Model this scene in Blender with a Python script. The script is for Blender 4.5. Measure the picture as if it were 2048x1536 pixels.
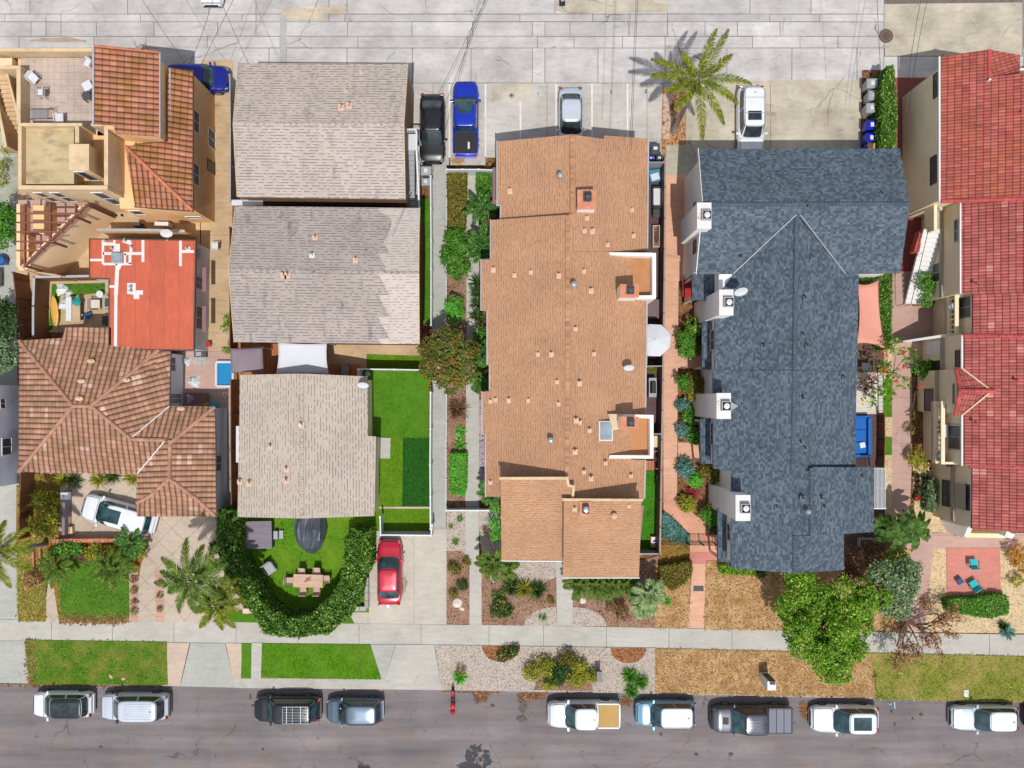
import bpy, bmesh, math, random
import numpy as np
from mathutils import Vector, Matrix
random.seed(7); np.random.seed(7)
for o in list(bpy.data.objects): bpy.data.objects.remove(o)
SC = bpy.context.scene
COL = SC.collection
R = math.radians

# ------------------------------------------------------------ camera, sky, sun, exposure
CAMH = 60.0          # drone height in metres
SPX = 27.0           # photo pixels per metre on the ground
NX, NY = 1024.0, 795.0   # photo pixel straight below the drone
cam = bpy.data.cameras.new('camera')
cam.sensor_width = 36.0; cam.sensor_fit = 'HORIZONTAL'
cam.lens = 36.0 * SPX * CAMH / 2048.0
cam.shift_y = (NY - 768.0) / 2048.0
cam.clip_start = 0.5; cam.clip_end = 2000.0
camo = bpy.data.objects.new('camera', cam); COL.objects.link(camo)
camo.location = (0, 0, CAMH); camo.rotation_euler = (0, 0, 0)
SC.camera = camo
SC.render.resolution_x = 1024; SC.render.resolution_y = 768

SUN_EL = R(66.5); SUNDIR = Vector((-0.04, 0.432, -1.0)).normalized()   # direction the light travels
world = bpy.data.worlds.new('World'); SC.world = world
world.use_nodes = True
wn = world.node_tree
bg = wn.nodes['Background']
sky = wn.nodes.new('ShaderNodeTexSky'); sky.sky_type = 'NISHITA'; sky.sun_disc = False
sky.sun_elevation = SUN_EL
toSun = -SUNDIR
sky.sun_rotation = math.atan2(toSun.x, toSun.y)
hs = wn.nodes.new('ShaderNodeHueSaturation'); hs.inputs['Saturation'].default_value = 0.45   # sky colour desaturated to make the shadow fill greyer
wn.links.new(sky.outputs[0], hs.inputs['Color']); wn.links.new(hs.outputs[0], bg.inputs[0]); bg.inputs[1].default_value = 0.15
sl = bpy.data.lights.new('sun', 'SUN'); sl.energy = 3.8; sl.angle = R(0.5); sl.color = (1.0, 0.97, 0.93)
slo = bpy.data.objects.new('sun', sl); COL.objects.link(slo)
slo.rotation_euler = SUNDIR.to_track_quat('-Z', 'Y').to_euler(); slo.location = (0, -30, 80)
SC.view_settings.view_transform = 'Standard'; SC.view_settings.look = 'None'
SC.view_settings.exposure = -0.09; SC.view_settings.gamma = 1.0

# ------------------------------------------------------------ plan helpers: a photo pixel seen at height z -> metres
def P(px, py, z=0.0):
    k = (CAMH - z) / CAMH / SPX
    return Vector(((px - NX) * k, (NY - py) * k, z))
def PP(pts, z=0.0):
    return [P(x, y, z) for x, y in pts]

def lin(c):
    return c / 12.92 if c <= 0.04045 else ((c + 0.055) / 1.055) ** 2.4
def C(r, g, b, k=1.3):
    return tuple(min(0.86, max(0.004, lin(v / 255.0) / k)) for v in (r, g, b)) + (1.0,)

# ------------------------------------------------------------ mesh builder
class MB:
    def __init__(s): s.v = []; s.f = []; s.t = []
    def face(s, pts, tint=0.5):
        i = len(s.v); s.v += [tuple(p) for p in pts]; s.f.append(tuple(range(i, i + len(pts)))); s.t.append(tint); return s
    def raw(s, vs, fs, tint=0.5):
        i = len(s.v); s.v += [tuple(p) for p in vs]
        for f in fs: s.f.append(tuple(i + k for k in f)); s.t.append(tint)
        return s
    def box(s, x0, y0, z0, x1, y1, z1, tint=0.5):
        if x0 > x1: x0, x1 = x1, x0
        if y0 > y1: y0, y1 = y1, y0
        if z0 > z1: z0, z1 = z1, z0
        return s.raw([(x0,y0,z0),(x1,y0,z0),(x1,y1,z0),(x0,y1,z0),(x0,y0,z1),(x1,y0,z1),(x1,y1,z1),(x0,y1,z1)],
                     [(3,2,1,0),(4,5,6,7),(0,1,5,4),(1,2,6,5),(2,3,7,6),(3,0,4,7)], tint)
    def obox(s, c, size, rz=0.0, rx=0.0, ry=0.0, tint=0.5):
        m = Matrix.Translation(Vector(c)) @ Matrix.Rotation(rz, 4, 'Z') @ Matrix.Rotation(ry, 4, 'Y') @ Matrix.Rotation(rx, 4, 'X')
        a, b, d = size[0] / 2, size[1] / 2, size[2] / 2
        vs = [m @ Vector(p) for p in [(-a,-b,-d),(a,-b,-d),(a,b,-d),(-a,b,-d),(-a,-b,d),(a,-b,d),(a,b,d),(-a,b,d)]]
        return s.raw(vs, [(3,2,1,0),(4,5,6,7),(0,1,5,4),(1,2,6,5),(2,3,7,6),(3,0,4,7)], tint)
    def bar(s, a, b, w, h, tint=0.5):
        """box of width w and height h running from a to b (centre line)"""
        a = Vector(a); b = Vector(b); d = b - a; L = d.length
        if L < 1e-6: return s
        rz = math.atan2(d.y, d.x); ry = -math.asin(max(-1, min(1, d.z / L)))
        return s.obox((a + b) / 2, (L, w, h), rz, 0, ry, tint)
    def prism(s, pts, z0, z1, tint=0.5, bottom=True):
        """pts: 2-D/3-D points (any winding); z0,z1 floats, or z1 a list of heights"""
        pts = [(p[0], p[1]) for p in pts]
        ar = sum(pts[i][0] * pts[(i + 1) % len(pts)][1] - pts[(i + 1) % len(pts)][0] * pts[i][1] for i in range(len(pts)))
        zt = list(z1) if isinstance(z1, (list, tuple)) else [z1] * len(pts)
        if ar < 0: pts = pts[::-1]; zt = zt[::-1]
        n = len(pts)
        vs = [(x, y, z0) for x, y in pts] + [(p[0], p[1], z) for p, z in zip(pts, zt)]
        fs = [tuple(range(n, 2 * n))] + [(i, (i + 1) % n, n + (i + 1) % n, n + i) for i in range(n)]
        if bottom: fs.append(tuple(range(n - 1, -1, -1)))
        return s.raw(vs, fs, tint)
    def tube(s, path, r, n=6, r2=None, cap=True, tint=0.5):
        path = [Vector(p) for p in path]; m = len(path)
        rr = [r + ((r2 if r2 is not None else r) - r) * i / max(1, m - 1) for i in range(m)] if not isinstance(r, (list, tuple)) else list(r)
        vs = []; fs = []
        for i, p in enumerate(path):
            d = (path[min(i + 1, m - 1)] - path[max(i - 1, 0)]).normalized()
            a = d.cross(Vector((0, 0, 1)))
            if a.length < 1e-3: a = Vector((1, 0, 0))
            a.normalize(); b = d.cross(a)
            for k in range(n):
                t = 2 * math.pi * k / n
                vs.append(p + a * math.cos(t) * rr[i] + b * math.sin(t) * rr[i])
        for i in range(m - 1):
            for k in range(n):
                fs.append((i * n + k, i * n + (k + 1) % n, (i + 1) * n + (k + 1) % n, (i + 1) * n + k))
        if cap: fs.append(tuple(range(n - 1, -1, -1))); fs.append(tuple((m - 1) * n + k for k in range(n)))
        return s.raw(vs, fs, tint)
    def lathe(s, prof, c, n=16, tint=0.5, sx=1.0, sy=1.0):
        """prof: (r,z) from bottom to top about the vertical through c"""
        vs = []; fs = []
        for r, z in prof:
            for k in range(n):
                t = 2 * math.pi * k / n
                vs.append((c[0] + r * sx * math.cos(t), c[1] + r * sy * math.sin(t), c[2] + z))
        m = len(prof)
        for i in range(m - 1):
            for k in range(n): fs.append((i * n + k, i * n + (k + 1) % n, (i + 1) * n + (k + 1) % n, (i + 1) * n + k))
        fs.append(tuple(range(n - 1, -1, -1))); fs.append(tuple((m - 1) * n + k for k in range(n)))
        return s.raw(vs, fs, tint)
    def loft(s, rings, cap=True, closed=True, tint=0.5):
        n = len(rings[0]); vs = [p for r in rings for p in r]; fs = []
        for i in range(len(rings) - 1):
            for k in range(n if closed else n - 1):
                fs.append((i * n + k, i * n + (k + 1) % n, (i + 1) * n + (k + 1) % n, (i + 1) * n + k))
        if cap and closed: fs.append(tuple(range(n - 1, -1, -1))); fs.append(tuple((len(rings) - 1) * n + k for k in range(n)))
        return s.raw(vs, fs, tint)
    def build(s, name, mat, parent=None, smooth=False, bevel=0.0, local=False, origin=None, recalc=False):
        me = bpy.data.meshes.new(name)
        V = np.array(s.v, dtype=np.float64).reshape(-1, 3)
        off = np.zeros(3)
        if not local:
            if parent is not None:
                off = np.array(root_of(parent).location)
            elif origin is not None: off = np.array(origin)
            elif len(V): off = np.array([(V[:,0].min() + V[:,0].max()) / 2, (V[:,1].min() + V[:,1].max()) / 2, V[:,2].min()])
        me.from_pydata([tuple(p) for p in (V - off)], [], s.f)
        if recalc:
            b = bmesh.new(); b.from_mesh(me); bmesh.ops.remove_doubles(b, verts=b.verts, dist=1e-4)
            bmesh.ops.recalc_face_normals(b, faces=b.faces); b.to_mesh(me); b.free()
        autouv(me, off)
        if not recalc:
            at = me.attributes.new('tint', 'FLOAT', 'FACE'); at.data.foreach_set('value', s.t)
        if smooth:
            me.polygons.foreach_set('use_smooth', [True] * len(me.polygons))
        o = bpy.data.objects.new(name, me); COL.objects.link(o)
        me.materials.append(mat)
        if parent is not None: o.parent = parent
        elif not local: o.location = off
        if bevel > 0:
            m = o.modifiers.new('bevel', 'BEVEL'); m.width = bevel; m.segments = 2; m.limit_method = 'ANGLE'; m.angle_limit = R(40)
        return o

def autouv(me, off):
    """metric UVs: u runs level along the face, v down its slope, so shingle courses follow the eaves"""
    n = len(me.polygons)
    if n == 0: return
    uvl = me.uv_layers.new(name='UVMap')
    nl = len(me.loops)
    no = np.empty(n * 3); me.polygons.foreach_get('normal', no); no = no.reshape(-1, 3)
    lt = np.empty(n, dtype=np.int32); me.polygons.foreach_get('loop_total', lt)
    vi = np.empty(nl, dtype=np.int32); me.loops.foreach_get('vertex_index', vi)
    co = np.empty(len(me.vertices) * 3); me.vertices.foreach_get('co', co); co = co.reshape(-1, 3) + off
    u = np.stack([-no[:,1], no[:,0], np.zeros(n)], 1); L = np.linalg.norm(u, axis=1)
    flat = L < 0.02
    u[flat] = (1, 0, 0); L[flat] = 1; u /= L[:,None]
    v = np.cross(no, u)
    pf = np.repeat(np.arange(n), lt)
    p = co[vi]
    uv = np.stack([(p * u[pf]).sum(1), (p * v[pf]).sum(1)], 1).astype(np.float32)
    uvl.data.foreach_set('uv', uv.ravel())

def root_of(o):
    while o.parent is not None: o = o.parent
    return o
def tag(o, label, cat, group=None, kind=None):
    o['label'] = label; o['category'] = cat
    if group: o['group'] = group
    if kind: o['kind'] = kind
    return o
def thing(name, label, cat, loc=(0, 0, 0), rz=0.0, group=None):
    o = bpy.data.objects.new(name, None); COL.objects.link(o)
    o.empty_display_size = 0.3
    o.location = loc; o.rotation_euler = (0, 0, rz)
    return tag(o, label, cat, group)
def struct(o, kind='structure'):
    o['kind'] = kind; return o
def copy_tree(o, parent=None):
    c = o.copy(); COL.objects.link(c)
    if parent is not None: c.parent = parent
    for ch in list(o.children): copy_tree(ch, c)
    return c
def link_soup(name, V, F4, mat, parent=None, tint=None, origin=None, smooth=False):
    """fast numpy quad/tri soup. V (n,3), F (m,k)"""
    me = bpy.data.meshes.new(name)
    off = np.array(root_of(parent).location) if parent is not None else (np.array(origin) if origin is not None else np.array([V[:,0].mean(), V[:,1].mean(), V[:,2].min()]))
    Vl = (V - off).astype(np.float32)
    m, k = F4.shape
    me.vertices.add(len(Vl)); me.vertices.foreach_set('co', Vl.ravel())
    me.loops.add(m * k); me.loops.foreach_set('vertex_index', F4.astype(np.int32).ravel())
    me.polygons.add(m); me.polygons.foreach_set('loop_start', np.arange(0, m * k, k, dtype=np.int32))
    me.update(calc_edges=True)
    if tint is not None:
        at = me.attributes.new('tint', 'FLOAT', 'FACE'); at.data.foreach_set('value', tint.astype(np.float32))
    me.materials.append(mat)
    if smooth: me.polygons.foreach_set('use_smooth', [True] * m)
    o = bpy.data.objects.new(name, me); COL.objects.link(o)
    if parent is not None: o.parent = parent
    else: o.location = off
    return o
# ------------------------------------------------------------ procedural materials
class NT:
    def __init__(s, name):
        s.m = bpy.data.materials.new(name); s.m.use_nodes = True; s.t = s.m.node_tree
        s.b = s.t.nodes['Principled BSDF']
    def set(s, sock, v):
        if isinstance(v, bpy.types.NodeSocket): s.t.links.new(v, sock)
        elif v is not None:
            if sock.type == 'VECTOR' and hasattr(v, '__len__') and len(v) == 4: v = v[:3]
            sock.default_value = v
    def n(s, typ, ins=None, **kw):
        x = s.t.nodes.new(typ)
        for k, v in kw.items(): setattr(x, k, v)
        for k, v in (ins or {}).items(): s.set(x.inputs[k], v)
        return x
    def pos(s): return s.n('ShaderNodeNewGeometry').outputs['Position']
    def uv(s): return s.n('ShaderNodeUVMap').outputs[0]
    def obj(s): return s.n('ShaderNodeTexCoord').outputs['Object']
    def attr(s, name='tint'): return s.n('ShaderNodeAttribute', attribute_name=name).outputs['Fac']
    def map(s, v, sc=(1,1,1), rot=(0,0,0), loc=(0,0,0)):
        return s.n('ShaderNodeMapping', {'Vector': v, 'Scale': sc, 'Rotation': rot, 'Location': loc}).outputs[0]
    def math(s, op, a, b=None, c=None, clamp=False):
        x = s.n('ShaderNodeMath', operation=op); x.use_clamp = clamp
        s.set(x.inputs[0], a); s.set(x.inputs[1], b); s.set(x.inputs[2], c) if c is not None else None
        return x.outputs[0]
    def sep(s, v): return s.n('ShaderNodeSeparateXYZ', {0: v}).outputs
    def comb(s, x, y, z=0.0): return s.n('ShaderNodeCombineXYZ', {0: x, 1: y, 2: z}).outputs[0]
    def noise(s, v, scale=1.0, detail=4.0, rough=0.55): return s.n('ShaderNodeTexNoise', {'Vector': v, 'Scale': scale, 'Detail': detail, 'Roughness': rough}).outputs[0]
    def white(s, v): return s.n('ShaderNodeTexWhiteNoise', {'Vector': v}, noise_dimensions='3D').outputs[0]
    def vor(s, v, scale=1.0, feature='F1', out=0, rnd=1.0):
        x = s.n('ShaderNodeTexVoronoi', feature=feature); s.set(x.inputs['Vector'], v); x.inputs['Scale'].default_value = scale
        x.inputs['Randomness'].default_value = rnd
        return x.outputs[out]
    def rng(s, v, a, b, c=0.0, d=1.0):
        return s.n('ShaderNodeMapRange', {'Value': v, 'From Min': a, 'From Max': b, 'To Min': c, 'To Max': d}).outputs[0]
    def mix(s, f, a, b, mode='MIX'):
        x = s.n('ShaderNodeMix', data_type='RGBA', blend_type=mode)
        s.set(x.inputs[0], f); s.set(x.inputs[6], a); s.set(x.inputs[7], b)
        return x.outputs[2]
    def bright(s, c, f):
        """colour times scalar"""
        v = s.n('ShaderNodeVectorMath', operation='SCALE'); s.set(v.inputs[0], c); s.set(v.inputs['Scale'], f); return v.outputs[0]
    def out(s, col, rough=0.8, bump=None, bstr=0.3, bdist=0.02, metal=0.0, spec=None, **kw):
        s.set(s.b.inputs['Base Color'], col); s.set(s.b.inputs['Roughness'], rough); s.set(s.b.inputs['Metallic'], metal)
        if spec is not None: s.set(s.b.inputs['Specular IOR Level'], spec)
        for k, v in kw.items(): s.set(s.b.inputs[k], v)
        if bump is not None:
            x = s.n('ShaderNodeBump', {'Strength': bstr, 'Distance': bdist, 'Height': bump})
            s.t.links.new(x.outputs[0], s.b.inputs['Normal'])
        return s.m

def m_plain(name, col, rough=0.6, var=0.12, scale=2.0, metal=0.0, bump=0.0, bscale=40.0, tint=0.0, spec=None, fine=0.0, dirt=None, dirt_amt=0.5, coord='pos', stretch=(1,1,1), drng=(.5, .72)):
    """matt surface with soft large-scale mottling, fine grain, optional dirt in patches"""
    g = NT(name); p = g.pos() if coord == 'pos' else g.obj()
    q = g.map(p, stretch)
    f = g.rng(g.noise(q, scale, 4), 0.3, 0.7, 1 - var, 1 + var)
    if fine: f = g.math('MULTIPLY', f, g.rng(g.noise(p, scale * 18, 2), 0.3, 0.7, 1 - fine, 1 + fine))
    if tint: f = g.math('MULTIPLY', f, g.rng(g.attr(), 0, 1, 1 - tint, 1 + tint))
    c = g.bright(col, f)
    if dirt: c = g.mix(g.math('MULTIPLY', g.rng(g.noise(q, scale * 0.6, 6, 0.65), drng[0], drng[1]), dirt_amt), c, dirt)
    return g.out(c, rough, g.noise(p, bscale, 3) if bump else None, bump, 0.02, metal, spec)

def m_concrete(name, col, crack=0.35, stain=0.2, joint=None, tint=0.10, jrot=0.0, joff=(0,0), jcol=0.35):
    """poured slab: clouds, stains, fine specks, hairline cracks; joint = (pitch x, pitch y)"""
    g = NT(name); p = g.pos()
    f = g.rng(g.noise(p, 0.35, 6, 0.65), 0.3, 0.7, 1 - stain * 0.8, 1 + stain * 0.6)
    f = g.math('MULTIPLY', f, g.rng(g.noise(g.map(p, (0.7, 3.0, 1)), 1.2, 5, 0.65), 0.3, 0.7, 0.90, 1.07))
    f = g.math('MULTIPLY', f, g.rng(g.noise(p, 9, 4, 0.7), 0.3, 0.7, 0.91, 1.07))
    f = g.math('MULTIPLY', f, g.rng(g.attr(), 0, 1, 1 - tint, 1 + tint))
    f = g.math('MULTIPLY', f, g.math('SUBTRACT', 1.0, g.math('MULTIPLY', g.rng(g.noise(g.map(p, (.5, 1.4, 1)), 1.7, 6, .7), .56, .70), stain * .7)))
    sp = g.rng(g.noise(p, 5.0, 2), 0.70, 0.76)
    f = g.math('MULTIPLY', f, g.math('SUBTRACT', 1.0, g.math('MULTIPLY', sp, 0.25)))
    if crack:
        w = g.n('ShaderNodeVectorMath', {0: p, 1: g.n('ShaderNodeTexNoise', {'Vector': p, 'Scale': 0.8, 'Detail': 5.0}).outputs[1]}, operation='ADD').outputs[0]
        e = g.vor(w, 0.16, 'DISTANCE_TO_EDGE')
        k = g.math('MULTIPLY', g.rng(e, 0.002, 0.006, 1, 0), g.rng(g.noise(p, 0.3, 2), 0.48, 0.6))
        f = g.math('MULTIPLY', f, g.math('SUBTRACT', 1.0, g.math('MULTIPLY', k, crack)))
    if joint:
        q = g.sep(g.map(p, (1, 1, 1), (0, 0, jrot), (joff[0], joff[1], 0)))
        for i, J in enumerate(joint):
            if not J: continue
            fr = g.math('FRACT', g.math('DIVIDE', q[i], J))
            d = g.math('MULTIPLY', g.math('MINIMUM', fr, g.math('SUBTRACT', 1.0, fr)), J)
            f = g.math('MULTIPLY', f, g.math('SUBTRACT', 1.0, g.math('MULTIPLY', g.rng(d, 0.012, 0.026, 1, 0), jcol)))
    warm = tuple(x * y for x, y in zip(col[:3], (0.88, 0.81, 0.71))) + (1.0,)
    c = g.mix(g.math('MULTIPLY', g.rng(g.noise(p, 0.5, 4), 0.55, 0.75), stain * 1.6), col, warm)
    return g.out(g.bright(c, f), 0.85, g.noise(p, 30, 3), 0.15, 0.01)

def m_asphalt(name, col):
    g = NT(name); p = g.pos()
    f = g.rng(g.noise(g.map(p, (0.12, 1.4, 1)), 0.8, 6, 0.65), 0.3, 0.7, 0.72, 1.2)
    f = g.math('MULTIPLY', f, g.rng(g.noise(p, 0.22, 5, 0.6), 0.3, 0.7, 0.78, 1.14))
    f = g.math('MULTIPLY', f, g.rng(g.noise(p, 26, 2), 0.3, 0.7, 0.88, 1.12))
    w = g.n('ShaderNodeVectorMath', {0: p, 1: g.n('ShaderNodeTexNoise', {'Vector': p, 'Scale': 1.1, 'Detail': 5.0}).outputs[1]}, operation='ADD').outputs[0]
    e = g.vor(w, 0.14, 'DISTANCE_TO_EDGE')
    k = g.math('MULTIPLY', g.rng(e, 0.002, 0.008, 1, 0), g.rng(g.noise(p, 0.4, 2), 0.5, 0.62))
    f = g.math('MULTIPLY', f, g.math('SUBTRACT', 1.0, g.math('MULTIPLY', k, 0.45)))
    blot = g.rng(g.noise(p, 2.2, 3), 0.66, 0.74)
    f = g.math('MULTIPLY', f, g.math('SUBTRACT', 1.0, g.math('MULTIPLY', blot, 0.35)))
    f = g.math('MULTIPLY', f, g.rng(g.attr(), 0, 1, 0.7, 1.3))
    warm = tuple(x * y for x, y in zip(col[:3], (1.12, 1.0, 0.86))) + (1.0,)
    c = g.mix(g.rng(g.noise(p, 0.5, 3), 0.5, 0.75), col, warm)
    return g.out(g.bright(c, f), 0.9, g.noise(p, 60, 2), 0.3, 0.01)

def m_shingle(name, cols, pu=0.25, pv=0.15, dash=0.5, dark=0.45, var=0.15, stain=0.12, vert=0.0, patch=None, blotch=None):
    """asphalt shingle courses along the eaves: per-tab tones, broken shadow line under each course"""
    g = NT(name); u = g.sep(g.uv()); p = g.pos()
    vv = g.math('DIVIDE', u[1], pv); row = g.math('FLOOR', vv); fv = g.math('SUBTRACT', vv, row)
    uu = g.math('ADD', g.math('DIVIDE', u[0], pu), g.math('MULTIPLY', g.white(g.comb(row, 3.3)), 4.0))
    colm = g.math('FLOOR', uu); fu = g.math('SUBTRACT', uu, colm)
    r1 = g.white(g.comb(colm, row, 1.7)); r2 = g.white(g.comb(colm, row, 9.1))
    c = g.mix(g.rng(r1, 0.15, 0.85), cols[0], cols[1])
    if len(cols) > 2: c = g.mix(g.math('GREATER_THAN', r2, 0.86), c, cols[2])
    f = g.rng(r2, 0, 1, 1 - var, 1 + var)
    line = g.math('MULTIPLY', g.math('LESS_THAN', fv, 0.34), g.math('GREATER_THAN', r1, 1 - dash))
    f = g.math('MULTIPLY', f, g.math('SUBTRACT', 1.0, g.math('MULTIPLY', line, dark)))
    if vert: f = g.math('MULTIPLY', f, g.math('SUBTRACT', 1.0, g.math('MULTIPLY', g.math('LESS_THAN', fu, 0.12), vert)))
    f = g.math('MULTIPLY', f, g.rng(g.noise(p, 0.45, 4), 0.3, 0.7, 1 - stain, 1 + stain * 0.7))
    if blotch:   # lichen / soot streaks that run down the slope
        bl = g.math('MULTIPLY', g.rng(g.noise(g.map(g.uv(), (1.1, 0.35, 1)), 1.3, 4), 0.58, 0.78), blotch)
        f = g.math('MULTIPLY', f, g.math('SUBTRACT', 1.0, bl))
    return g.out(g.bright(c, f), 0.92, g.math('ADD', g.math('MULTIPLY', fv, -1.0), g.noise(p, 50, 2)), 0.25, 0.01)

def m_tile(name, cols, pu=0.4, pv=0.37, odd=0.03, oddcol=None, moss=None, mossamt=0.4, dark=0.5, wave=1.0, var=0.14, stain=0.15, gapk=1.0, chw=0.10):
    """barrel-tile roof: round channels down the slope, stepped courses"""
    g = NT(name); u = g.sep(g.uv()); p = g.pos()
    uu = g.math('DIVIDE', u[0], pu); ci = g.math('FLOOR', uu); fu = g.math('SUBTRACT', uu, ci)
    vv = g.math('DIVIDE', u[1], pv); ri = g.math('FLOOR', vv); fv = g.math('SUBTRACT', vv, ri)
    r1 = g.white(g.comb(ci, ri, 2.2)); r2 = g.white(g.comb(ci, ri, 7.9))
    c = g.mix(r1, cols[0], cols[1])
    if oddcol: c = g.mix(g.math('GREATER_THAN', g.white(g.comb(g.math('FLOOR', g.math('DIVIDE', ci, 2.0)), ri, 5.5)), 1 - odd), c, oddcol)
    if moss: c = g.mix(g.math('MULTIPLY', g.rng(g.noise(p, 0.7, 5), 0.42, 0.66), mossamt), c, moss)
    f = g.math('MULTIPLY', g.rng(r2, 0, 1, 1 - var, 1 + var), g.rng(g.noise(p, 0.9, 5), 0.3, 0.7, 1 - stain, 1 + stain))
    gap = g.math('MULTIPLY', g.math('LESS_THAN', fv, 0.13), gapk)
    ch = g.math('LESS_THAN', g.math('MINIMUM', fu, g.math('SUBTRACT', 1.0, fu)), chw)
    f = g.math('MULTIPLY', f, g.math('SUBTRACT', 1.0, g.math('MULTIPLY', gap, dark)))  # shadow gap at each course edge, painted into the colour
    f = g.math('MULTIPLY', f, g.math('SUBTRACT', 1.0, g.math('MULTIPLY', ch, dark * 0.7)))  # groove shadow and dirt painted as dark channel edges
    h = g.math('MULTIPLY', g.math('SQRT', g.math('SINE', g.math('MULTIPLY', fu, math.pi))), 1.0)
    h = g.math('SUBTRACT', h, g.math('MULTIPLY', fv, 0.35))
    return g.out(g.bright(c, f), 0.85, h, wave, 0.16)

def m_speckle(name, c1, c2, c3, scale=9.0, rough=0.95, bump=0.5, big=0.12, bigcol=None, bigscale=0.5, bigamt=0.7):
    """gravel, mulch, turf: many small clumps of three tones"""
    g = NT(name); p = g.pos()
    w = g.n('ShaderNodeTexVoronoi', feature='F1'); g.set(w.inputs['Vector'], p); w.inputs['Scale'].default_value = scale
    r = g.sep(w.outputs[1])
    c = g.mix(g.rng(r[0], 0.2, 0.8), c1, c2); c = g.mix(g.math('GREATER_THAN', r[1], 0.8), c, c3)
    f = g.rng(g.noise(p, 1.1, 4), 0.3, 0.7, 1 - big, 1 + big)
    f = g.math('MULTIPLY', f, g.rng(g.noise(p, scale * 3, 2), 0.3, 0.7, 0.85, 1.15))
    if bigcol: c = g.mix(g.math('MULTIPLY', g.rng(g.noise(p, bigscale, 5, 0.6), 0.42, 0.62), bigamt), c, bigcol)
    return g.out(g.bright(c, f), rough, g.math('ADD', w.outputs[0], g.noise(p, scale * 2, 2)), bump, 0.03, spec=0.1)

def m_planks(name, col, pitch=0.14, axis=0, gap=0.5, var=0.15, rough=0.7, uv=False, gw=0.12, stain=0.08):
    g = NT(name); p = g.uv() if uv else g.pos(); q = g.sep(p)
    a = g.math('DIVIDE', q[axis], pitch); i = g.math('FLOOR', a); fr = g.math('SUBTRACT', a, i)
    f = g.rng(g.white(g.comb(i, 4.1)), 0, 1, 1 - var, 1 + var)
    f = g.math('MULTIPLY', f, g.math('SUBTRACT', 1.0, g.math('MULTIPLY', g.math('LESS_THAN', fr, gw), gap)))
    st = (0.4, 6, 1) if axis else (6, 0.4, 1)
    f = g.math('MULTIPLY', f, g.rng(g.noise(g.map(p, st), 2.0, 4), 0.3, 0.7, 0.86, 1.12))
    f = g.math('MULTIPLY', f, g.rng(g.noise(g.pos(), 0.55, 6, 0.65), 0.3, 0.7, 1 - stain, 1 + stain * .6))
    return g.out(g.bright(col, f), rough, fr, 0.1, 0.01)

def m_leaf(name, c1, c2, c3=None, trans=0.25, rough=0.5, patch=None, pamt=0.8, pscale=0.5):
    g = NT(name); t = g.attr()
    c = g.mix(t, c1, c2)
    if c3: c = g.mix(g.math('GREATER_THAN', g.white(g.comb(t, g.math('MULTIPLY', t, 77.0))), 0.86), c, c3)
    if patch: c = g.mix(g.math('MULTIPLY', g.rng(g.noise(g.pos(), pscale, 3), 0.5, 0.62), pamt), c, patch)
    f = g.math('MULTIPLY', g.rng(g.white(g.comb(t, 0.3)), 0, 1, 0.65, 1.25), g.rng(g.noise(g.pos(), 1.3, 3), .3, .7, .78, 1.15))
    c = g.bright(c, f)
    m = g.out(c, rough, spec=0.15)
    tr = g.n('ShaderNodeBsdfTranslucent', {'Color': g.bright(c, 1.3)}); mx = g.n('ShaderNodeMixShader', {0: trans})
    g.t.links.new(g.b.outputs[0], mx.inputs[1]); g.t.links.new(tr.outputs[0], mx.inputs[2])
    g.t.links.new(mx.outputs[0], g.t.nodes['Material Output'].inputs[0])
    return m

def m_paint(name, col, metal=0.2, rough=0.28, coat=0.6):
    g = NT(name); p = g.obj()
    f = g.rng(g.noise(p, 1.2, 3), 0.3, 0.7, 0.95, 1.05)
    return g.out(g.bright(col, f), rough, metal=metal, **{'Coat Weight': coat, 'Coat Roughness': 0.06})

def m_glass(name, col=(0.015, 0.02, 0.022, 1), rough=0.04, spec=0.5):
    g = NT(name); p = g.obj()
    c = g.mix(g.rng(g.noise(p, 1.5, 2), 0.4, 0.65), col, tuple(min(1, v * 2.6) for v in col[:3]) + (1,))
    return g.out(c, rough, spec=0.9)

# ---- ground
CONC_ALLEY = m_concrete('concrete_alley', C(205, 200, 197), 0.6, 0.34, tint=0.2)
CONC_PAD   = m_concrete('concrete_pad', C(203, 197, 189), 0.3, 0.3, tint=0.10)
CONC_WALK  = m_concrete('concrete_walk', C(196, 192, 182), 0.15, 0.15, tint=0.06)
CONC_GREY  = m_concrete('concrete_grey', C(184, 184, 176), 0.2, 0.15, tint=0.06)
CONC_DRIVE = m_concrete('concrete_drive', C(203, 195, 180), 0.2, 0.15, joint=(3.4, None), joff=(0.45, 0), tint=0.05)
CONC_OLD   = m_concrete('concrete_old', C(200, 190, 170), 0.5, 0.4, tint=0.08)
CONC_PINK  = m_concrete('concrete_pink', C(201, 165, 152), 0.2, 0.15, joint=(None, 3.4), tint=0.06)
CONC_ROSE  = m_concrete('concrete_rose', C(212, 137, 124), 0.1, 0.12, tint=0.05)
CONC_BRICKRED = m_concrete('concrete_brickred', C(150, 78, 72), 0.2, 0.2, tint=0.05)
CONC_SALMON = m_concrete('concrete_salmon', C(232, 180, 150), 0.3, 0.22, joint=(None, 1.5), tint=0.05, jcol=0.15)
CONC_TAN   = m_concrete('concrete_tan', C(208, 178, 139), 0.3, 0.3, joint=(None, 2.4), tint=0.05)
CONC_DIAG  = m_concrete('concrete_diag', C(203, 184, 165), 0.1, 0.15, joint=(1.37, 1.37), jrot=R(45), tint=0.04, jcol=0.4)
CONC_APRON = m_concrete('concrete_apron', C(208, 186, 167), 0.1, 0.15, tint=0.04)
KERBM = m_concrete('kerb_concrete', C(192, 184, 172), 0.2, 0.25, joint=(2.6, None), tint=0.08)
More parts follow.
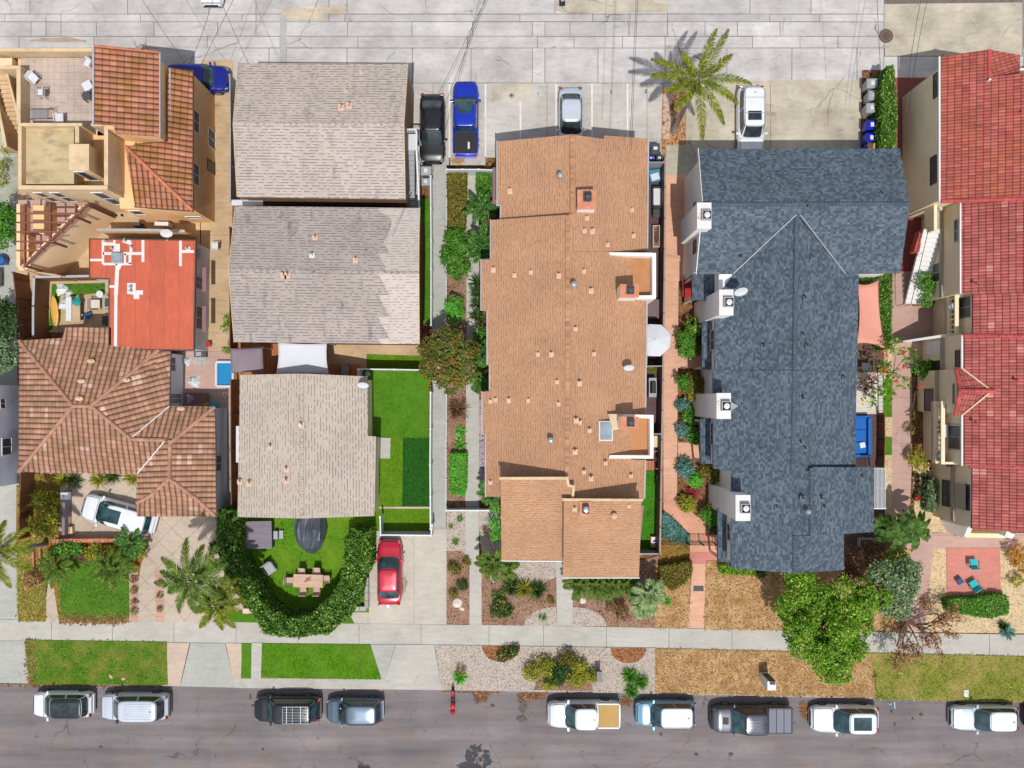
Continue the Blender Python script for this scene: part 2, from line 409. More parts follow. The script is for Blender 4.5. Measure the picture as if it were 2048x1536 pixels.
TILE_TERR = m_concrete('terrace_tile', C(208, 188, 174), 0.0, 0.35, joint=(0.45, 0.45), tint=0.03, jcol=0.22)
ASPH = m_asphalt('asphalt', C(135, 127, 128))
DIRT = m_speckle('dirt', C(120, 84, 56), C(150, 110, 76), C(90, 62, 40), 6.0)
MULCH = m_speckle('mulch', C(146, 108, 88), C(172, 138, 116), C(98, 68, 52), 14.0, bigcol=C(176, 146, 124), bigscale=.9, bigamt=.4)
MULCH_RED = m_speckle('mulch_red', C(150, 100, 66), C(172, 122, 86), C(104, 66, 44), 12.0)
GRAVEL = m_speckle('gravel', C(190, 176, 162), C(206, 193, 180), C(160, 144, 132), 13.0, bump=0.9, big=.06)
GRAVEL_T = m_speckle('gravel_tan', C(216, 190, 150), C(226, 202, 164), C(186, 156, 118), 13.0)
TURF = m_speckle('turf', C(78, 126, 28), C(88, 136, 32), C(68, 116, 20), 14.0, bump=0.25, big=0.12, bigcol=C(98, 140, 48), bigscale=.35, bigamt=.35)
TURF_Y = m_speckle('turf_yellow', C(92, 132, 26), C(104, 142, 32), C(74, 114, 18), 14.0, bump=0.25, big=0.14)
TURF_D = m_speckle('turf_dark', C(36, 88, 26), C(46, 98, 30), C(28, 72, 20), 14.0, bump=0.25, big=0.08)
GRASS = m_speckle('grass', C(80, 118, 30), C(96, 130, 40), C(56, 88, 20), 13.0, bigcol=C(150, 136, 70), bigscale=0.8, bigamt=0.55)
GRASS2 = m_speckle('grass_mown', C(68, 112, 32), C(80, 124, 40), C(46, 84, 24), 13.0, bigcol=C(104, 146, 40), bigscale=0.6, bigamt=0.4)
GRASS_DRY = m_speckle('grass_dry', C(190, 152, 108), C(208, 172, 128), C(140, 100, 54), 11.0, bigcol=C(150, 110, 56), bigscale=0.9, bigamt=0.65)
GRASS_OLIVE = m_speckle('grass_olive', C(118, 132, 44), C(142, 144, 62), C(88, 104, 28), 11.0, bigcol=C(180, 156, 98), bigscale=0.45, bigamt=0.7)
GRASS_DEAD = m_speckle('grass_dead', C(140, 120, 58), C(160, 134, 70), C(92, 74, 32), 11.0, bigcol=C(150, 92, 36), bigscale=0.7, bigamt=0.7)

# ---- walls and roofs
ST_TAN = m_plain('stucco_tan', C(228, 184, 132, 1.02), 0.9, 0.08, 0.6, bump=0.25, dirt=C(170, 126, 78), dirt_amt=0.4)
ST_TAN2 = m_plain('stucco_buff', C(232, 200, 160, 1.0), 0.9, 0.06, 0.6, bump=0.25, dirt=C(190, 150, 104), dirt_amt=0.3)
ST_CREAM = m_plain('stucco_cream', C(224, 208, 176, 1.0), 0.9, 0.05, 0.5, bump=0.25, dirt=C(176, 150, 112), dirt_amt=0.25)
ST_WHITE = m_plain('stucco_white', C(236, 234, 230, 1.0), 0.85, 0.04, 0.5, bump=0.2, dirt=C(190, 184, 172), dirt_amt=0.25)
ST_GREY = m_plain('stucco_grey', C(214, 218, 226, 1.05), 0.85, 0.05, 0.5, bump=0.2)
TRIM = m_plain('white_trim', C(238, 236, 232), 0.5, 0.03, 1.0)
VINYL = m_plain('vinyl_white', C(226, 230, 234), 0.4, 0.03, 1.0)
GUTTER = m_plain('gutter_metal', C(180, 182, 186), 0.45, 0.08, 2.0)
GUTTER_D = m_plain('gutter_dark', C(84, 66, 58), 0.5, 0.1, 2.0)
COPING = m_plain('coping_stain', C(228, 200, 160), 0.85, 0.08, 1.5, dirt=C(160, 140, 110), dirt_amt=0.5)
TORCH = m_plain('roof_felt', C(206, 184, 142), 0.9, 0.1, 0.8, dirt=C(90, 80, 62), dirt_amt=0.75, stretch=(1.0, 2.2, 1))
FELT_B = m_plain('roof_felt_brown', C(196, 138, 92), 0.9, 0.12, 0.8, dirt=C(150, 96, 56), dirt_amt=0.4)
REDROOF = m_planks('red_coating', C(206, 100, 70), 1.02, 0, 0.35, 0.05, 0.75, gw=0.03, stain=0.16)
SEAL = m_plain('white_sealant', C(238, 228, 226), 0.6, 0.04, 3.0)
WOOD = m_planks('wood_fence', C(140, 92, 58), 0.15, 1, 0.5, 0.2)
WOODX = m_planks('wood_fence_x', C(140, 92, 58), 0.15, 0, 0.5, 0.2)
WOOD_D = m_planks('deck_dark', C(96, 66, 66), 0.14, 1, 0.5, 0.15)
WOOD_O = m_planks('deck_orange', C(186, 116, 58), 0.15, 0, 0.4, 0.15)
WOOD_G = m_planks('wood_grey', C(160, 150, 150), 0.12, 1, 0.45, 0.15)
BEAM = m_plain('beam_redwood', C(140, 84, 70), 0.7, 0.12, 2.0)
SIDING_B = m_planks('siding_brown', C(150, 118, 92), 0.28, 0, 0.5, 0.08, uv=True, gw=0.08)
SIDING_G = m_planks('siding_grey', C(176, 176, 180), 0.18, 1, 0.35, 0.05, uv=True, gw=0.1)
SIDING_R = m_planks('siding_red', C(140, 66, 48), 0.2, 0, 0.4, 0.08, uv=True, gw=0.1)
SIDING_P = m_planks('siding_mauve', C(150, 112, 120), 0.2, 0, 0.3, 0.06, uv=True, gw=0.1)
SH_GREY = m_shingle('shingle_tan_grey', (C(194, 180, 170), C(200, 186, 176)), 0.2, 0.19, 0.6, 0.5, 0.05, 0.10, blotch=0.35)
SH_GREY2 = m_shingle('shingle_grey_brown', (C(178, 165, 158), C(184, 171, 164)), 0.2, 0.19, 0.6, 0.5, 0.05, 0.12, blotch=0.5)
SH_LIGHT = m_shingle('shingle_light', (C(204, 192, 182), C(210, 198, 188)), 0.22, 0.19, 0.5, 0.4, 0.03, 0.05)
SH_GREY3 = m_shingle('shingle_tan', (C(196, 182, 166), C(202, 188, 174)), 0.2, 0.2, 0.55, 0.45, 0.04, 0.08)
SH_ORANGE = m_shingle('shingle_brown', (C(190, 143, 108), C(199, 152, 117)), 0.16, 0.17, 0.5, 0.36, 0.06, 0.10, blotch=0.14)
SH_CAPO = m_shingle('shingle_brown_cap', (C(200, 136, 90), C(226, 166, 126), C(150, 94, 56)), 1.0, 0.22, 0.0, 0.3, 0.14, 0.1)
SH_BLUE = m_shingle('shingle_slate', (C(70, 84, 98), C(106, 120, 132)), 0.19, 0.15, 0.85, 0.26, 0.15, 0.14)
SH_BLUECAP = m_shingle('shingle_slate_cap', (C(72, 86, 100), C(92, 106, 118)), 0.5, 0.14, 0.6, 0.3, 0.15, 0.1)
TL_ORANGE = m_tile('tile_orange', (C(186, 116, 86), C(204, 136, 104)), 0.37, 0.44, moss=C(160, 112, 40), mossamt=0.7, dark=0.6, gapk=0.85, chw=0.13)
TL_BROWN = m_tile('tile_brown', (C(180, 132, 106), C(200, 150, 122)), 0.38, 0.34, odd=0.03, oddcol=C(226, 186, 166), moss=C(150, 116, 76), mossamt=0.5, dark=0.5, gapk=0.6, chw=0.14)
TL_RED = m_tile('tile_red', (C(176, 82, 74), C(198, 106, 92)), 0.21, 0.43, moss=C(176, 92, 46), mossamt=0.45, dark=0.6, wave=0.5, var=0.12)
TL_RED2 = m_tile('tile_pinkred', (C(180, 86, 82), C(202, 112, 104)), 0.21, 0.43, odd=.025, oddcol=C(222, 146, 132), moss=C(150, 76, 60), mossamt=.4, dark=0.68, wave=0.5, var=0.10)
CAP_RED = m_plain('ridge_cap_red', C(194, 82, 76), 0.8, 0.12, 1.5, tint=0.15)
CAP_BROWN = m_plain('ridge_cap_brown', C(188, 140, 118), 0.8, 0.14, 2.0, tint=0.15)
CAP_ORANGE = m_plain('ridge_cap_orange', C(208, 128, 96), 0.8, 0.14, 2.0, tint=0.15)

# ---- small stuff
METAL = m_plain('galvanised', C(196, 206, 214), 0.35, 0.08, 3.0, metal=0.6, coord='obj')
METAL_W = m_plain('painted_metal', C(222, 224, 226), 0.4, 0.05, 3.0, coord='obj')
IRON = m_plain('black_iron', C(44, 42, 44), 0.5, 0.1, 3.0)
PINKPIPE = m_plain('painted_flashing', C(226, 188, 162), 0.7, 0.08, 3.0, coord='obj')
RUST = m_plain('rust_stain', C(196, 116, 78), 0.8, 0.15, 4.0)
RUSTW = m_plain('rusty_white', C(232, 230, 226), 0.6, 0.03, 2.2, dirt=C(190, 96, 44), dirt_amt=0.95, drng=(.60, .68))
BLACK = m_plain('black_plastic', C(30, 30, 32), 0.6, 0.1, 3.0, coord='obj')
DGREY = m_plain('dark_grey', C(74, 76, 80), 0.7, 0.1, 3.0, coord='obj')
GREYP = m_plain('grey_plastic', C(168, 172, 176), 0.45, 0.06, 3.0, coord='obj')
BLUEP = m_plain('blue_plastic', C(24, 40, 176), 0.35, 0.06, 3.0, coord='obj')
WHITEP = m_plain('white_plastic', C(228, 230, 234), 0.4, 0.04, 3.0, coord='obj')
REDP = m_plain('red_plastic', C(200, 30, 44), 0.4, 0.06, 3.0, coord='obj')
TEAL = m_plain('teal_cushion', C(40, 186, 196), 0.8, 0.06, 5.0, coord='obj')
NAVY = m_plain('navy_cushion', C(46, 84, 140), 0.8, 0.06, 5.0, coord='obj')
SOFAB = m_plain('blue_sofa_fabric', C(20, 104, 190), 0.85, 0.08, 3.0, coord='obj')
YELLOWP = m_plain('yellow_board', C(232, 178, 70), 0.4, 0.06, 3.0, coord='obj')
CANVAS_W = m_plain('canvas_white', C(224, 228, 234), 0.8, 0.03, 0.8)
CANVAS_M = m_plain('canvas_mauve', C(142, 128, 136), 0.85, 0.08, 1.4)
CANVAS_S = m_plain('canvas_salmon', C(232, 160, 138), 0.8, 0.03, 0.8)
TARP = m_plain('tarp_dark', C(76, 82, 94), 0.4, 0.12, 2.0)
CLOTH_W = m_plain('white_cloth', C(226, 232, 232), 0.8, 0.05, 6.0)
CLOTH_T = m_plain('teal_cloth', C(30, 164, 160), 0.8, 0.08, 6.0)
CLOTH_B = m_plain('blue_cloth', C(44, 110, 176), 0.8, 0.08, 6.0)
CARD = m_plain('cardboard', C(224, 170, 100), 0.85, 0.08, 4.0)
ROCK = m_plain('pale_boulder', C(226, 216, 206), 0.85, 0.1, 3.0, bump=0.5, bscale=8)
STONE = m_plain('field_stone', C(222, 190, 172, 1.15), 0.85, 0.2, 3.0, bump=0.5, bscale=10, tint=0.25)
BRICKR = m_plain('brick_edging', C(200, 130, 100), 0.85, 0.15, 5.0, tint=0.15)
SCREEN = m_glass('glazing', (0.02, 0.025, 0.03, 1), 0.5, 0.0)
GLASS_S = m_glass('car_side_glass', (0.008, 0.010, 0.012, 1), 0.25, 0.04)
SKYL = m_plain('skylight_acrylic', C(150, 164, 172), 0.15, 0.25, 1.5, spec=0.9)
WATER = m_plain('pool_water', C(30, 142, 200), 0.08, 0.1, 1.2, spec=0.8)
WIREM = m_plain('cable_black', C(40, 40, 44), 0.6, 0.05, 3.0)
WIREW = m_plain('cable_pale', C(214, 214, 216), 0.6, 0.05, 3.0)
PAINTW = m_plain('road_paint', C(236, 232, 226), 0.7, 0.05, 2.0, dirt=C(200, 190, 176), dirt_amt=0.5)
CASTIRON = m_plain('cast_iron', C(112, 94, 82), 0.6, 0.15, 6.0)
BARK = m_plain('bark', C(128, 96, 74), 0.9, 0.25, 5.0, bump=0.6, bscale=20)
BARK_P = m_plain('palm_bark', C(164, 150, 140), 0.9, 0.2, 3.0, bump=0.5, bscale=16)
# ---- foliage
LF_LIME = m_leaf('leaf_lime', C(58, 108, 18, 1.05), C(122, 168, 38, 1.05), C(186, 200, 90, 1.1), 0.25)
LF_HEDGE = m_leaf('leaf_hedge', C(46, 84, 22, 1.1), C(96, 140, 46, 1.1), C(156, 186, 90, 1.1), 0.2)
LF_GREEN = m_leaf('leaf_green', C(58, 112, 30, 1.0), C(92, 148, 48, 1.0), C(124, 170, 66, 1.0), 0.25)
LF_BRIGHT = m_leaf('leaf_bright', C(70, 150, 40, 1.0), C(110, 190, 60, 1.0), C(140, 206, 90, 1.0), 0.3)
LF_OLIVE = m_leaf('leaf_olive', C(84, 82, 22, 1.0), C(124, 116, 44, 1.0), C(150, 140, 70, 1.0), 0.2)
LF_TREE = m_leaf('leaf_olive_orange', C(70, 82, 28, 1.1), C(116, 124, 50, 1.1), C(140, 134, 60, 1.1), 0.2, patch=C(170, 104, 48, 1.1), pscale=1.1, pamt=0.4)
LF_GREY = m_leaf('leaf_greygreen', C(74, 100, 62, 1.0), C(120, 146, 100, 1.0), C(160, 176, 140, 1.0), 0.2)
LF_BLUE = m_leaf('leaf_blue', C(64, 110, 100, 1.0), C(110, 156, 144, 1.0), None, 0.15)
LF_DARK = m_leaf('leaf_dark', C(34, 60, 24, 1.0), C(62, 92, 38, 1.0), C(90, 120, 60, 1.0), 0.2)
LF_BROWN = m_leaf('leaf_dry', C(110, 74, 48, 1.0), C(158, 116, 80, 1.0), C(190, 150, 110, 1.0), 0.15)
LF_PURPLE = m_leaf('leaf_purple', C(84, 60, 44, 1.0), C(124, 92, 66, 1.0), None, 0.1)
LF_RED = m_leaf('leaf_red', C(190, 50, 30, 1.0), C(226, 80, 50, 1.0), None, 0.2)
LF_YEL = m_leaf('flower_yellow', C(220, 190, 30, 1.0), C(240, 214, 60, 1.0), None, 0.2)
LF_YG = m_leaf('leaf_yellowgreen', C(112, 116, 24, 1.0), C(160, 160, 48, 1.0), C(186, 180, 90, 1.0), 0.25)
PF_GREEN = m_leaf('palm_green', C(50, 82, 18, 1.1), C(104, 134, 40, 1.1), C(136, 140, 66, 1.2), 0.15)
PF_YEL = m_leaf('palm_yellow', C(70, 86, 16, 1.1), C(136, 144, 36, 1.1), C(156, 150, 46, 1.2), 0.15)
PF_DARK = m_leaf('palm_dark', C(38, 80, 24, 1.1), C(84, 130, 50, 1.1), C(120, 160, 90, 1.0), 0.15)
PF_PALE = m_leaf('palm_pale', C(104, 134, 74, 1.2), C(160, 182, 124, 1.2), C(190, 204, 150, 1.2), 0.2)
PF_BROWN = m_leaf('palm_brown', C(150, 118, 76, 1.0), C(190, 156, 110, 1.0), None, 0.2)
LF_GRASSB = m_leaf('blade_green', C(80, 126, 20, 1.0), C(112, 156, 40, 1.0), C(150, 160, 70, 1.0), 0.2)
LF_GRASSD = m_leaf('blade_dry', C(146, 110, 64, 1.05), C(212, 182, 138, 1.05), C(236, 206, 160, 1.0), 0.2)
LF_GRASSO = m_leaf('blade_olive', C(96, 116, 30, 1.0), C(160, 156, 70, 1.0), C(206, 184, 120, 1.0), 0.2)
# ---- cars
GLASS = m_glass('car_glass', (0.012, 0.02, 0.022, 1), 0.04)
GLASS_T = m_glass('car_glass_teal', (0.010, 0.030, 0.034, 1), 0.05)
TYRE = m_plain('tyre_rubber', C(36, 36, 38), 0.85, 0.1, 4.0, coord='obj')
RIM = m_plain('alloy_rim', C(150, 152, 156), 0.35, 0.08, 4.0, metal=0.7, coord='obj')
LAMPW = m_plain('lamp_lens', C(206, 214, 220), 0.12, 0.1, 6.0, coord='obj', spec=0.9)
LAMPR = m_plain('tail_lens', C(180, 26, 30), 0.2, 0.1, 6.0, coord='obj', spec=0.8)
CHROME = m_plain('chrome', C(200, 204, 208), 0.15, 0.05, 6.0, metal=0.9, coord='obj')
# ------------------------------------------------------------ foliage and plants
rng = np.random.default_rng(11)
def leaf_soup(cen, size, flat=0.5, aspect=1.7, out=None):
    """one small bent-diamond leaf per centre; flat: 0 any way up, 1 level"""
    n = len(cen)
    nrm = rng.normal(size=(n, 3)); nrm[:, 2] = np.abs(nrm[:, 2]) + flat * 3.0
    if out is not None: nrm += out * 1.5
    nrm /= np.linalg.norm(nrm, axis=1)[:, None]
    a = np.cross(nrm, rng.normal(size=(n, 3))); a /= np.linalg.norm(a, axis=1)[:, None] + 1e-9
    b = np.cross(nrm, a)
    s = size * rng.uniform(0.6, 1.35, n)[:, None]
    L = a * s * aspect * 0.5; W = b * s * 0.5
    V = np.stack([cen - L, cen + W - L * 0.1, cen + L, cen - W - L * 0.1], 1).reshape(-1, 3)
    F = np.arange(4 * n).reshape(n, 4)
    return V, F
def merge(soups):
    Vs = []; Fs = []; o = 0
    for V, F in soups: Vs.append(V); Fs.append(F + o); o += len(V)
    return np.concatenate(Vs), np.concatenate(Fs)
def blob_points(c, r, n, h=1.0, clump=0.30, shell=0.72, hemi=-0.15):
    """points gathered in clumps on the outer shell of a ball (c, radius r, height factor h)"""
    nc = max(6, int(6 / (clump * clump)))
    d = rng.normal(size=(nc * 3, 3)); d /= np.linalg.norm(d, axis=1)[:, None]
    d = d[d[:, 2] > hemi][:nc]; nc = len(d)
    cc = d * (r * rng.uniform(shell, 1.0, nc))[:, None]
    k = rng.integers(0, nc, n)
    pt = cc[k] + rng.normal(size=(n, 3)) * r * clump * 0.42
    pt[:, 2] *= h
    o = pt / (np.linalg.norm(pt, axis=1)[:, None] + 1e-6)
    return pt + np.array(c), o
def core(mb, c, r, h=1.0, n=10):
    mb.lathe([(r * 0.55 * math.sin(t), -r * h * 0.55 * math.cos(t)) for t in (0.35, 0.9, 1.57, 2.2, 2.8)], c, n)
def crown(parent, blobs, leaf, mat, dens=55, flat=0.5, name='crown', clump=0.30, aspect=1.7, h=0.9, hemi=-0.15):
    """blobs: (x,y,z,r) in metres"""
    S = []
    for x, y, z, r in blobs:
        n = max(30, int(dens * r * r / (leaf * leaf) * 0.12))
        pt, o = blob_points((x, y, z), r, n, h, clump, hemi=hemi)
        pt[:, 2] = np.maximum(pt[:, 2], 0.03)
        S.append(leaf_soup(pt, leaf, flat, aspect, o))
    V, F = merge(S)
    V[:, 2] = np.maximum(V[:, 2], 0.012)
    return link_soup(name, V, F, mat, parent, rng.random(len(F)))
def bl(px, py, z, r): p = P(px, py, z); return (p.x, p.y, z, r)
def tree(name, label, cat, base, blobs, leaf, mat, bark=None, tr=0.16, dens=60, flat=0.5, group=None, clump=0.30, limbs=True, h=0.85):
    """base: photo pixel of the trunk foot; blobs: (px,py,z,r)"""
    b = P(*base); t = thing(name, label, cat, b, group=group)
    B = [bl(*q) for q in blobs]
    mb = MB()
    zc = sum(q[2] for q in B) / len(B)
    fork = Vector((b.x, b.y, max(0.3, zc * 0.35)))
    mb.tube([b - Vector((0, 0, 0.05)), b.lerp(fork, 0.5) + Vector((0.03, 0, 0)), fork], tr, 8, tr * 0.75)
    if limbs:
        for x, y, z, r in B:
            e = Vector((x, y, z)); m = fork.lerp(e, 0.5) + Vector((random.uniform(-.15, .15), random.uniform(-.15, .15), 0.1))
            mb.tube([fork, m, e], tr * 0.55, 6, tr * 0.15)
            for k in range(3):
                dd = Vector((random.uniform(-1, 1), random.uniform(-1, 1), random.uniform(0.0, 0.8))).normalized() * r * 0.7
                mb.tube([m.lerp(e, 0.6), e + dd], tr * 0.18, 4, 0.012)
    mb.build('trunk', bark or BARK, t)
    crown(t, B, leaf, mat, dens, flat, 'crown', clump, h=h)
    return t
def shrub(name, label, cat, blobs, leaf, mat, dens=60, flat=0.5, group=None, flower=None, nf=0, clump=0.35, fname='flowers', h=0.85, fs=0.09, stem=True):
    B = [bl(*q) for q in blobs]
    cx = sum(q[0] for q in B) / len(B); cy = sum(q[1] for q in B) / len(B)
    t = thing(name, label, cat, (cx, cy, 0), group=group)
    crown(t, B, leaf, mat, dens, flat, 'foliage', clump, h=h)
    if stem:
        mb = MB()
        for x, y, z, r in B:
            for k in range(5):
                a = random.uniform(0, 6.28); mb.tube([(x + 0.05 * math.cos(a), y + 0.05 * math.sin(a), 0), (x + r * .6 * math.cos(a), y + r * .6 * math.sin(a), max(z, 0.1) + r * 0.2)], 0.02, 4, 0.008)
        mb.build('stems', BARK, t)
    if flower is not None:
        S = []
        for x, y, z, r in B:
            pt, o = blob_points((x, y, z + r * 0.10), r, max(4, int(nf * r * r)), h, clump); S.append(leaf_soup(pt, fs, 1.0, 1.0, o))
        V, F = merge(S); V[:, 2] = np.maximum(V[:, 2], 0.02)
        link_soup(fname, V, F, flower, t, rng.random(len(F)))
    return t
def inpoly(x, y, poly):
    c = np.zeros(len(x), bool); n = len(poly); j = n - 1
    for i in range(n):
        xi, yi = poly[i][0], poly[i][1]; xj, yj = poly[j][0], poly[j][1]
        c ^= ((yi > y) != (yj > y)) & (x < (xj - xi) * (y - yi) / (yj - yi + 1e-12) + xi)
        j = i
    return c
def poly_points(poly, n):
    xs = [p[0] for p in poly]; ys = [p[1] for p in poly]
    o = np.zeros((0, 2))
    while len(o) < n:
        x = rng.uniform(min(xs), max(xs), n * 2); y = rng.uniform(min(ys), max(ys), n * 2)
        k = inpoly(x, y, poly); o = np.concatenate([o, np.stack([x[k], y[k]], 1)])
    return o[:n]
def pshrink(pts, k):
    cx = sum(p[0] for p in pts) / len(pts); cy = sum(p[1] for p in pts) / len(pts)
    return [(cx + (p[0] - cx) * k, cy + (p[1] - cy) * k) for p in pts]
def hedge(name, label, cat, pts, z1, leaf, mat, dens=260, group=None, rough=0.14, flower=None, nf=0, jit=1.2):
    """clipped hedge over a photo-pixel outline (at its top height): leafy top and sides round a twiggy core"""
    pts = [(x + random.uniform(-1, 1) * jit, y + random.uniform(-1, 1) * jit) for q in zip(pts, pts[1:] + pts[:1]) for x, y in (q[0], ((q[0][0] + q[1][0]) / 2, (q[0][1] + q[1][1]) / 2))]
    W = [P(x, y, z1) for x, y in pts]; poly = [(p.x, p.y) for p in W]
    cx = sum(p[0] for p in poly) / len(poly); cy = sum(p[1] for p in poly) / len(poly)
    t = thing(name, label, cat, (cx, cy, 0), group=group)
    area = abs(sum(poly[i][0] * poly[(i + 1) % len(poly)][1] - poly[(i + 1) % len(poly)][0] * poly[i][1] for i in range(len(poly)))) / 2
    n = int(area * dens); xy = poly_points(poly, n)
    q = np.sin(xy[:, 0] * 3.1 + 1.3) * np.cos(xy[:, 1] * 2.7) * 0.5 + np.sin(xy[:, 0] * 7.3) * np.sin(xy[:, 1] * 6.1 + 2) * 0.5
    top = np.stack([xy[:, 0], xy[:, 1], z1 + q * rough + rng.normal(size=n) * rough * 0.5 - np.abs(rng.normal(size=n)) * 0.05], 1)
    S = [leaf_soup(top, leaf, 0.6)]
    per = 0; sd = []
    for i in range(len(poly)):
        a = np.array(poly[i]); b = np.array(poly[(i + 1) % len(poly)]); L = np.linalg.norm(b - a)
        m = int(L * z1 * dens * 0.7)
        if m < 1: continue
        tt = rng.random(m)[:, None]; xy2 = a + (b - a) * tt + rng.normal(size=(m, 2)) * 0.05
        sd.append(np.stack([xy2[:, 0], xy2[:, 1], rng.uniform(0.03, z1, m)], 1))
    S.append(leaf_soup(np.concatenate(sd), leaf, 0.2))
    V, F = merge(S); V[:, 2] = np.maximum(V[:, 2], 0.012)
    link_soup('foliage', V, F, mat, t, rng.random(len(F)))
    mb = MB()
    for k in range(max(6, int(area * 5))):
        x, y = xy[k]; mb.tube([(x, y, 0), (x + random.uniform(-.1, .1), y + random.uniform(-.1, .1), z1 * 0.95)], 0.02, 4, 0.01)
    mb.build('stems', BARK, t)
    if flower is not None:
        xy = poly_points(poly, nf); fz = np.stack([xy[:, 0], xy[:, 1], np.full(nf, z1 + rough * 0.6)], 1)
        V, F = leaf_soup(fz, 0.08, 1.0, 1.0); link_soup('flowers', V, F, flower, t, rng.random(len(F)))
    return t

def frond(base, az, L, rise, droop, nl=26, lw=0.05, ll=0.55, curl=0.5, vshape=0.35, twist=0.0):
    """one feather frond: rachis path + paired leaflets -> (rachis pts, V, F)"""
    d = np.array([math.cos(az), math.sin(az), 0.0]); side = np.array([-math.sin(az), math.cos(az), 0.0])
    N = 14; pts = []
    for i in range(N + 1):
        t = i / N
        pts.append(np.array(base) + d * L * (t - 0.12 * droop * t * t) + np.array([0, 0, rise * t - droop * L * 0.55 * t * t]) + side * twist * L * t * t)
    pts = np.array(pts); V = []; F = []
    for k in range(nl):
        t = 0.12 + 0.88 * (k + 0.5) / nl; f = t * N; i = min(int(f), N - 1); p = pts[i] + (pts[i + 1] - pts[i]) * (f - i)
        dr = pts[i + 1] - pts[i]; dr /= np.linalg.norm(dr)
        l = ll * (math.sin(math.pi * min(1, 0.12 + t * 0.86)) ** 0.6 + 0.12) * rng.uniform(0.85, 1.1)
        for sgn in (-1, 1):
            a = sgn * side * (1 - curl * t) + dr * (0.55 + curl * t) + np.array([0, 0, vshape - 0.5 * t]) + rng.normal(size=3) * 0.06
            a /= np.linalg.norm(a); w = np.cross(a, np.array([0, 0, 1.0])); w /= np.linalg.norm(w) + 1e-9
            m = p + a * l * 0.5; e = p + a * l + np.array([0, 0, -l * 0.28])
            o = len(V); V += [p - w * lw * .35, p + w * lw * .35, m + w * lw * .5, m - w * lw * .5, e]
            F += [(o, o + 1, o + 2, o + 3), (o + 3, o + 2, o + 4, o + 4)]
    return pts, V, F
def palm(label, foot, top, ztop, L=2.4, n=16, mat=None, tr=0.14, lw=0.06, ll=0.6, droop=0.5, rise=0.9, nl=26, name='palm_tree', group=None, old=0, azs=None, bark=None, seed=1, Ls=None, cat='palm'):
    """feather palm: foot = photo pixel of the trunk base, top = pixel of the crown centre at height ztop"""
    random.seed(seed); lw = lw * 1.15; nl = int(nl * 1.05); ll = ll * .82
    b = P(*foot); c = P(top[0], top[1], ztop); t = thing(name, label, cat, b, group=group)
    mb = MB(); m = b.lerp(c, 0.5) + Vector((0, 0, 0)); mb.tube([b, b.lerp(c, 0.15), m, b.lerp(c, 0.85), c], [tr * 1.5, tr * 1.1, tr, tr * 0.95, tr * 1.1], 10)
    mb.build('trunk', bark or BARK_P, t)
    azs = azs if azs else [i * 2.399 + random.uniform(-.25, .25) for i in range(n)]
    for i, az in enumerate(azs):
        l = (Ls[i] if Ls else L * random.uniform(0.8, 1.08)); lev = i / len(azs)
        pts, V, F = frond((c.x + .06 * math.cos(az), c.y + .06 * math.sin(az), ztop), az, l, rise * random.uniform(0.5, 1.3), droop * random.uniform(0.7, 1.3), nl, lw, ll, twist=random.uniform(-.15, .15))
        o = bpy.data.objects.new('frond', bpy.data.meshes.new('frond'))
        r = MB().tube([tuple(p) for p in pts], 0.028, 4, 0.008)
        off = len(V); Va = [tuple(v) for v in V] + r.v; Fa = [tuple(dict.fromkeys(f)) for f in F] + [tuple(k + off for k in f) for f in r.f]
        me = o.data; me.from_pydata([tuple(np.array(v) - np.array(b)) for v in Va], [], Fa)
        at = me.attributes.new('tint', 'FLOAT', 'FACE'); at.data.foreach_set('value', list(np.concatenate([rng.uniform(0, 1, len(F)), np.full(len(r.f), 0.3)])))
        me.materials.append(PF_BROWN if i < old else mat); COL.objects.link(o); o.parent = t
    for i in range(6):
        pts, V, F = frond((c.x, c.y, ztop + .1), i * 1.05 + .4, L * .42, rise * 1.6, droop * .6, int(nl * .6), lw, ll * .6)
        me = bpy.data.meshes.new('frond'); me.from_pydata([tuple(np.array(v) - np.array(b)) for v in V], [], [tuple(dict.fromkeys(f)) for f in F])
        at = me.attributes.new('tint', 'FLOAT', 'FACE'); at.data.foreach_set('value', list(rng.uniform(0, .6, len(F)))); me.materials.append(mat)
        o = bpy.data.objects.new('frond', me); COL.objects.link(o); o.parent = t
    return t
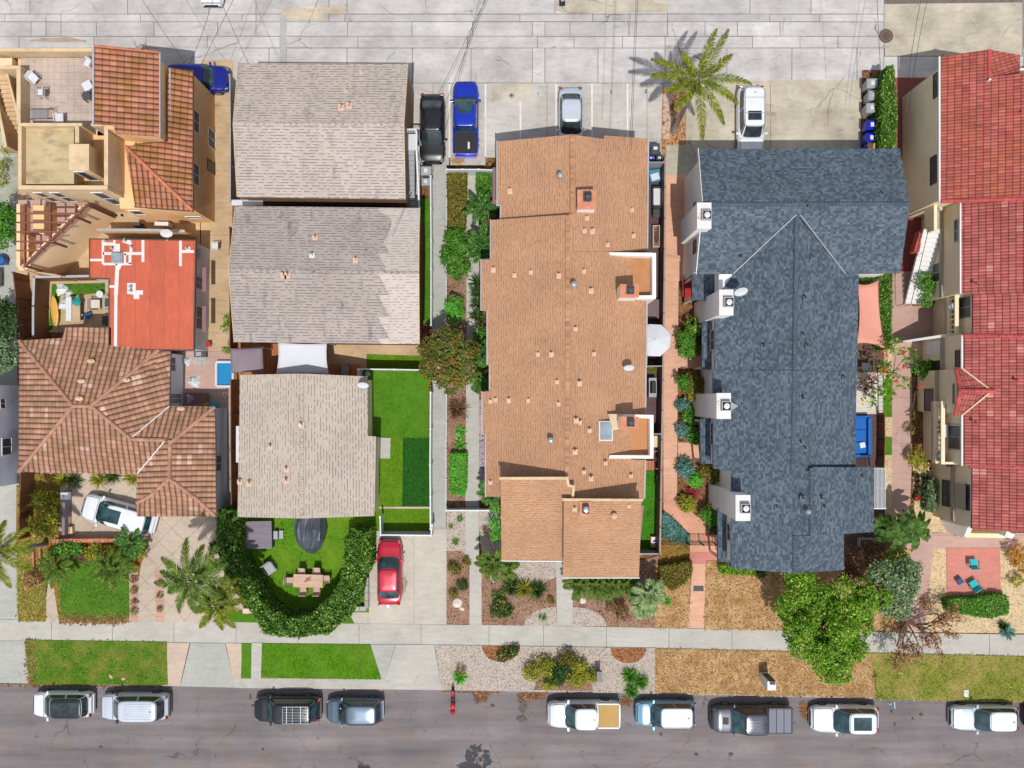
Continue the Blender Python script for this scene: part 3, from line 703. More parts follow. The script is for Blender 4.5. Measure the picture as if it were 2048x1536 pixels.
def rosette(label, px, py, r, mat, n=26, w=0.08, h=0.5, name='agave', cat='plant', group=None, z0=0.0, spread=1.0, shape='blade', zt=0.0):
    """strap leaves fanning out from one centre (agave, yucca, flax, grass tuft). px,py seen at height zt"""
    c = P(px, py, zt); c.z = z0; t = thing(name, label, cat, c, group=group); V = []; F = []
    for k in range(n):
        az = k * 2.399; e = random.uniform(0.15, 1.15) * spread
        l = r * random.uniform(0.8, 1.15)
        d = Vector((math.cos(az) * math.cos(1.35 - e), math.sin(az) * math.cos(1.35 - e), math.sin(1.35 - e)))
        s = Vector((-math.sin(az), math.cos(az), 0)) * w
        p0 = Vector((0, 0, 0.04)) + Vector((d.x, d.y, 0)) * 0.05; p1 = p0 + d * l * 0.5 ; p2 = p1 + (d + Vector((0, 0, -0.25 * h))) * l * 0.3; p3 = p2 + (d + Vector((0, 0, -0.8 * h))) * l * 0.3
        for q in (p1, p2, p3): q.z = max(q.z, 0.03)
        o = len(V); V += [p0 - s * .5, p0 + s * .5, p1 + s * .6, p1 - s * .6, p2 + s * .4, p2 - s * .4, p3]
        F += [(o, o + 1, o + 2, o + 3), (o + 3, o + 2, o + 4, o + 5), (o + 5, o + 4, o + 6)]
    me = bpy.data.meshes.new('leaves'); me.from_pydata(V, [], F)
    at = me.attributes.new('tint', 'FLOAT', 'FACE'); tt = np.repeat(rng.random(n), 3); at.data.foreach_set('value', tt)
    me.materials.append(mat); o = bpy.data.objects.new('leaves', me); COL.objects.link(o); o.parent = t
    MB().lathe([(r * 0.10, 0), (r * 0.12, 0.05), (r * 0.05, 0.14)], (c.x, c.y, z0), 8).build('core', BARK, t)
    return t
def blades(name, pts, n, mat, s=0.07, z=0.03, zmin=0.0, ragged=0.06):
    """short grass blades lying and standing over a lawn: uncountable, one object"""
    poly = [tuple(P(x, y)[:2]) for x, y in pts]
    xy = poly_points(poly, n) + rng.normal(size=(n, 2)) * ragged
    c = np.stack([xy[:, 0], xy[:, 1], rng.uniform(0.02, 0.02 + z, n) + zmin], 1)
    V, F = leaf_soup(c, s, 0.5, 2.4); V[:, 2] = np.maximum(V[:, 2], zmin + 0.006)
    o = link_soup(name, V, F, mat, None, rng.random(n)); o['kind'] = 'stuff'; return o
# ------------------------------------------------------------ ground, road, pavements, yards
STREET_Z = -0.13
_pc = [0]
def patch(name, pts, z, mat, th=0.0, kind='structure', tint=0.5):
    _pc[0] += 1; z += 0.0006 * _pc[0]
    """flat ground patch from photo pixels at its own height; th > 0 gives it thickness"""
    W = PP(pts, z); mb = MB()
    if th: mb.prism(W, z - th, z, tint)
    else:
        ar = sum(W[i].x * W[(i + 1) % len(W)].y - W[(i + 1) % len(W)].x * W[i].y for i in range(len(W)))
        mb.face(W if ar > 0 else W[::-1], tint)
    o = mb.build(name, mat, origin=(W[0].x, W[0].y, z)); o['kind'] = kind; return o
KERB = [(-1200, 1336), (0, 1365.5), (340, 1372), (480, 1375.5), (880, 1380), (1100, 1384), (1310, 1387.5), (1700, 1396), (1900, 1402), (2048, 1405), (3300, 1436)]
# wide terrain sheet, then the street lower than the lots
mb = MB(); mb.face([(-260, -260, -0.2), (260, -260, -0.2), (260, 260, -0.2), (-260, 260, -0.2)]); struct(mb.build('ground', DIRT, origin=(0, 0, -0.2)))
W = [P(x, y, STREET_Z) for x, y in KERB]
mb = MB(); mb.face([(W[0].x, -120, STREET_Z), (W[-1].x, -120, STREET_Z)] + [tuple(p) for p in W[::-1]])
struct(mb.build('road', ASPH, origin=(0, -25, STREET_Z)))
# darker resurfaced strips and patches of the road
def roadpatch(pts, tint):
    patch('road_patch', pts, STREET_Z + 0.006, ASPH, tint=tint)
roadpatch([(-50, 1500), (422, 1498), (424, 1600), (-50, 1600)], 0.32)
roadpatch([(605, 1502), (900, 1503), (905, 1530), (600, 1532)], 0.42)
roadpatch([(-300, 1366), (0, 1372), (480, 1382), (880, 1386), (880, 1436), (500, 1428), (0, 1424), (-300, 1420)], 0.42)
roadpatch([(1310, 1394), (1750, 1404), (2048, 1412), (2300, 1418), (2300, 1470), (1750, 1462), (1310, 1452)], 0.44)
roadpatch([(780, 1392), (1040, 1390), (1040, 1444), (770, 1440)], 0.42)
roadpatch([(1035, 1404), (1062, 1404), (1058, 1450), (1230, 1470), (1040, 1468)], 0.36)
W2 = PP(KERB, 0.0)
mb = MB(); mb.prism([(W2[0].x, 130)] + [(p.x, p.y + 0.05) for p in W2] + [(W2[-1].x, 130)], -0.16, -0.02)
struct(mb.build('terrain', DIRT, origin=(0, 0, -0.16)))
mb = MB()
for a, b in zip(W2[:-1], W2[1:]):
    mb.prism([(a.x, a.y), (b.x, b.y), (b.x, b.y + 0.2), (a.x, a.y + 0.2)], -0.16, 0.012)
struct(mb.build('kerb', KERBM, origin=(0, -22, -0.16)))
mb = MB()   # shallow concrete gutter pan stains along the kerb foot
# sidewalk slabs between expansion joints
TOPS = [(-900, 1230), (0, 1239), (440, 1244), (720, 1247.5), (900, 1249.5), (1110, 1252), (1320, 1256), (1560, 1260), (1790, 1265), (2048, 1269.5), (2900, 1284)]
BOTS = [(-900, 1268), (0, 1281.5), (440, 1286), (720, 1289.5), (900, 1290.5), (1110, 1292), (1320, 1296), (1560, 1302), (1790, 1308), (2048, 1313.5), (2900, 1332)]
def interp(T, x):
    for (x0, y0), (x1, y1) in zip(T[:-1], T[1:]):
        if x <= x1: return y0 + (y1 - y0) * (x - x0) / (x1 - x0)
    return T[-1][1]
JX = [-880, -500, -140, -20, 103, 225, 348, 472, 596, 718, 842, 978, 1087, 1213, 1338, 1464, 1590, 1716, 1845, 1979, 2104, 2230, 2500, 2880]
mb = MB()
for i, (a, b) in enumerate(zip(JX[:-1], JX[1:])):
    g = 0.38
    mb.prism(PP([(a + g, interp(TOPS, a)), (b - g, interp(TOPS, b)), (b - g, interp(BOTS, b)), (a + g, interp(BOTS, a))], 0.02), -0.1, 0.02, [0.5, 0.62, 0.4, 0.55, 0.46][i % 5])
struct(mb.build('sidewalk', CONC_WALK, origin=(0, -18, -0.1)))

# alley: rows of old poured slabs with their own tones
patch('alley_bed', [(-900, -430), (2800, -430), (2800, 170), (-900, 170)], -0.014, m_plain('joint_dirt', C(120, 108, 98), .95, .25, 2))
rowsY = [-420, -260, -150, -70, -34, -4, 28, 43.5, 72.5, 96, 166]
mb = MB(); al = random.Random(5)
known = {5: [60, 255, 418, 512, 658, 694, 1110, 1335, 1500, 1622], 6: [10, 92, 122, 281, 484, 512, 658, 690, 1040, 1185, 1260, 1335, 1540, 1640],
         7: [62, 92, 122, 193, 308, 435, 512, 572, 695, 824, 945, 1065, 1090, 1140, 1258, 1335, 1410, 1475, 1560], 8: [38, 188, 415, 560, 716, 935, 1075, 1148, 1245, 1330, 1505, 1600, 1676], 9: [-40, 128, 320, 440, 538, 573, 694, 825, 942, 1065, 1090, 1196, 1330, 1454, 1584, 1714]}
known = {k - 0: v for k, v in known.items()}
for r in range(len(rowsY) - 1):
    y0, y1 = rowsY[r], rowsY[r + 1]
    xs = [-700, -560, -420, -300, -180, -60] + [x for x in known.get(r, [50 + 130 * i + al.randint(-30, 30) for i in range(13)]) if x > -50] + [1768, 2047, 2200, 2400, 2700]
    for a, b in zip(xs[:-1], xs[1:]):
        if a >= 1768 and a < 2047 and 5 <= r <= 8: continue
        t = al.uniform(0.25, 0.75)
        if r == 6 and 900 < a < 1600: t -= 0.25
        yb0, yb1 = y0 + al.uniform(.4, .9), y1 - al.uniform(.4, .9)
        mb.prism(PP([(a + al.uniform(.4, .9), yb0), (b - .6, yb0), (b - al.uniform(.4, 1.0), yb1), (a + .5, yb1)], 0.0), -0.1, 0.0, t)
mb.prism(PP([(1768.5, 8), (2045, 5), (2045, 113), (1768.5, 113)], 0.0), -0.1, 0.0, 0.30)
struct(mb.build('alley', CONC_ALLEY, origin=(0, 28, -0.1)))
patch('alley_patch', [(1769.5, 8.8), (2044, 6), (2044, 112), (1769.5, 112)], 0.005, CONC_OLD)
patch('alley_patch', [(560, 14), (692, 14), (692, 27), (656, 27), (656, 40), (574, 40), (560, 26)], 0.005, m_concrete('concrete_warm', C(212, 196, 174), 0.3, 0.4))
patch('alley_patch', [(560, 30), (573, 30), (573, 130), (560, 130)], 0.007, CONC_GREY)
patch('alley_patch', [(1114, -60), (1336, -60), (1336, 22), (1135, 26), (1112, 20)], 0.05, CONC_OLD, th=0.06)

# lots -------------------------------------------------
patch('driveway', [(318, 96), (478, 96), (478, 200), (318, 200)], 0.002, CONC_ALLEY, tint=0.45)
pads = [(812, 166, 866, 320), (866, 166, 898, 330), (900, 166, 971, 330), (971, 166, 1042, 315), (1042, 166, 1094, 315), (1094, 166, 1183, 315), (1183, 166, 1254, 315), (1254, 166, 1294, 330), (1294, 166, 1327, 345)]
mb = MB()
for i, (a, b, c, d) in enumerate(pads): mb.prism(PP([(a + .4, b + .5), (c - .4, b + .5), (c - .4, d), (a + .4, d)], 0.004), -0.08, 0.004, [0.55, 0.5, 0.35, 0.75, 0.45, 0.4, 0.5, 0.55, 0.35][i])
struct(mb.build('parking_lot', CONC_PAD, origin=(0, 22, -0.08)))
patch('parking_patch', [(984, 168), (1063, 168), (1063, 202), (984, 202)], 0.009, CONC_OLD, tint=0.7)
mb = MB()
for x, y0, y1 in ((899, 168, 315), (971, 168, 313), (1041, 203, 305), (1112, 168, 305), (1184, 167, 305), (1255, 167, 305)):
    a = P(x, y0); b = P(x, y1); mb.box(a.x - 0.06, b.y, 0.003, a.x + 0.06, a.y, 0.013)
struct(mb.build('parking_line', PAINTW, origin=(0, 21, 0)))
mb = MB()
for (a, b, c, d, t) in ((1325, 166, 1371, 345, .3), (1371, 163, 1541, 223, .6), (1371, 223, 1541, 345, .5), (1541, 160, 1726, 345, .55)):
    mb.prism(PP([(a + .4, b + .4), (c - .4, b), (c - .4, d), (a + .4, d)], 0.004), -0.08, 0.004, t)
struct(mb.build('driveway', CONC_OLD, origin=(14, 21, -0.08)))
patch('rock_bed', [(1325, 180), (1369, 180), (1371, 300), (1335, 340), (1322, 300)], 0.014, m_speckle('soil_tan', C(178, 130, 90), C(196, 150, 110), C(130, 88, 56), 9.0))
patch('driveway', [(1786, 155), (1890, 155), (1890, 560), (1786, 560)], 0.0, CONC_BRICKRED)
patch('planting_strip', [(1724, 140), (1790, 140), (1792, 545), (1716, 545)], 0.012, DIRT)
patch('path', [(1782, 543), (1824, 543), (1824, 900), (1820, 1030), (1784, 1030)], 0.008, CONC_PINK)
patch('path', [(1812, 612), (1878, 612), (1878, 735), (1818, 735)], 0.004, CONC_PINK, tint=0.2)
patch('path', [(1784, 1030), (1820, 1030), (1868, 1068), (1862, 1140), (1850, 1262), (1796, 1262), (1830, 1180), (1820, 1110)], 0.008, CONC_PINK, tint=0.4)
patch('path', [(1866, 1066), (2060, 1066), (2060, 1097), (1864, 1097)], 0.012, CONC_PINK)
patch('planting_bed', [(1818, 735), (1870, 735), (1870, 1066), (1824, 1040)], 0.003, DIRT)
patch('gravel_bed', [(1826, 925), (1920, 925), (1920, 1068), (1830, 1062)], 0.006, GRAVEL_T)
patch('gravel_bed', [(1862, 1090), (2160, 1060), (2160, 1268), (1820, 1264)], 0.005, GRAVEL_T)
patch('patio', [(1893, 1096), (2000, 1096), (2002, 1196), (1894, 1202)], 0.05, CONC_ROSE, th=0.08)
patch('planting_strip', [(1768, 545), (1784, 545), (1784, 1030), (1768, 1030)], 0.006, GRAVEL_T)
for y0, y1 in ((758, 834), (874, 910)):
    patch('turf_strip', [(1766, y0), (1784, y0), (1784, y1), (1766, y1)], 0.02, TURF)
patch('patio', [(1712, 745), (1766, 745), (1766, 828), (1712, 828)], 0.02, m_concrete('patio_pale', C(226, 216, 206), 0.1, 0.15))
patch('deck', [(1708, 828), (1768, 828), (1768, 935), (1708, 935)], 0.02, WOOD_D)
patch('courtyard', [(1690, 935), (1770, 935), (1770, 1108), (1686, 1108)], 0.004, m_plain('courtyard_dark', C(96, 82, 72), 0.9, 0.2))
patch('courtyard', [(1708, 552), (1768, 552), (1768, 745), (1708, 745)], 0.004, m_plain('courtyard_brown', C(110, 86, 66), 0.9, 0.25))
# salmon walkway beside the slate-roofed house
patch('driveway', [(1332, 290), (1410, 290), (1410, 350), (1332, 350)], 0.004, CONC_OLD, tint=.2)
patch('path', [(1329, 350), (1392, 350), (1392, 560), (1357, 562), (1354, 990), (1327, 1020), (1326, 620)], 0.008, CONC_SALMON)
patch('path', [(1327, 985), (1355, 1004), (1440, 1066), (1440, 1076), (1434, 1128), (1380, 1128), (1380, 1068), (1327, 1021)], 0.014, m_concrete('concrete_salmon_pale', C(230, 170, 140), 0.15, 0.2, tint=0.05))
patch('path', [(1354, 737), (1405, 737), (1405, 712), (1354, 712)], 0.012, CONC_SALMON)
patch('path', [(1356, 885), (1400, 885), (1400, 917), (1356, 917)], 0.012, CONC_SALMON)
patch('path', [(1385, 1126), (1413, 1126), (1409, 1257), (1376, 1256)], 0.010, CONC_SALMON)
patch('path', [(1380, 1104), (1437, 1104), (1437, 1128), (1381, 1128)], 0.018, CONC_ROSE)
patch('planting_bed', [(1354, 590), (1410, 590), (1440, 1075), (1356, 1000)], 0.002, DIRT)
patch('planting_bed', [(1325, 1020), (1381, 1070), (1381, 1130), (1318, 1130)], 0.003, GRASS_DEAD)
# dark deck strip east of the brown-shingled house
patch('deck', [(1285, 330), (1326, 330), (1326, 920), (1285, 920)], 0.01, WOOD_D)
patch('turf_strip', [(1285, 942), (1316, 942), (1316, 1105), (1270, 1105)], 0.02, m_speckle('turf_side', C(66, 132, 30), C(76, 140, 36), C(54, 112, 24), 14.0))
# strip between the shingled houses
patch('path', [(864, 318), (893, 318), (892, 1065), (865, 1065)], 0.006, CONC_GREY)
patch('driveway', [(839, 318), (866, 318), (866, 360), (839, 360)], 0.006, CONC_OLD)
patch('planting_bed', [(893, 342), (933, 342), (933, 1020), (893, 1020)], 0.002, MULCH)
patch('path', [(931, 342), (958, 342), (958, 640), (958, 1112), (930, 1112), (933, 640)], 0.008, CONC_WALK)
patch('gravel_bed', [(957, 800), (985, 800), (985, 1000), (957, 1000)], 0.004, m_speckle('gravel_mauve', C(170, 150, 160), C(190, 170, 176), C(120, 100, 110), 9.0))
patch('planting_bed', [(957, 390), (1000, 390), (1000, 800), (957, 800)], 0.003, DIRT)
patch('planting_bed', [(957, 1000), (1004, 1000), (1004, 1120), (985, 1110), (960, 1022)], 0.003, DIRT)
# side yard of the grey shingled houses
patch('turf_strip', [(838, 398), (862, 398), (862, 648), (838, 648)], 0.012, TURF)
patch('side_path', [(812, 300), (840, 300), (840, 690), (812, 690)], 0.004, CONC_GREY)
patch('patio', [(650, 684), (858, 684), (858, 716), (650, 716)], 0.010, CONC_TAN)
patch('patio', [(655, 700), (733, 700), (733, 760), (655, 760)], 0.008, CONC_TAN)
patch('deck', [(462, 680), (560, 680), (560, 760), (462, 760)], 0.02, WOOD_O)
patch('turf_strip', [(733, 708), (850, 712), (850, 738), (733, 738)], 0.02, TURF_Y)
patch('turf', [(725, 738), (858, 738), (857, 876), (725, 876)], 0.02, TURF)
patch('turf', [(740, 875), (860, 875), (860, 1015), (740, 1015)], 0.018, TURF_Y)
patch('turf_panel', [(806, 875.5), (860, 875.5), (860, 1014), (804, 1014)], 0.028, TURF_D)
patch('turf', [(735, 1018), (860, 1018), (860, 1062), (735, 1062)], 0.018, TURF_Y)
patch('turf_kerb', [(740, 1013.5), (860, 1013.5), (860, 1017.5), (740, 1017.5)], 0.04, CONC_APRON, th=0.06)
patch('stepping_slab', [(752, 875), (781, 876), (780, 917), (751, 917)], 0.06, CONC_WALK, th=0.08)
patch('lawn', [(470, 1030), (740, 1030), (738, 1225), (490, 1225)], 0.02, m_speckle('turf_yard', C(84, 134, 28), C(98, 148, 34), C(62, 108, 20), 13.0, bigcol=C(122, 152, 40), bigscale=0.4, bigamt=0.6))
patch('lawn', [(440, 1222), (560, 1222), (560, 1245), (425, 1244)], 0.015, TURF)
patch('lawn', [(640, 1222), (694, 1219), (709, 1247), (640, 1247)], 0.015, TURF)
patch('driveway', [(735, 1058), (893, 1058), (893, 1249), (708, 1247), (695, 1219), (735, 1219)], 0.012, CONC_DRIVE)
# west lots
patch('path', [(402, 120), (466, 120), (464, 705), (402, 705)], 0.004, CONC_TAN)
patch('patio', [(338, 700), (470, 700), (470, 815), (338, 815)], 0.006, CONC_PINK)
patch('yard', [(20, 380), (400, 380), (400, 560), (20, 560)], 0.0, CONC_TAN)
patch('yard', [(60, 550), (225, 550), (225, 665), (60, 665)], 0.003, CONC_TAN)
patch('yard_bed', [(104, 568), (210, 566), (210, 584), (150, 592), (122, 590), (104, 660), (97, 660)], 0.012, GRASS2)
patch('side_yard', [(425, 800), (470, 800), (470, 1045), (425, 1045)], 0.003, CONC_GREY)
patch('driveway', [(70, 930), (440, 930), (446, 1100), (490, 1225), (490, 1245), (85, 1242), (110, 1080), (118, 1000)], 0.006, CONC_DIAG)
patch('driveway', [(-160, 960), (38, 960), (36, 1080), (38, 1239), (-160, 1236)], 0.004, CONC_GREY)
patch('driveway', [(-160, 1281), (50, 1282), (66, 1367), (-160, 1362)], 0.004, CONC_GREY)
patch('yard', [(-200, 262), (36, 262), (36, 440), (-200, 440)], 0.0, m_concrete('concrete_mossy', C(176, 178, 160), .3, .5))
patch('yard', [(-200, 440), (28, 440), (36, 780), (-200, 780)], 0.0, CONC_GREY)
patch('verge', [(33, 970), (48, 970), (92, 1080), (92, 1242), (37, 1242), (32, 1080)], 0.012, GRASS_DEAD)
patch('planting_bed', [(85, 1085), (300, 1078), (282, 1130), (262, 1245), (118, 1244), (105, 1160)], 0.010, GRASS_DEAD)
patch('lawn', [(118, 1120), (258, 1120), (259, 1232), (240, 1240), (122, 1238)], 0.022, GRASS2)
patch('planting_bed', [(68, 948), (120, 948), (118, 1085), (66, 1085)], 0.012, GRASS_DEAD)
CONC_BORD = m_concrete('border_tile', C(206, 164, 144), .1, .3, joint=(None, .6), jcol=.3)
patch('border_path', [(258, 1140), (276, 1140), (276, 1244), (258, 1244)], 0.016, CONC_BORD)
patch('border_path', [(309, 1140), (328, 1140), (328, 1244), (312, 1244)], 0.016, CONC_BORD)
patch('verge', [(52, 1280), (333, 1284), (336, 1370), (60, 1368)], 0.02, GRASS)
patch('apron', [(334, 1285), (379, 1286), (360, 1371), (333, 1371)], 0.016, CONC_APRON)
patch('apron', [(381, 1286), (450, 1287), (470, 1374), (361, 1372)], 0.012, CONC_GREY)
patch('apron', [(451, 1286), (484, 1287), (482, 1357), (466, 1357)], 0.016, CONC_APRON)
patch('apron', [(466, 1355), (772, 1357), (775, 1379), (470, 1376)], 0.006, CONC_WALK)
patch('verge', [(483, 1287), (503, 1287), (502, 1357), (483, 1357)], 0.022, TURF)
patch('path', [(503, 1286), (524, 1286), (522, 1357), (502, 1357)], 0.012, CONC_WALK)
patch('verge', [(524, 1287), (741, 1289), (762, 1359), (523, 1356)], 0.024, m_speckle('verge_turf', C(76, 128, 16), C(92, 142, 24), C(56, 104, 10), 13.0, big=0.15, bigcol=C(112, 140, 48), bigscale=.6, bigamt=.45))
patch('apron', [(741, 1289), (791, 1289), (770, 1359), (763, 1359)], 0.012, CONC_GREY)
patch('apron', [(792, 1289), (868, 1290), (884, 1380), (770, 1379), (770, 1359)], 0.010, CONC_WALK)
patch('gravel_bed', [(869, 1290), (1310, 1296), (1310, 1386), (884, 1380)], 0.014, GRAVEL)
def arc(cx, cy, rx, ry, a0, a1, n=14): return [(cx + rx * math.cos(R(a0 + (a1 - a0) * i / n)), cy + ry * math.sin(R(a0 + (a1 - a0) * i / n))) for i in range(n + 1)]
patch('mulch_bed', [(964, 1292)] + arc(1002, 1292, 38, 32, 180, 0)[::-1], 0.022, MULCH_RED)
patch('mulch_bed', arc(1257, 1296, 36, 31, 0, 180), 0.022, MULCH_RED)
patch('mulch_bed', [(1068, 1380), (1075, 1350), (1140, 1345), (1180, 1352), (1186, 1382)], 0.022, MULCH)
patch('verge', [(1310, 1297), (1742, 1307), (1750, 1394), (1310, 1385)], 0.02, GRASS_DRY)
patch('verge', [(1742, 1306), (2160, 1316), (2160, 1407), (1750, 1397)], 0.02, GRASS_OLIVE)
# front garden of the brown-shingled house
patch('gravel_bed', [(893, 1021), (933, 1021), (938, 1110), (893, 1110)], 0.012, GRAVEL)
patch('mulch_bed', [(893, 1102), (925, 1102), (939, 1120), (939, 1249), (893, 1249)], 0.016, MULCH)
patch('path', [(931, 1021), (955, 1021), (957, 1110), (963, 1116), (963, 1250), (939, 1250), (939, 1120), (931, 1110)], 0.02, CONC_WALK)
patch('gravel_bed', [(955, 1021), (1004, 1021), (1004, 1122), (965, 1125)], 0.010, GRAVEL)
patch('mulch_bed', [(963, 1112), (1130, 1118), (1114, 1252), (963, 1250)], 0.012, MULCH)
patch('gravel_bed', [(1000, 1118), (1114, 1118), (1114, 1154), (1090, 1163), (1066, 1171), (1044, 1166), (1020, 1150), (998, 1140)], 0.020, GRAVEL)
patch('gravel_bed', [(1047, 1252)] + arc(1112, 1252, 64, 38, 180, 270, 10) + [(1114, 1252)], 0.020, GRAVEL)
patch('path', [(1112, 1118), (1146, 1120), (1145, 1252), (1114, 1252)], 0.028, CONC_WALK)
patch('mulch_bed', [(1145, 1120), (1290, 1120), (1318, 1110), (1311, 1256), (1145, 1252)], 0.012, MULCH)
patch('gravel_bed', arc(1145, 1252, 68, 38, 270, 360, 10) + [(1145, 1253)], 0.020, GRAVEL)
patch('lawn', [(1311, 1128), (1382, 1128), (1376, 1256), (1310, 1255)], 0.018, GRASS_DRY)
patch('lawn', [(1413, 1122), (1820, 1100), (1800, 1263), (1409, 1258)], 0.018, GRASS_DRY)

# loose blades that fray the lawn edges and give the dead grass its clumps
blades('grass', [(52, 1280), (333, 1284), (336, 1370), (60, 1368)], 9000, LF_GRASSB, 0.07, zmin=0.02)
blades('grass', [(52, 1280), (70, 1280), (74, 1372), (56, 1368)], 600, LF_BROWN, 0.09, zmin=0.02, ragged=0.12)
blades('grass', [(118, 1120), (258, 1120), (259, 1232), (122, 1238)], 5000, LF_GRASSB, 0.07, zmin=0.02)
blades('grass', [(128, 1226), (256, 1228), (250, 1246), (120, 1245)], 900, LF_BROWN, 0.1, zmin=0.02, ragged=0.1)
blades('grass', [(1310, 1297), (1742, 1307), (1750, 1394), (1310, 1385)], 24000, LF_GRASSD, 0.08, zmin=0.02)
blades('grass', [(1413, 1122), (1820, 1100), (1800, 1263), (1409, 1258)], 20000, LF_GRASSD, 0.08, zmin=0.02)
blades('grass', [(1311, 1128), (1382, 1128), (1376, 1256), (1310, 1255)], 4500, LF_GRASSD, 0.08, zmin=0.02)
blades('grass', [(1742, 1306), (2160, 1316), (2160, 1407), (1750, 1397)], 20000, LF_GRASSO, 0.08, zmin=0.02)
blades('grass', [(33, 1080), (92, 1080), (92, 1242), (37, 1242)], 4000, LF_GRASSO, 0.08, zmin=0.02)
blades('grass', [(524, 1287), (741, 1289), (762, 1359), (523, 1356)], 9000, LF_GRASSB, 0.05, zmin=0.02, ragged=0.02)

blades('leaf_litter', [(950, 1388), (975, 1388), (972, 1402), (952, 1402)], 260, LF_BROWN, 0.08, zmin=STREET_Z + .005, ragged=.1)
blades('leaf_litter', [(1040, 1388), (1095, 1390), (1075, 1398), (1038, 1404)], 320, LF_BROWN, 0.08, zmin=STREET_Z + .005, ragged=.12)
blades('leaf_litter', [(1600, 1406), (1622, 1412), (1612, 1440), (1604, 1430)], 240, LF_BROWN, 0.07, zmin=STREET_Z + .005, ragged=.08)
blades('leaf_litter', [(1240, 1396), (1262, 1396), (1258, 1412), (1245, 1410)], 200, LF_BROWN, 0.07, zmin=STREET_Z + .005, ragged=.08)
blades('leaf_litter', [(882, 1381), (1000, 1384), (1000, 1388), (882, 1385)], 200, LF_BROWN, 0.06, zmin=STREET_Z + .005, ragged=.05)
blades('leaf_litter', [(0, 1368), (340, 1374), (340, 1378), (0, 1373)], 420, LF_BROWN, 0.06, zmin=STREET_Z + .005, ragged=.06)

# oil drips, tyre scuffs and wet stains, thin irregular films on the paving
STAIN_D = m_plain('stain_dark', C(96, 84, 78), .8, .3, 2.5); STAIN_C = m_plain('stain_concrete', C(176, 160, 140), .9, .2, 2.0); STAIN_R = m_plain('stain_rust', C(190, 150, 96), .9, .25, 2.5)
def stain(px, py, rx, ry, mat, z, seed, n=22):
    q = random.Random(seed); pts = []
    for k in range(n): a = 2 * math.pi * k / n; f = q.uniform(.6, 1.1); pts.append((px + rx * f * math.cos(a), py + ry * f * math.sin(a)))
    patch('stain', pts, z, mat)
for i, (x, y, a, b) in enumerate(((1046, 1415, 8, 14), (1043, 1438, 12, 6), (985, 1412, 5, 3), (955, 1407, 3, 2.5), (972, 1400, 3, 2), (1784, 1424, 3, 3), (1843, 1430, 4, 3), (1826, 1438, 3, 2), (1790, 1450, 2, 5), (1462, 1510, 5, 4), (1393, 1510, 4, 3), (500, 1395, 3, 6), (505, 1412, 4, 2), (335, 1412, 3, 2), (1322, 1470, 3, 3), (525, 1500, 3, 2), (200, 1495, 3, 2))): stain(x, y, a, b, STAIN_D, STREET_Z + .012 + .0005 * i, i)
for i, (x, y, a, b) in enumerate(((915, 322, 16, 7), (1540, 228, 20, 4), (808, 1170, 7, 16), (806, 1120, 3, 10), (120, 80, 60, 6), (660, 160, 8, 2), (765, 97, 5, 2.5), (824, 97, 4, 3), (640, 96, 12, 1.5), (1108, 95, 4, 3), (940, 97, 10, 1.5), (1342, 93, 14, 2), (700, 40, 4, 3))): stain(x, y, a, b, STAIN_R if i == 0 else STAIN_C, .055 + .0005 * i, 40 + i)

patch('verge', [(-1200, 1675), (3300, 1775), (3300, 1800), (-1200, 1700)], 0.0, KERBM, th=.16)
patch('lawn', [(-1200, 1702), (3300, 1802), (3300, 2300), (-1200, 2300)], 0.01, GRASS, th=.17)
# ------------------------------------------------------------ building helpers
def walls(root, pts, z, z0, mat, name='wall', zs=None):
    """vertical walls; pts = photo pixels of the wall head seen at height z"""
    W = PP(pts, z); MB().prism(W, z0, zs if zs else z).build(name, mat, root)
    return W
def hit(A, B, px, py):
    """where the sight line of a photo pixel meets the vertical plane through A and B -> (metres along, height)"""
    G = P(px, py, 0.0); d = Vector((B.x - A.x, B.y - A.y)); L = d.length; d /= L; n = Vector((-d.y, d.x))
    t = n.dot(Vector((A.x, A.y))) / n.dot(Vector((G.x, G.y)))
    q = Vector((G.x, G.y)) * t
    return (q - Vector((A.x, A.y))).dot(d), CAMH * (1 - t)
def winrect(root, A, B, s0, s1, z0, z1, frame=None, glass=None, nx=2, nz=1, name='window', fw=0.07, away=False):
    frame = frame or TRIM; glass = glass or SCREEN
    d = Vector((B.x - A.x, B.y - A.y, 0)); d.normalize(); n = Vector((-d.y, d.x, 0))
    if n.dot(Vector((A.x, A.y, 0))) > 0: n = -n      # face the drone side
    if away: n = -n
    z0, z1 = min(z0, z1), max(z0, z1); s0, s1 = min(s0, s1), max(s0, s1)
    O = Vector((A.x, A.y, 0))
    def bx(mb, a, b, c, e, o0, o1):
        p = [O + d * a + n * o0, O + d * b + n * o0, O + d * b + n * o1, O + d * a + n * o1]
        mb.prism(p, c, e)
    f = MB()
    bx(f, s0 - fw, s1 + fw, z0 - fw, z0, -.02, .05); bx(f, s0 - fw, s1 + fw, z1, z1 + fw, -.02, .05)
    bx(f, s0 - fw, s0, z0, z1, -.02, .05); bx(f, s1, s1 + fw, z0, z1, -.02, .05)
    for i in range(1, nx): m = s0 + (s1 - s0) * i / nx; bx(f, m - .02, m + .02, z0, z1, 0.0, .045)
    for i in range(1, nz): m = z0 + (z1 - z0) * i / nz; bx(f, s0, s1, m - .02, m + .02, 0.0, .045)
    w = f.build(name, frame, root)
    g = MB(); bx(g, s0, s1, z0, z1, -.01, .02); g.build('pane', glass, w)
    return w
def win(root, A, B, p1, p2, **k):
    s0, z1 = hit(A, B, *p1); s1, z0 = hit(A, B, *p2)
    return winrect(root, A, B, s0, s1, max(0.05, min(z0, z1)), max(z0, z1), **k)
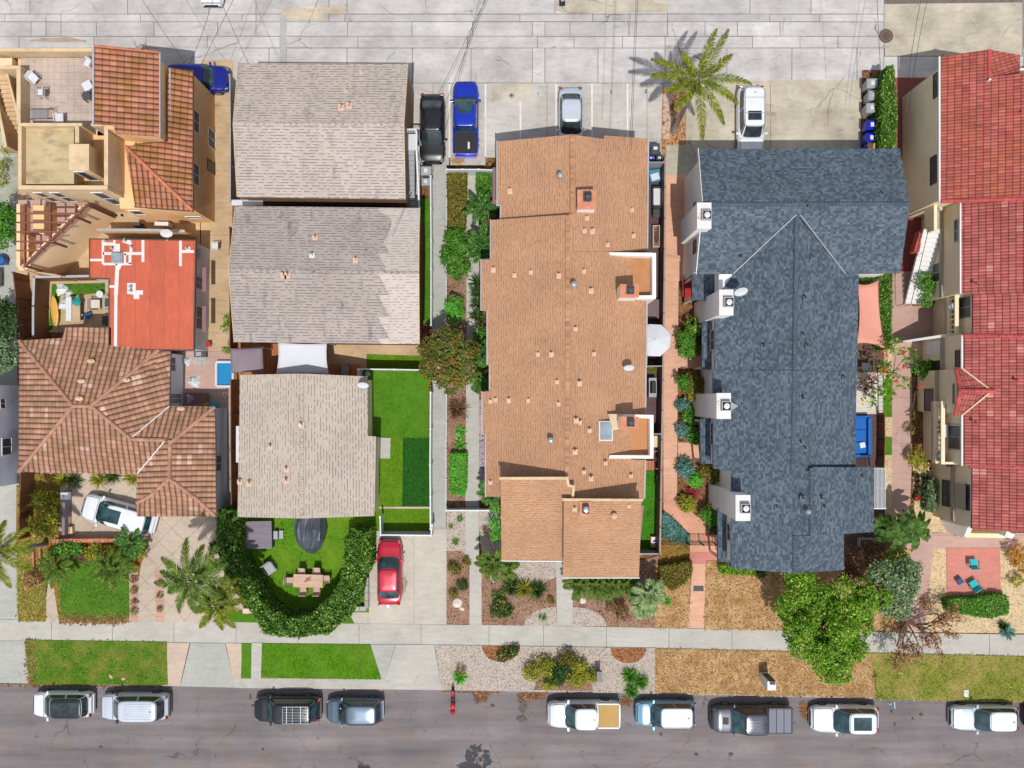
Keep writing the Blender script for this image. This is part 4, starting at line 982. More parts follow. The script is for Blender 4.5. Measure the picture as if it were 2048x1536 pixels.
def roof(root, faces, mat, name='roof', th=0.16):
    """faces: lists of (px, py, z) photo pixels at their heights"""
    mb = MB()
    for f in faces:
        W = [P(x, y, z) for x, y, z in f]; n = len(W)
        ar = sum(W[i].x * W[(i + 1) % n].y - W[(i + 1) % n].x * W[i].y for i in range(n))
        if ar < 0: W = W[::-1]
        mb.face(W)
    top = len(mb.f)
    for f in list(mb.f[:top]):
        pts = [Vector(mb.v[i]) for i in f]; lo = [p - Vector((0, 0, th)) for p in pts]
        mb.face(lo[::-1])
        for i in range(len(pts)):
            j = (i + 1) % len(pts); mb.face([lo[i], lo[j], pts[j], pts[i]])
    return mb.build(name, mat, root)
def caps(root, lines, mat, w=0.26, h=0.12, step=0.4, name='ridge_cap'):
    """overlapping ridge and hip tiles"""
    for ln in lines:
        mb = MB(); pts = [P(*q) if len(q) == 3 else q for q in ln]
        for a, b in zip(pts[:-1], pts[1:]):
            n = max(1, int((b - a).length / step)); d = (b - a) / n
            for i in range(n):
                p = a + d * i; q = p + d * 1.08
                dd = (q - p).normalized(); s = dd.cross(Vector((0, 0, 1))).normalized(); r0, r1 = w * 0.5, w * 0.42
                ring = lambda c, r: [c + s * r + Vector((0, 0, -0.04)), c + s * r * .7 + Vector((0, 0, h * .62)), c + Vector((0, 0, h)), c - s * r * .7 + Vector((0, 0, h * .62)), c - s * r + Vector((0, 0, -0.04))]
                mb.loft([ring(p, r0), ring(q - Vector((0, 0, 0.02)), r1)], tint=random.random())
        mb.build(name, mat, root)
def strip(root, pts, w, h, mat, name, z=None, close=False):
    """bar along photo pixels (gutter, fascia, flashing, coping)"""
    W = [P(q[0], q[1], q[2] if len(q) > 2 else z) for q in pts]; mb = MB()
    if close: W.append(W[0])
    for i, (a, b) in enumerate(zip(W[:-1], W[1:])):
        d = (b - a).normalized() * (w * 0.5 - 0.001 * (i % 2 + 1)); mb.bar(a - d, b + d, w, h + 0.003 * (i % 2))
    return mb.build(name, mat, root)
def pipe_vents(root, items, z_of, mat=None, hat=None):
    """small flashed plumbing vents: (px,py,size)"""
    for px, py, s in items:
        z = z_of(px, py); p = P(px, py, z); v = MB()
        v.obox((p.x, p.y, z + 0.03), (0.26 * s, 0.30 * s, 0.03), 0, 0, 0)
        o = v.build('roof_vent', mat or PINKPIPE, root)
        s *= .88; MB().lathe([(0.06 * s, 0.03), (0.055 * s, 0.30 * s), (0.075 * s, 0.30 * s), (0.075 * s, 0.36 * s), (0.03 * s, 0.37 * s)], (p.x, p.y + 0.05, z), 10).build('pipe', hat or mat or PINKPIPE, o)
def turbine(root, px, py, z, mat=None, r=0.2, name='turbine_vent'):
    p = P(px, py, z); o = MB().lathe([(r * .8, -0.1), (r * .8, 0.2), (r, 0.22), (r * 1.05, 0.34), (r * .9, 0.46), (r * .4, 0.52), (0.02, 0.53)], (p.x, p.y, z), 16).build(name, mat or METAL, root, smooth=False)
    mb = MB()
    for k in range(10):
        a = k * 0.628; mb.bar((p.x + .05 * math.cos(a), p.y + .05 * math.sin(a), z + .535), (p.x + r * .95 * math.cos(a), p.y + r * .95 * math.sin(a), z + .42), 0.012, 0.02)
    mb.build('fins', mat or METAL, o)
def dish(label, px, py, z, r=0.36, az=0.9, mast=0.5, owner=None):
    """satellite dish: shallow oval reflector on a mast with feed arm"""
    p = P(px, py, z); base = Vector((p.x, p.y, z - mast)); t = thing('satellite_dish', label, 'satellite dish', base, group=None)
    d = Vector((math.cos(az), math.sin(az), 0.75)).normalized(); s = d.cross(Vector((0, 0, 1))).normalized(); u = s.cross(d)
    c = Vector((p.x, p.y, z)); rings = []
    for rr, dd in ((0.02, -0.07), (0.5, -0.05), (0.85, -0.015), (1.0, 0.0), (0.99, 0.012), (0.83, 0.0), (0.5, -0.035), (0.02, -0.055)):
        rings.append([c + (s * math.cos(k * math.pi / 12) * r * rr + u * math.sin(k * math.pi / 12) * r * 0.85 * rr) + d * dd for k in range(24)])
    MB().loft(rings).build('reflector', METAL_W, t, smooth=True)
    MB().tube([base, c - d * 0.08], 0.025, 8).build('mast', METAL, t)
    e = c + d * r * 1.1 - u * r * 0.5
    m = MB(); m.tube([c - u * r * 0.8, e], 0.012, 6); m.build('feed_arm', METAL, t)
    MB().lathe([(0.03, -0.04), (0.04, 0.0), (0.03, 0.05)], (e.x, e.y, e.z), 10).build('feed_horn', METAL_W, t)
    return t
def chimney(root, pts, z1, z0, mat, cap=None, flue=None, fl=(0.55, 0.55), off=(0, 0), name='chimney', capmat=None, ftop=None):
    """chimney stack over a photo-pixel outline at its top, with metal pan, flue box and round pipe"""
    W = PP(pts, z1); ch = MB().prism(W, z0, z1 - 0.12).build(name, mat, root)
    cx = sum(p.x for p in W) / 4 + off[0]; cy = sum(p.y for p in W) / 4 + off[1]
    mb = MB(); mb.prism([(cx0.x + (1 if cx0.x > cx else -1) * 0.03, cx0.y + (1 if cx0.y > cy else -1) * 0.03) for cx0 in W], z1 - 0.121, z1)
    mb.build('chimney_cap', cap or RUSTW, ch)
    f = MB(); a, b = fl[0] / 2, fl[1] / 2; t = 0.05
    f.box(cx - a, cy - b, z1 - .05, cx - a + t, cy + b, z1 + .38); f.box(cx + a - t, cy - b, z1 - .05, cx + a, cy + b, z1 + .38)
    f.box(cx - a + t, cy - b, z1 - .05, cx + a - t, cy - b + t, z1 + .38); f.box(cx - a + t, cy + b - t, z1 - .05, cx + a - t, cy + b, z1 + .38)
    f.build('flue_shroud', ftop or METAL_W, ch)
    MB().box(cx - a + t, cy - b + t, z1 - .04, cx + a - t, cy + b - t, z1 + 0.04).build('flue_opening', BLACK, ch)
    MB().lathe([(0.14, 0.0), (0.14, 0.2), (0.21, 0.24), (0.19, 0.3), (0.03, 0.34)], (cx + .03, cy, z1 + 0.03), 14).build('flue_pipe', METAL_W if flue is None else flue, ch)
    return ch

# ============================================================ tan stucco house with rooftop terrace
T = thing('stucco_house', 'tan stucco house with orange tile roofs, rooftop terrace and diagonal pergola wall', 'house', P(300, 300))
walls(T, [(36, 118), (190, 118), (190, 250), (215, 250), (215, 374), (36, 374)], 5.0, 0, ST_TAN, 'terrace_block')
walls(T, [(210, 100), (312, 112), (312, 270), (222, 262)], 6.6, 0, ST_TAN, 'upper_wall', zs=[7.2, 6.5, 6.5, 7.1])
Wl = walls(T, [(230, 275), (336, 145), (382, 145), (382, 417), (240, 417)], 4.5, 0, ST_TAN, 'wall')
# terrace floor and parapets
MB().prism(PP([(42, 116), (205, 116), (205, 262), (42, 262)], 5.0), 4.9, 5.02).build('terrace_floor', TILE_TERR, T)
pz = 5.9
def par(pts, z1, z0, mat=None, name='parapet'): return MB().prism(PP(pts, z1), z0, z1).build(name, mat or ST_TAN, T)
par([(-60, 96), (188, 96), (188, 103), (-60, 103)], pz, 0, COPING)
par([(-60, 116), (24, 116), (24, 131), (-60, 131)], 5.4, 0, ST_TAN2, 'roof_ledge')
par([(0, 131), (41, 131), (41, 138), (0, 138)], 6.1, 0, COPING); par([(33, 138.5), (41, 138.5), (41, 246), (33, 246)], 6.1, 0, COPING)
par([(10, 141), (14, 140), (40, 240), (36, 243)], 5.2, 0, COPING, 'stair_wall'); par([(-12, 190), (-6, 188), (14, 292), (8, 296)], 4.0, 0, COPING, 'stair_wall')
st = MB()
for i in range(14):
    z = 4.8 - i * 0.19; y = 150 + i * 9; x = 0 + i * 2.2
    st.prism(PP([(x - 4, y), (x + 22, y), (x + 22, y + 9.5), (x - 4, y + 9.5)], z), 0, z)
st.build('stairs', CONC_TAN, T)
# felted box roof with parapets, stair head and stairwell
pb = 6.8
MB().prism(PP([(42, 256), (148, 256), (148, 368), (42, 368)], 6.3), 4.0, 6.3).build('flat_roof', TORCH, T)
for q in ([(36, 246), (164, 246), (164, 252), (36, 252)], [(36, 252.5), (43, 252.5), (43, 370), (36, 370)], [(150, 252.5), (158, 252.5), (158, 288), (150, 288)],
          [(36, 370.5), (215, 371), (215, 379), (36, 378.5)], [(208, 247), (216, 247), (216, 370), (208, 370)], [(182, 246.5), (207.6, 246.5), (207.6, 252), (182, 252)]):
    par(q, pb, 0 if q[0][0] in (36, 208) else 4.6, COPING)
sh = MB().prism(PP([(139, 289), (177, 289), (177, 340), (139, 340)], 7.5), 4.6, 7.5).build('stair_head', ST_TAN, T)
MB().prism(PP([(138, 288), (178, 288), (178, 341), (138, 341)], 7.56), 7.5, 7.56).build('stair_head_roof', COPING, sh)
A, B = P(139, 340, 7.5), P(177, 340, 7.5); win(T, A, B, (150, 343), (200, 360), nx=1)
for k in range(7):
    z = 5.0 - 0.2 * k; MB().prism(PP([(195, 262 + k * 9), (208, 262 + k * 9), (208, 271 + k * 9), (195, 271 + k * 9)], z), 3, z).build('step', CONC_TAN, T)
# roofs
roof(T, [[(188, 91, 7.5), (318, 104, 6.5), (318, 272, 6.5), (232, 266, 7.15), (226, 249.5, 7.2), (188, 247, 7.5)]], TL_ORANGE)
strip(T, [(187, 97), (187, 247)], 0.13, 0.12, GUTTER, 'gutter', 7.45); strip(T, [(319.5, 106), (319.5, 273)], 0.13, 0.12, GUTTER, 'gutter', 6.42)
caps(T, [[(188, 91.5, 7.5), (318, 104.5, 6.5)]], CAP_ORANGE, 0.2, 0.09)
strip(T, [(340, 138), (340, 285)], 0.10, 0.08, GUTTER, 'flashing', 5.12)
roof(T, [[(250, 292, 6.05), (385, 421, 4.55), (385, 141, 4.55), (335, 134, 5.2), (336, 283, 5.25)], [(250, 292, 6.05), (270, 413, 4.55), (385, 421, 4.55)]], TL_ORANGE)
caps(T, [[(250, 292, 6.1), (384, 420, 4.6)]], CAP_ORANGE)
strip(T, [(386, 142), (386, 422), (270, 414)], 0.09, 0.10, GUTTER_D, 'gutter', 4.47)
# windows
A, B = P(312, 112, 6.5), P(312, 270, 6.5); win(T, A, B, (320, 205), (331, 241), nx=2)
A, B = P(382, 145, 4.5), P(382, 417, 4.5)
win(T, A, B, (387, 219), (397, 268)); win(T, A, B, (416, 254), (431, 302), nx=2); win(T, A, B, (387, 326), (397, 373)); win(T, A, B, (415, 318), (441, 357), nx=1, frame=GUTTER_D, name='doorway')
A, B = P(36, 378.5, 6.8), P(215, 379, 6.8)
for p1, p2 in (((68, 385), (122, 402)), ((101, 385), (155, 402)), ((183, 385), (250, 408))): win(T, A, B, p1, p2, nz=2, nx=1)
A, B = P(240, 417, 4.5), P(382, 417, 4.5); win(T, A, B, (258, 421), (292, 428), nx=1); win(T, A, B, (372, 433), (405, 436), nx=1)
for x in (232, 244):
    s, z = hit(A, B, x, 428); q = A + (B - A).normalized() * s; MB().obox((q.x, q.y - 0.08, z), (0.10, 0.16, 0.22)).build('wall_lamp', BLACK, T)
for i, (x, y) in enumerate(((275, 449), (325, 448))):
    p = P(x, y, 0.9); o = MB().box(p.x - (.5 if i else .25), p.y - .18, 0.3, p.x + (.5 if i else .25), p.y + .12, 1.1).build('meter_box', WHITEP if i else DGREY, T)
# lower corner terrace behind the diagonal wall
MB().prism(PP([(36, 400), (192, 400), (66, 530), (36, 530)], 3.0), 0, 3.0).build('lower_terrace', CONC_PINK, T)
MB().prism(PP([(163, 409), (172, 411), (52, 540), (42, 532)], 4.25), 0, 4.25).build('diagonal_wall', ST_TAN2, T)
MB().prism(PP([(33, 408), (40, 408), (40, 531), (50, 541), (33, 533)], 4.25), 0, 4.25).build('parapet', ST_TAN2, T)
MB().prism(PP([(36, 532.5), (52, 541), (110, 548), (38, 540)], 3.4), 0, 3.4).build('parapet', ST_TAN2, T)
MB().prism(PP([(66, 411), (88, 411), (88, 470), (66, 462)], 4.6), 3.0, 4.6).build('partition', ST_TAN, T)
MB().prism(PP([(38, 470), (57, 470), (57, 515), (38, 520)], 3.9), 3.0, 3.9).build('planter_wall', ST_TAN, T)
pg = MB(); z = 5.0
pg.bar(P(175, 409, z), P(48, 534, z), 0.14, 0.2)
for y, x1 in ((427, 162), (445, 145), (464, 128), (483, 110), (501, 90)): pg.bar(P(34, y, z + .19), P(x1, y, z + .19), 0.09, 0.16)
for x, y1 in ((50, 530), (101, 482), (152, 428)): pg.bar(P(x, 408, z + .02), P(x, y1, z + .02), 0.11, 0.18)
for x, y in ((150, 433), (101, 483), (50, 532)): q = P(x, y, z); pg.box(q.x - .07, q.y - .07, 3.0, q.x + .07, q.y + .07, z)
pg.build('pergola', BEAM, T)

# ============================================================ orange-red flat-roofed house
Rr = thing('flat_roof_house', 'low house with flat orange-red roof striped by white sealant bands', 'house', P(300, 600))
zr = 3.0
RP = [(180, 478), (392, 481), (388, 701), (218.5, 698), (219, 558), (180, 557)]
walls(Rr, [(182, 481), (389, 484), (386, 698), (222, 695), (222, 560), (182, 556)], zr - 0.1, 0, ST_GREY)
MB().prism(PP(RP, zr), zr - 0.18, zr).build('roof', REDROOF, Rr)
strip(Rr, [(x, y) for x, y in RP], 0.07, 0.16, GUTTER_D, 'gutter', zr - 0.04, close=True)
def seal(x0, y0, x1, y1, w):
    a = P(x0, y0, zr + .012); b = P(x1, y1, zr + .012); sl_.bar(a, b, w, 0.02 + 0.002 * (len(sl_.f) % 5))
sl_ = MB()
SQ = ((206, 480, 206, 528, .17), (206, 528, 263, 528, .17), (180, 520, 206, 520, .17), (229, 480, 229, 506, .17), (206, 488, 230, 488, .22), (206, 507, 286, 507, .2), (260, 507, 260, 528, .2), (286, 480, 286, 524, .2),
          (246, 480, 262, 486, .3), (262, 486, 262, 507, .2), (250, 507, 250, 528, .16), (361, 481, 361, 532, .2), (361, 503, 388, 503, .2), (376, 493, 376, 503, .3), (235, 528, 232, 590, .27), (232, 590, 231, 698, .22), (219, 573, 232, 573, .18), (240, 528, 236, 538, .3),
          (263, 566, 263, 588, .6), (263, 585, 286, 585, .3), (273, 585, 273, 598, .4), (240, 496, 226, 496, .6))
for q in [q for q in SQ[:-4] + SQ[-1:] if q[0] < 300]: seal(*q)
sl_.build('sealant_band', SEAL, Rr)
for part in (SQ[-4:-1], [q for q in SQ if q[0] > 300]):
    sl_ = MB()
    for q in part: seal(*q)
    sl_.build('sealant_band', SEAL, Rr)
p = P(232, 515, zr + .3); sk = MB().box(p.x - .38, p.y - .38, zr, p.x + .38, p.y + .38, zr + .25).build('skylight', METAL, Rr, bevel=0.03)
MB().box(p.x - .32, p.y - .32, zr + .251, p.x + .32, p.y + .32, zr + .30).build('glazing', SKYL, sk)
for x, y in ((212, 482), (252, 482), (264, 494), (226, 497), (263, 574), (263, 582), (375, 497)):
    p = P(x, y, zr); MB().lathe([(0.1, 0.03), (0.06, 0.05), (0.06, 0.28), (0.09, 0.3), (0.02, 0.33)], (p.x, p.y, zr), 10).build('roof_vent', GREYP, Rr)
A, B = P(389, 484, 2.9), P(386, 698, 2.9)
for (y0, y1) in ((552, 582), (612, 660)): win(Rr, A, B, (392, y0), (410, y1), nx=2)
for (y0, y1) in ((534, 584), (612, 664)):
    a = P(402, y0, 2.2); b = P(414, y1, 1.9); MB().prism([(a.x, a.y), (b.x, a.y), (b.x, b.y), (a.x, b.y)], 1.9, 2.0).build('window_awning', SIDING_P, Rr)
q = hit(A, B, 400, 508); MB().obox((P(389, 505, 2.9).x + .05, P(389, 505, 2.6).y, 2.2), (0.1, 0.6, 0.4)).build('meter_box', GREYP, Rr)

# ============================================================ brown hip-tiled house
Bt = thing('tiled_house', 'brown barrel-tiled hip roof house with angled hips and odd pale tiles', 'house', P(230, 850))
e, r1, r2 = 3.0, 4.7, 4.2
walls(Bt, [(44, 688), (334, 706), (334, 816), (426, 818), (426, 1026), (278, 1026), (278, 940), (44, 938)], e - 0.15, 0, ST_GREY)
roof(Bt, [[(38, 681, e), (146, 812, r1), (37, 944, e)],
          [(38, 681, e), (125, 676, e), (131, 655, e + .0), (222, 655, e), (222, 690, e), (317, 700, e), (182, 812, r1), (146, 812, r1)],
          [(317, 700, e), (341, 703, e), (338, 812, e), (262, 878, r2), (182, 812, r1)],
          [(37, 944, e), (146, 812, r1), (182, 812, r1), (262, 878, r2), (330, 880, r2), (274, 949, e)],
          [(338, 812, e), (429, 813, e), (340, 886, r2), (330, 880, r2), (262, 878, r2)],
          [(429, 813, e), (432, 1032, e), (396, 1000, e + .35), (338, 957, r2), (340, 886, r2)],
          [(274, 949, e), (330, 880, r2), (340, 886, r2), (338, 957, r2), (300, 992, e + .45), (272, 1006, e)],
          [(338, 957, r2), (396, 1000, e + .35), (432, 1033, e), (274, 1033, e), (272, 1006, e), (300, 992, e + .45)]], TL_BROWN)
caps(Bt, [[(38, 681, e), (146, 812, r1)], [(37, 944, e), (146, 812, r1)], [(146, 812, r1), (182, 812, r1)], [(182, 812, r1), (317, 700, e)], [(182, 812, r1), (262, 878, r2)], [(262, 878, r2), (330, 880, r2)],
          [(340, 886, r2), (429, 814, e)], [(340, 880, r2), (338, 957, r2)], [(338, 957, r2), (396, 1000, e + .35), (430, 1032, e)], [(338, 957, r2), (300, 992, e + .45), (273, 1006, e)]], CAP_BROWN, 0.30, 0.14)
strip(Bt, [(338, 813, e + .04), (262, 877, r2 + .02)], 0.07, 0.05, TRIM, 'valley_flashing'); strip(Bt, [(275, 947, e + .04), (328, 884, r2 + .02)], 0.07, 0.05, TRIM, 'valley_flashing')
strip(Bt, [(430.5, 814), (433, 1033)], 0.08, 0.1, GUTTER_D, 'gutter', e - .06); strip(Bt, [(341.5, 704), (339, 811)], 0.08, 0.1, GUTTER_D, 'gutter', e - .06)
for x, y, z in ((182, 722, 3.6), (163, 762, 4.1), (159, 797, 4.6), (254, 760, 3.9), (362, 817, 3.1)):
    p = P(x, y, z); MB().lathe([(0.24, -0.02), (0.22, 0.08), (0.1, 0.14), (0.09, 0.2)], (p.x, p.y, z), 12, sx=1.2, sy=.7).build('roof_vent', COPING, Bt)
A, B = P(334, 706, 2.85), P(334, 816, 2.85); win(Bt, A, B, (341, 715), (350, 742)); win(Bt, A, B, (340, 788), (362, 806), nx=2, glass=SKYL)
A, B = P(426, 818, 2.85), P(426, 1026, 2.85); win(Bt, A, B, (432, 912), (442, 940))

# white neighbour at the left edge of the photo
Nb = thing('white_house', 'white stucco house cut by the left edge of the photo', 'house', P(-60, 860))
walls(Nb, [(-190, 768), (-6, 770), (-4, 820), (-4, 974), (-190, 985)], 3.8, 0, ST_GREY)
MB().prism(PP([(-194, 764), (-8, 768), (-7, 820), (-7, 974), (-194, 989)], 4.0), 3.8, 4.0).build('roof', TORCH, Nb)
A, B = P(-4, 820, 3.8), P(-4, 974, 3.8); win(Nb, A, B, (4, 878), (22, 908)); win(Nb, P(-6, 770, 3.8), P(-4, 820, 3.8), (0, 798), (10, 816))
# ============================================================ grey-shingled houses, north to south
G1 = thing('shingled_house', 'northernmost tan-grey shingled gable house beside the alley', 'house', P(640, 265), group='tan-grey shingled houses')
ez, rz = 5.0, 6.2
walls(G1, [(484, 132), (811, 134), (806, 394), (482, 390)], ez - .15, 0, SIDING_B)
gb = MB()
for x in (484, 808.5):   # gable ends
    a, b, c = P(x, 132, ez - .1), P(x, 393, ez - .1), P(x - 3 if x < 600 else x + 3, 248, rz - .2)
    gb.raw([a, b, Vector((a.x, c.y, rz - .2)), a + Vector((.1 if x < 600 else -.1, 0, 0)), b + Vector((.1 if x < 600 else -.1, 0, 0)), Vector((a.x + (.1 if x < 600 else -.1), c.y, rz - .2))], [(0, 1, 2), (5, 4, 3), (0, 2, 5, 3), (1, 4, 5, 2)])
gb.build('gable', SIDING_B, G1)
roof(G1, [[(477, 126, ez), (816, 128, ez), (808, 249, rz), (467, 247, rz)], [(467, 247, rz), (808, 249, rz), (811, 398, ez), (475, 393.5, ez)]], SH_GREY)
caps(G1, [[(467, 247, rz), (808, 249, rz)]], SH_GREY, 0.3, 0.05, 0.2)
strip(G1, [(477, 126, ez - .04), (467, 247, rz - .04), (475, 393, ez - .04)], 0.04, 0.2, COPING, 'bargeboard'); strip(G1, [(816, 128, ez - .04), (808, 249, rz - .04), (811, 398, ez - .04)], 0.04, 0.2, COPING, 'bargeboard')
zf1 = lambda x, y: ez + (rz - ez) * (1 - abs(y - 248) / (122 if y < 248 else 148))
pipe_vents(G1, [(682, 217, 1.5), (698, 213, 1.5), (723, 145, .8), (692, 183, .9)], zf1)
G2 = thing('shingled_house', 'middle tan-grey shingled gable house with a paler strip of new shingles at its east end', 'house', P(650, 550), group='tan-grey shingled houses')
walls(G2, [(478, 420), (833, 424), (831, 682), (475, 678)], ez - .15, 0, SIDING_R)
roof(G2, [[(471, 412, ez), (840, 416, ez), (836, 545.5, rz), (458, 539, rz)], [(458, 539, rz), (836, 545.5, rz), (838, 688, ez), (469, 684, ez)]], SH_GREY2)
caps(G2, [[(458, 539, rz), (836, 545.5, rz)]], SH_GREY2, 0.3, 0.05, 0.2)
nw = MB(); edge = random.Random(3)   # newer shingles laid in stepped courses over the east end
def newsh(y0, y1, z0, z1):
    n = 26; out = []
    for i in range(n):
        t0, t1 = i / n, (i + 1) / n; ya, yb = y0 + (y1 - y0) * t0, y0 + (y1 - y0) * t1; za, zb = z0 + (z1 - z0) * t0, z0 + (z1 - z0) * t1
        x = 757 + (i % 9) * 2.6 + (yb > 540) * -2
        if y0 > 500: x = 757 + (i % 8) * 2.9
        nw.face([P(x, yb, zb + .02), P(838.5 - abs(yb - 545) * -.012, yb, zb + .02), P(838.5, ya, za + .02), P(x, ya, za + .02)])
newsh(417, 545, ez, rz); newsh(546, 688, rz, ez); nw.build('new_shingles', SH_LIGHT, G2)
strip(G2, [(471, 412, ez - .04), (458, 539, rz - .04), (469, 684, ez - .04)], 0.04, 0.2, COPING, 'bargeboard'); strip(G2, [(840, 416, ez - .04), (836, 545, rz - .04), (838, 688, ez - .04)], 0.04, 0.2, COPING, 'bargeboard')
zf2 = lambda x, y: ez + (rz - ez) * (1 - abs(y - 542) / (128 if y < 542 else 145))
pipe_vents(G2, [(630, 477, 1.3), (711, 521, 1.3), (567, 551, 1.5), (575, 551, 1.5)], zf2); pipe_vents(G2, [(624, 512, 1.4)], zf2, METAL_W, METAL)
p = P(785, 473, 5.7); MB().tube([p, P(808, 416, 7.4)], 0.04, 6).build('mast', METAL, G2)
G3 = thing('shingled_house', 'low southern tan-grey shingled house above the round hedge', 'house', P(610, 890), group='tan-grey shingled houses')
e3, r3 = 3.1, 4.3
walls(G3, [(486, 757), (730, 759), (731, 878), (746, 878), (744, 1028), (482, 1028)], e3 - .15, 0, ST_CREAM)
roof(G3, [[(480, 750, e3), (603, 747, r3), (604, 1037, r3), (475, 1034, e3)], [(603, 747, r3), (735, 753, e3), (736, 872, e3), (752, 873, e3 - .1), (749, 1032, e3 - .1), (604, 1037, r3)]], SH_GREY3)
caps(G3, [[(603, 748, r3), (604, 1036, r3)]], SH_GREY3, 0.34, 0.05, 0.2)
zf3 = lambda x, y: r3 - (r3 - e3) * abs(x - 603) / 140
pipe_vents(G3, [(541, 894, 1.3), (573, 939, 1.3), (573, 962, 1.4), (480, 964, 1.3), (499, 967, 1.4)], zf3); pipe_vents(G3, [(603, 851, 1.5)], zf3, PINKPIPE, METAL_W)
MB().prism(PP([(472, 852), (478, 852), (478, 925), (472, 925)], 2.2), 1.2, 2.2).build('window_awning', METAL_W, G3)

# ============================================================ long brown-shingled house
Og = thing('townhouse_row', 'long brown-shingled townhouse row with two square roof decks and many pale vents', 'house', P(1140, 680))
eo, ro = 5.1, 6.7
walls(Og, [(1001, 292), (1288, 286), (1286, 500), (1300, 505), (1300, 595), (1286, 600), (1284, 828), (1298, 832), (1298, 915), (1284, 920), (1284, 992), (980, 990), (980, 872), (972, 866), (972, 786), (988, 780), (988, 734), (984, 728), (984, 624), (971, 618), (971, 524), (990, 516), (990, 444), (1008, 436), (1008, 412), (1001, 408)], eo - .15, 0, SIDING_P)
# west slope with its stepped eave, east slope
zs_ = 0.0
def zo(x, y=0): return ro - (ro - eo) * abs(x - 1141) / 160
LN = [(995, 283), (995, 411), (1002, 411), (1002, 438)]
roof(Og, [[(x, y, zo(x)) for x, y in [(1145, 269), (995, 283), (995, 411), (1002, 411), (1002, 438), (1145, 428)]],
          [(1145, 269, ro), (1208, 278, zo(1208)), (1208, 271, zo(1208)), (1296, 277, zo(1296)), (1294, 500, zo(1294)), (1262, 503, zo(1262)), (1145, 503, ro)]], SH_ORANGE)
roof(Og, [[(x, y, zo(x) + .12) for x, y in [(1138, 428), (1002, 438.5), (982, 440), (982, 519), (963, 520), (963, 620), (975, 621), (975, 728), (980, 729), (980, 782), (965, 784), (965, 868), (972, 870), (972, 993), (1001, 994), (1134, 965)]]], SH_ORANGE)
roof(Og, [[(1138, 428, ro + .12), (1145, 428, ro + .06), (1145, 503.5, ro + .0), (1262, 503.5, zo(1262)), (1262, 599, zo(1262)), (1293, 600, zo(1293)), (1292, 727, zo(1292)), (1290, 830, zo(1290)), (1262, 830, zo(1262)), (1262, 919, zo(1262)), (1290, 920, zo(1290)), (1288, 1000, zo(1288)), (1134, 998, ro)]], SH_ORANGE)
# cap of mixed-tone shingles along the ridge
for x0, y0, x1, y1 in ((1144.5, 272, 1145, 427), (1136, 432, 1134, 962)):
    mb = MB(); n = int((y1 - y0) / 5.5)
    for i in range(n):
        a = P(x0 + (x1 - x0) * i / n, y0 + (y1 - y0) * i / n, ro + .16); b = P(x0 + (x1 - x0) * (i + 1) / n, y0 + (y1 - y0) * (i + 1) / n, ro + .145)
        mb.box(a.x - .14, b.y, ro + .02, a.x + .14, a.y, ro + .17, random.choice([.1, .3, .5, .6, .95, .5, .7]))
    mb.build('ridge_cap', m_plain('ridge_shingle', C(188, 138, 104), 0.9, 0.05, 2.0, tint=0.28) if y0 < 300 else bpy.data.materials['ridge_shingle'], Og)
for seg in ([(995, 283), (995, 411), (1002, 411), (1002, 438)], [(982, 440), (982, 519), (963, 520), (963, 620), (975, 621), (975, 728), (980, 729), (980, 782), (965, 784), (965, 868), (972, 870), (972, 993)]):
    strip(Og, [(x - 1, y, zo(x) - .05) for x, y in seg], 0.08, 0.1, GUTTER, 'gutter')
for seg in ([(1296, 278), (1294, 500)], [(1293, 600), (1292, 727)], [(1291, 727), (1290, 828)], [(1290, 921), (1288, 996)]):
    strip(Og, [(x + 1, y, zo(x) - .05) for x, y in seg], 0.08, 0.1, GUTTER, 'gutter')
strip(Og, [(1002, 438, zo(1002) + .1), (1138, 428.5, ro + .12)], 0.03, 0.2, GUTTER_D, 'flashing')  # added dark strip standing in for the shadow along the roof step
# roof decks: flat felt behind white parapets
for y0, y1, o in ((506, 597, 0), (830, 917, 1)):
    zd, zp = 5.5, 6.35
    dk = MB().prism(PP([(1262, y0 + 4), (1306, y0 + 4), (1306, y1 - 3), (1262, y1 - 3)], zd), 4.4, zd).build('roof_deck', FELT_B, Og)
    mb = MB(); xo = 1312 if not o else 1307
    mb.prism(PP([(xo - 7, y0), (xo, y0), (xo, y1), (xo - 7, y1)], zp), 3.0, zp)
    mb.prism([(p.x, p.y) for p in PP([(1218, y0 - 2), (xo - 7.2, y0), (xo - 7.2, y0 + 7), (1222, y0 + 3)], zp - .1)], 4.6, [6.1, zp - .003, zp - .003, 6.1])
    mb.prism([(p.x, p.y) for p in PP([(1240 if not o else 1220, y1 - 6), (xo - 7.2, y1 - 6), (xo - 7.2, y1), (1240 if not o else 1218, y1)], zp - .1)], 4.6, [6.1, zp - .003, zp - .003, 6.1])
    mb.build('parapet', ST_WHITE, Og)
# chimneys
CHR = m_plain('chimney_terracotta', C(216, 140, 106), 0.8, 0.12, 3.0, dirt=C(236, 196, 170), dirt_amt=0.7)
c1 = chimney(Og, [(1156, 380), (1191, 380), (1191, 417), (1156, 417)], 7.6, 5.6, ST_WHITE, CHR, DGREY, (.5, .55), ftop=DGREY, off=(.03, .12))
c2 = chimney(Og, [(1241, 569), (1277, 569), (1277, 594), (1241, 594)], 7.6, 5.0, ST_WHITE, CHR, DGREY, (.45, .5), ftop=DGREY, off=(.03, .02))
c3 = chimney(Og, [(1241, 834), (1277, 834), (1277, 857), (1241, 857)], 7.6, 5.0, ST_WHITE, CHR, DGREY, (.45, .5), ftop=DGREY, off=(.05, .02))
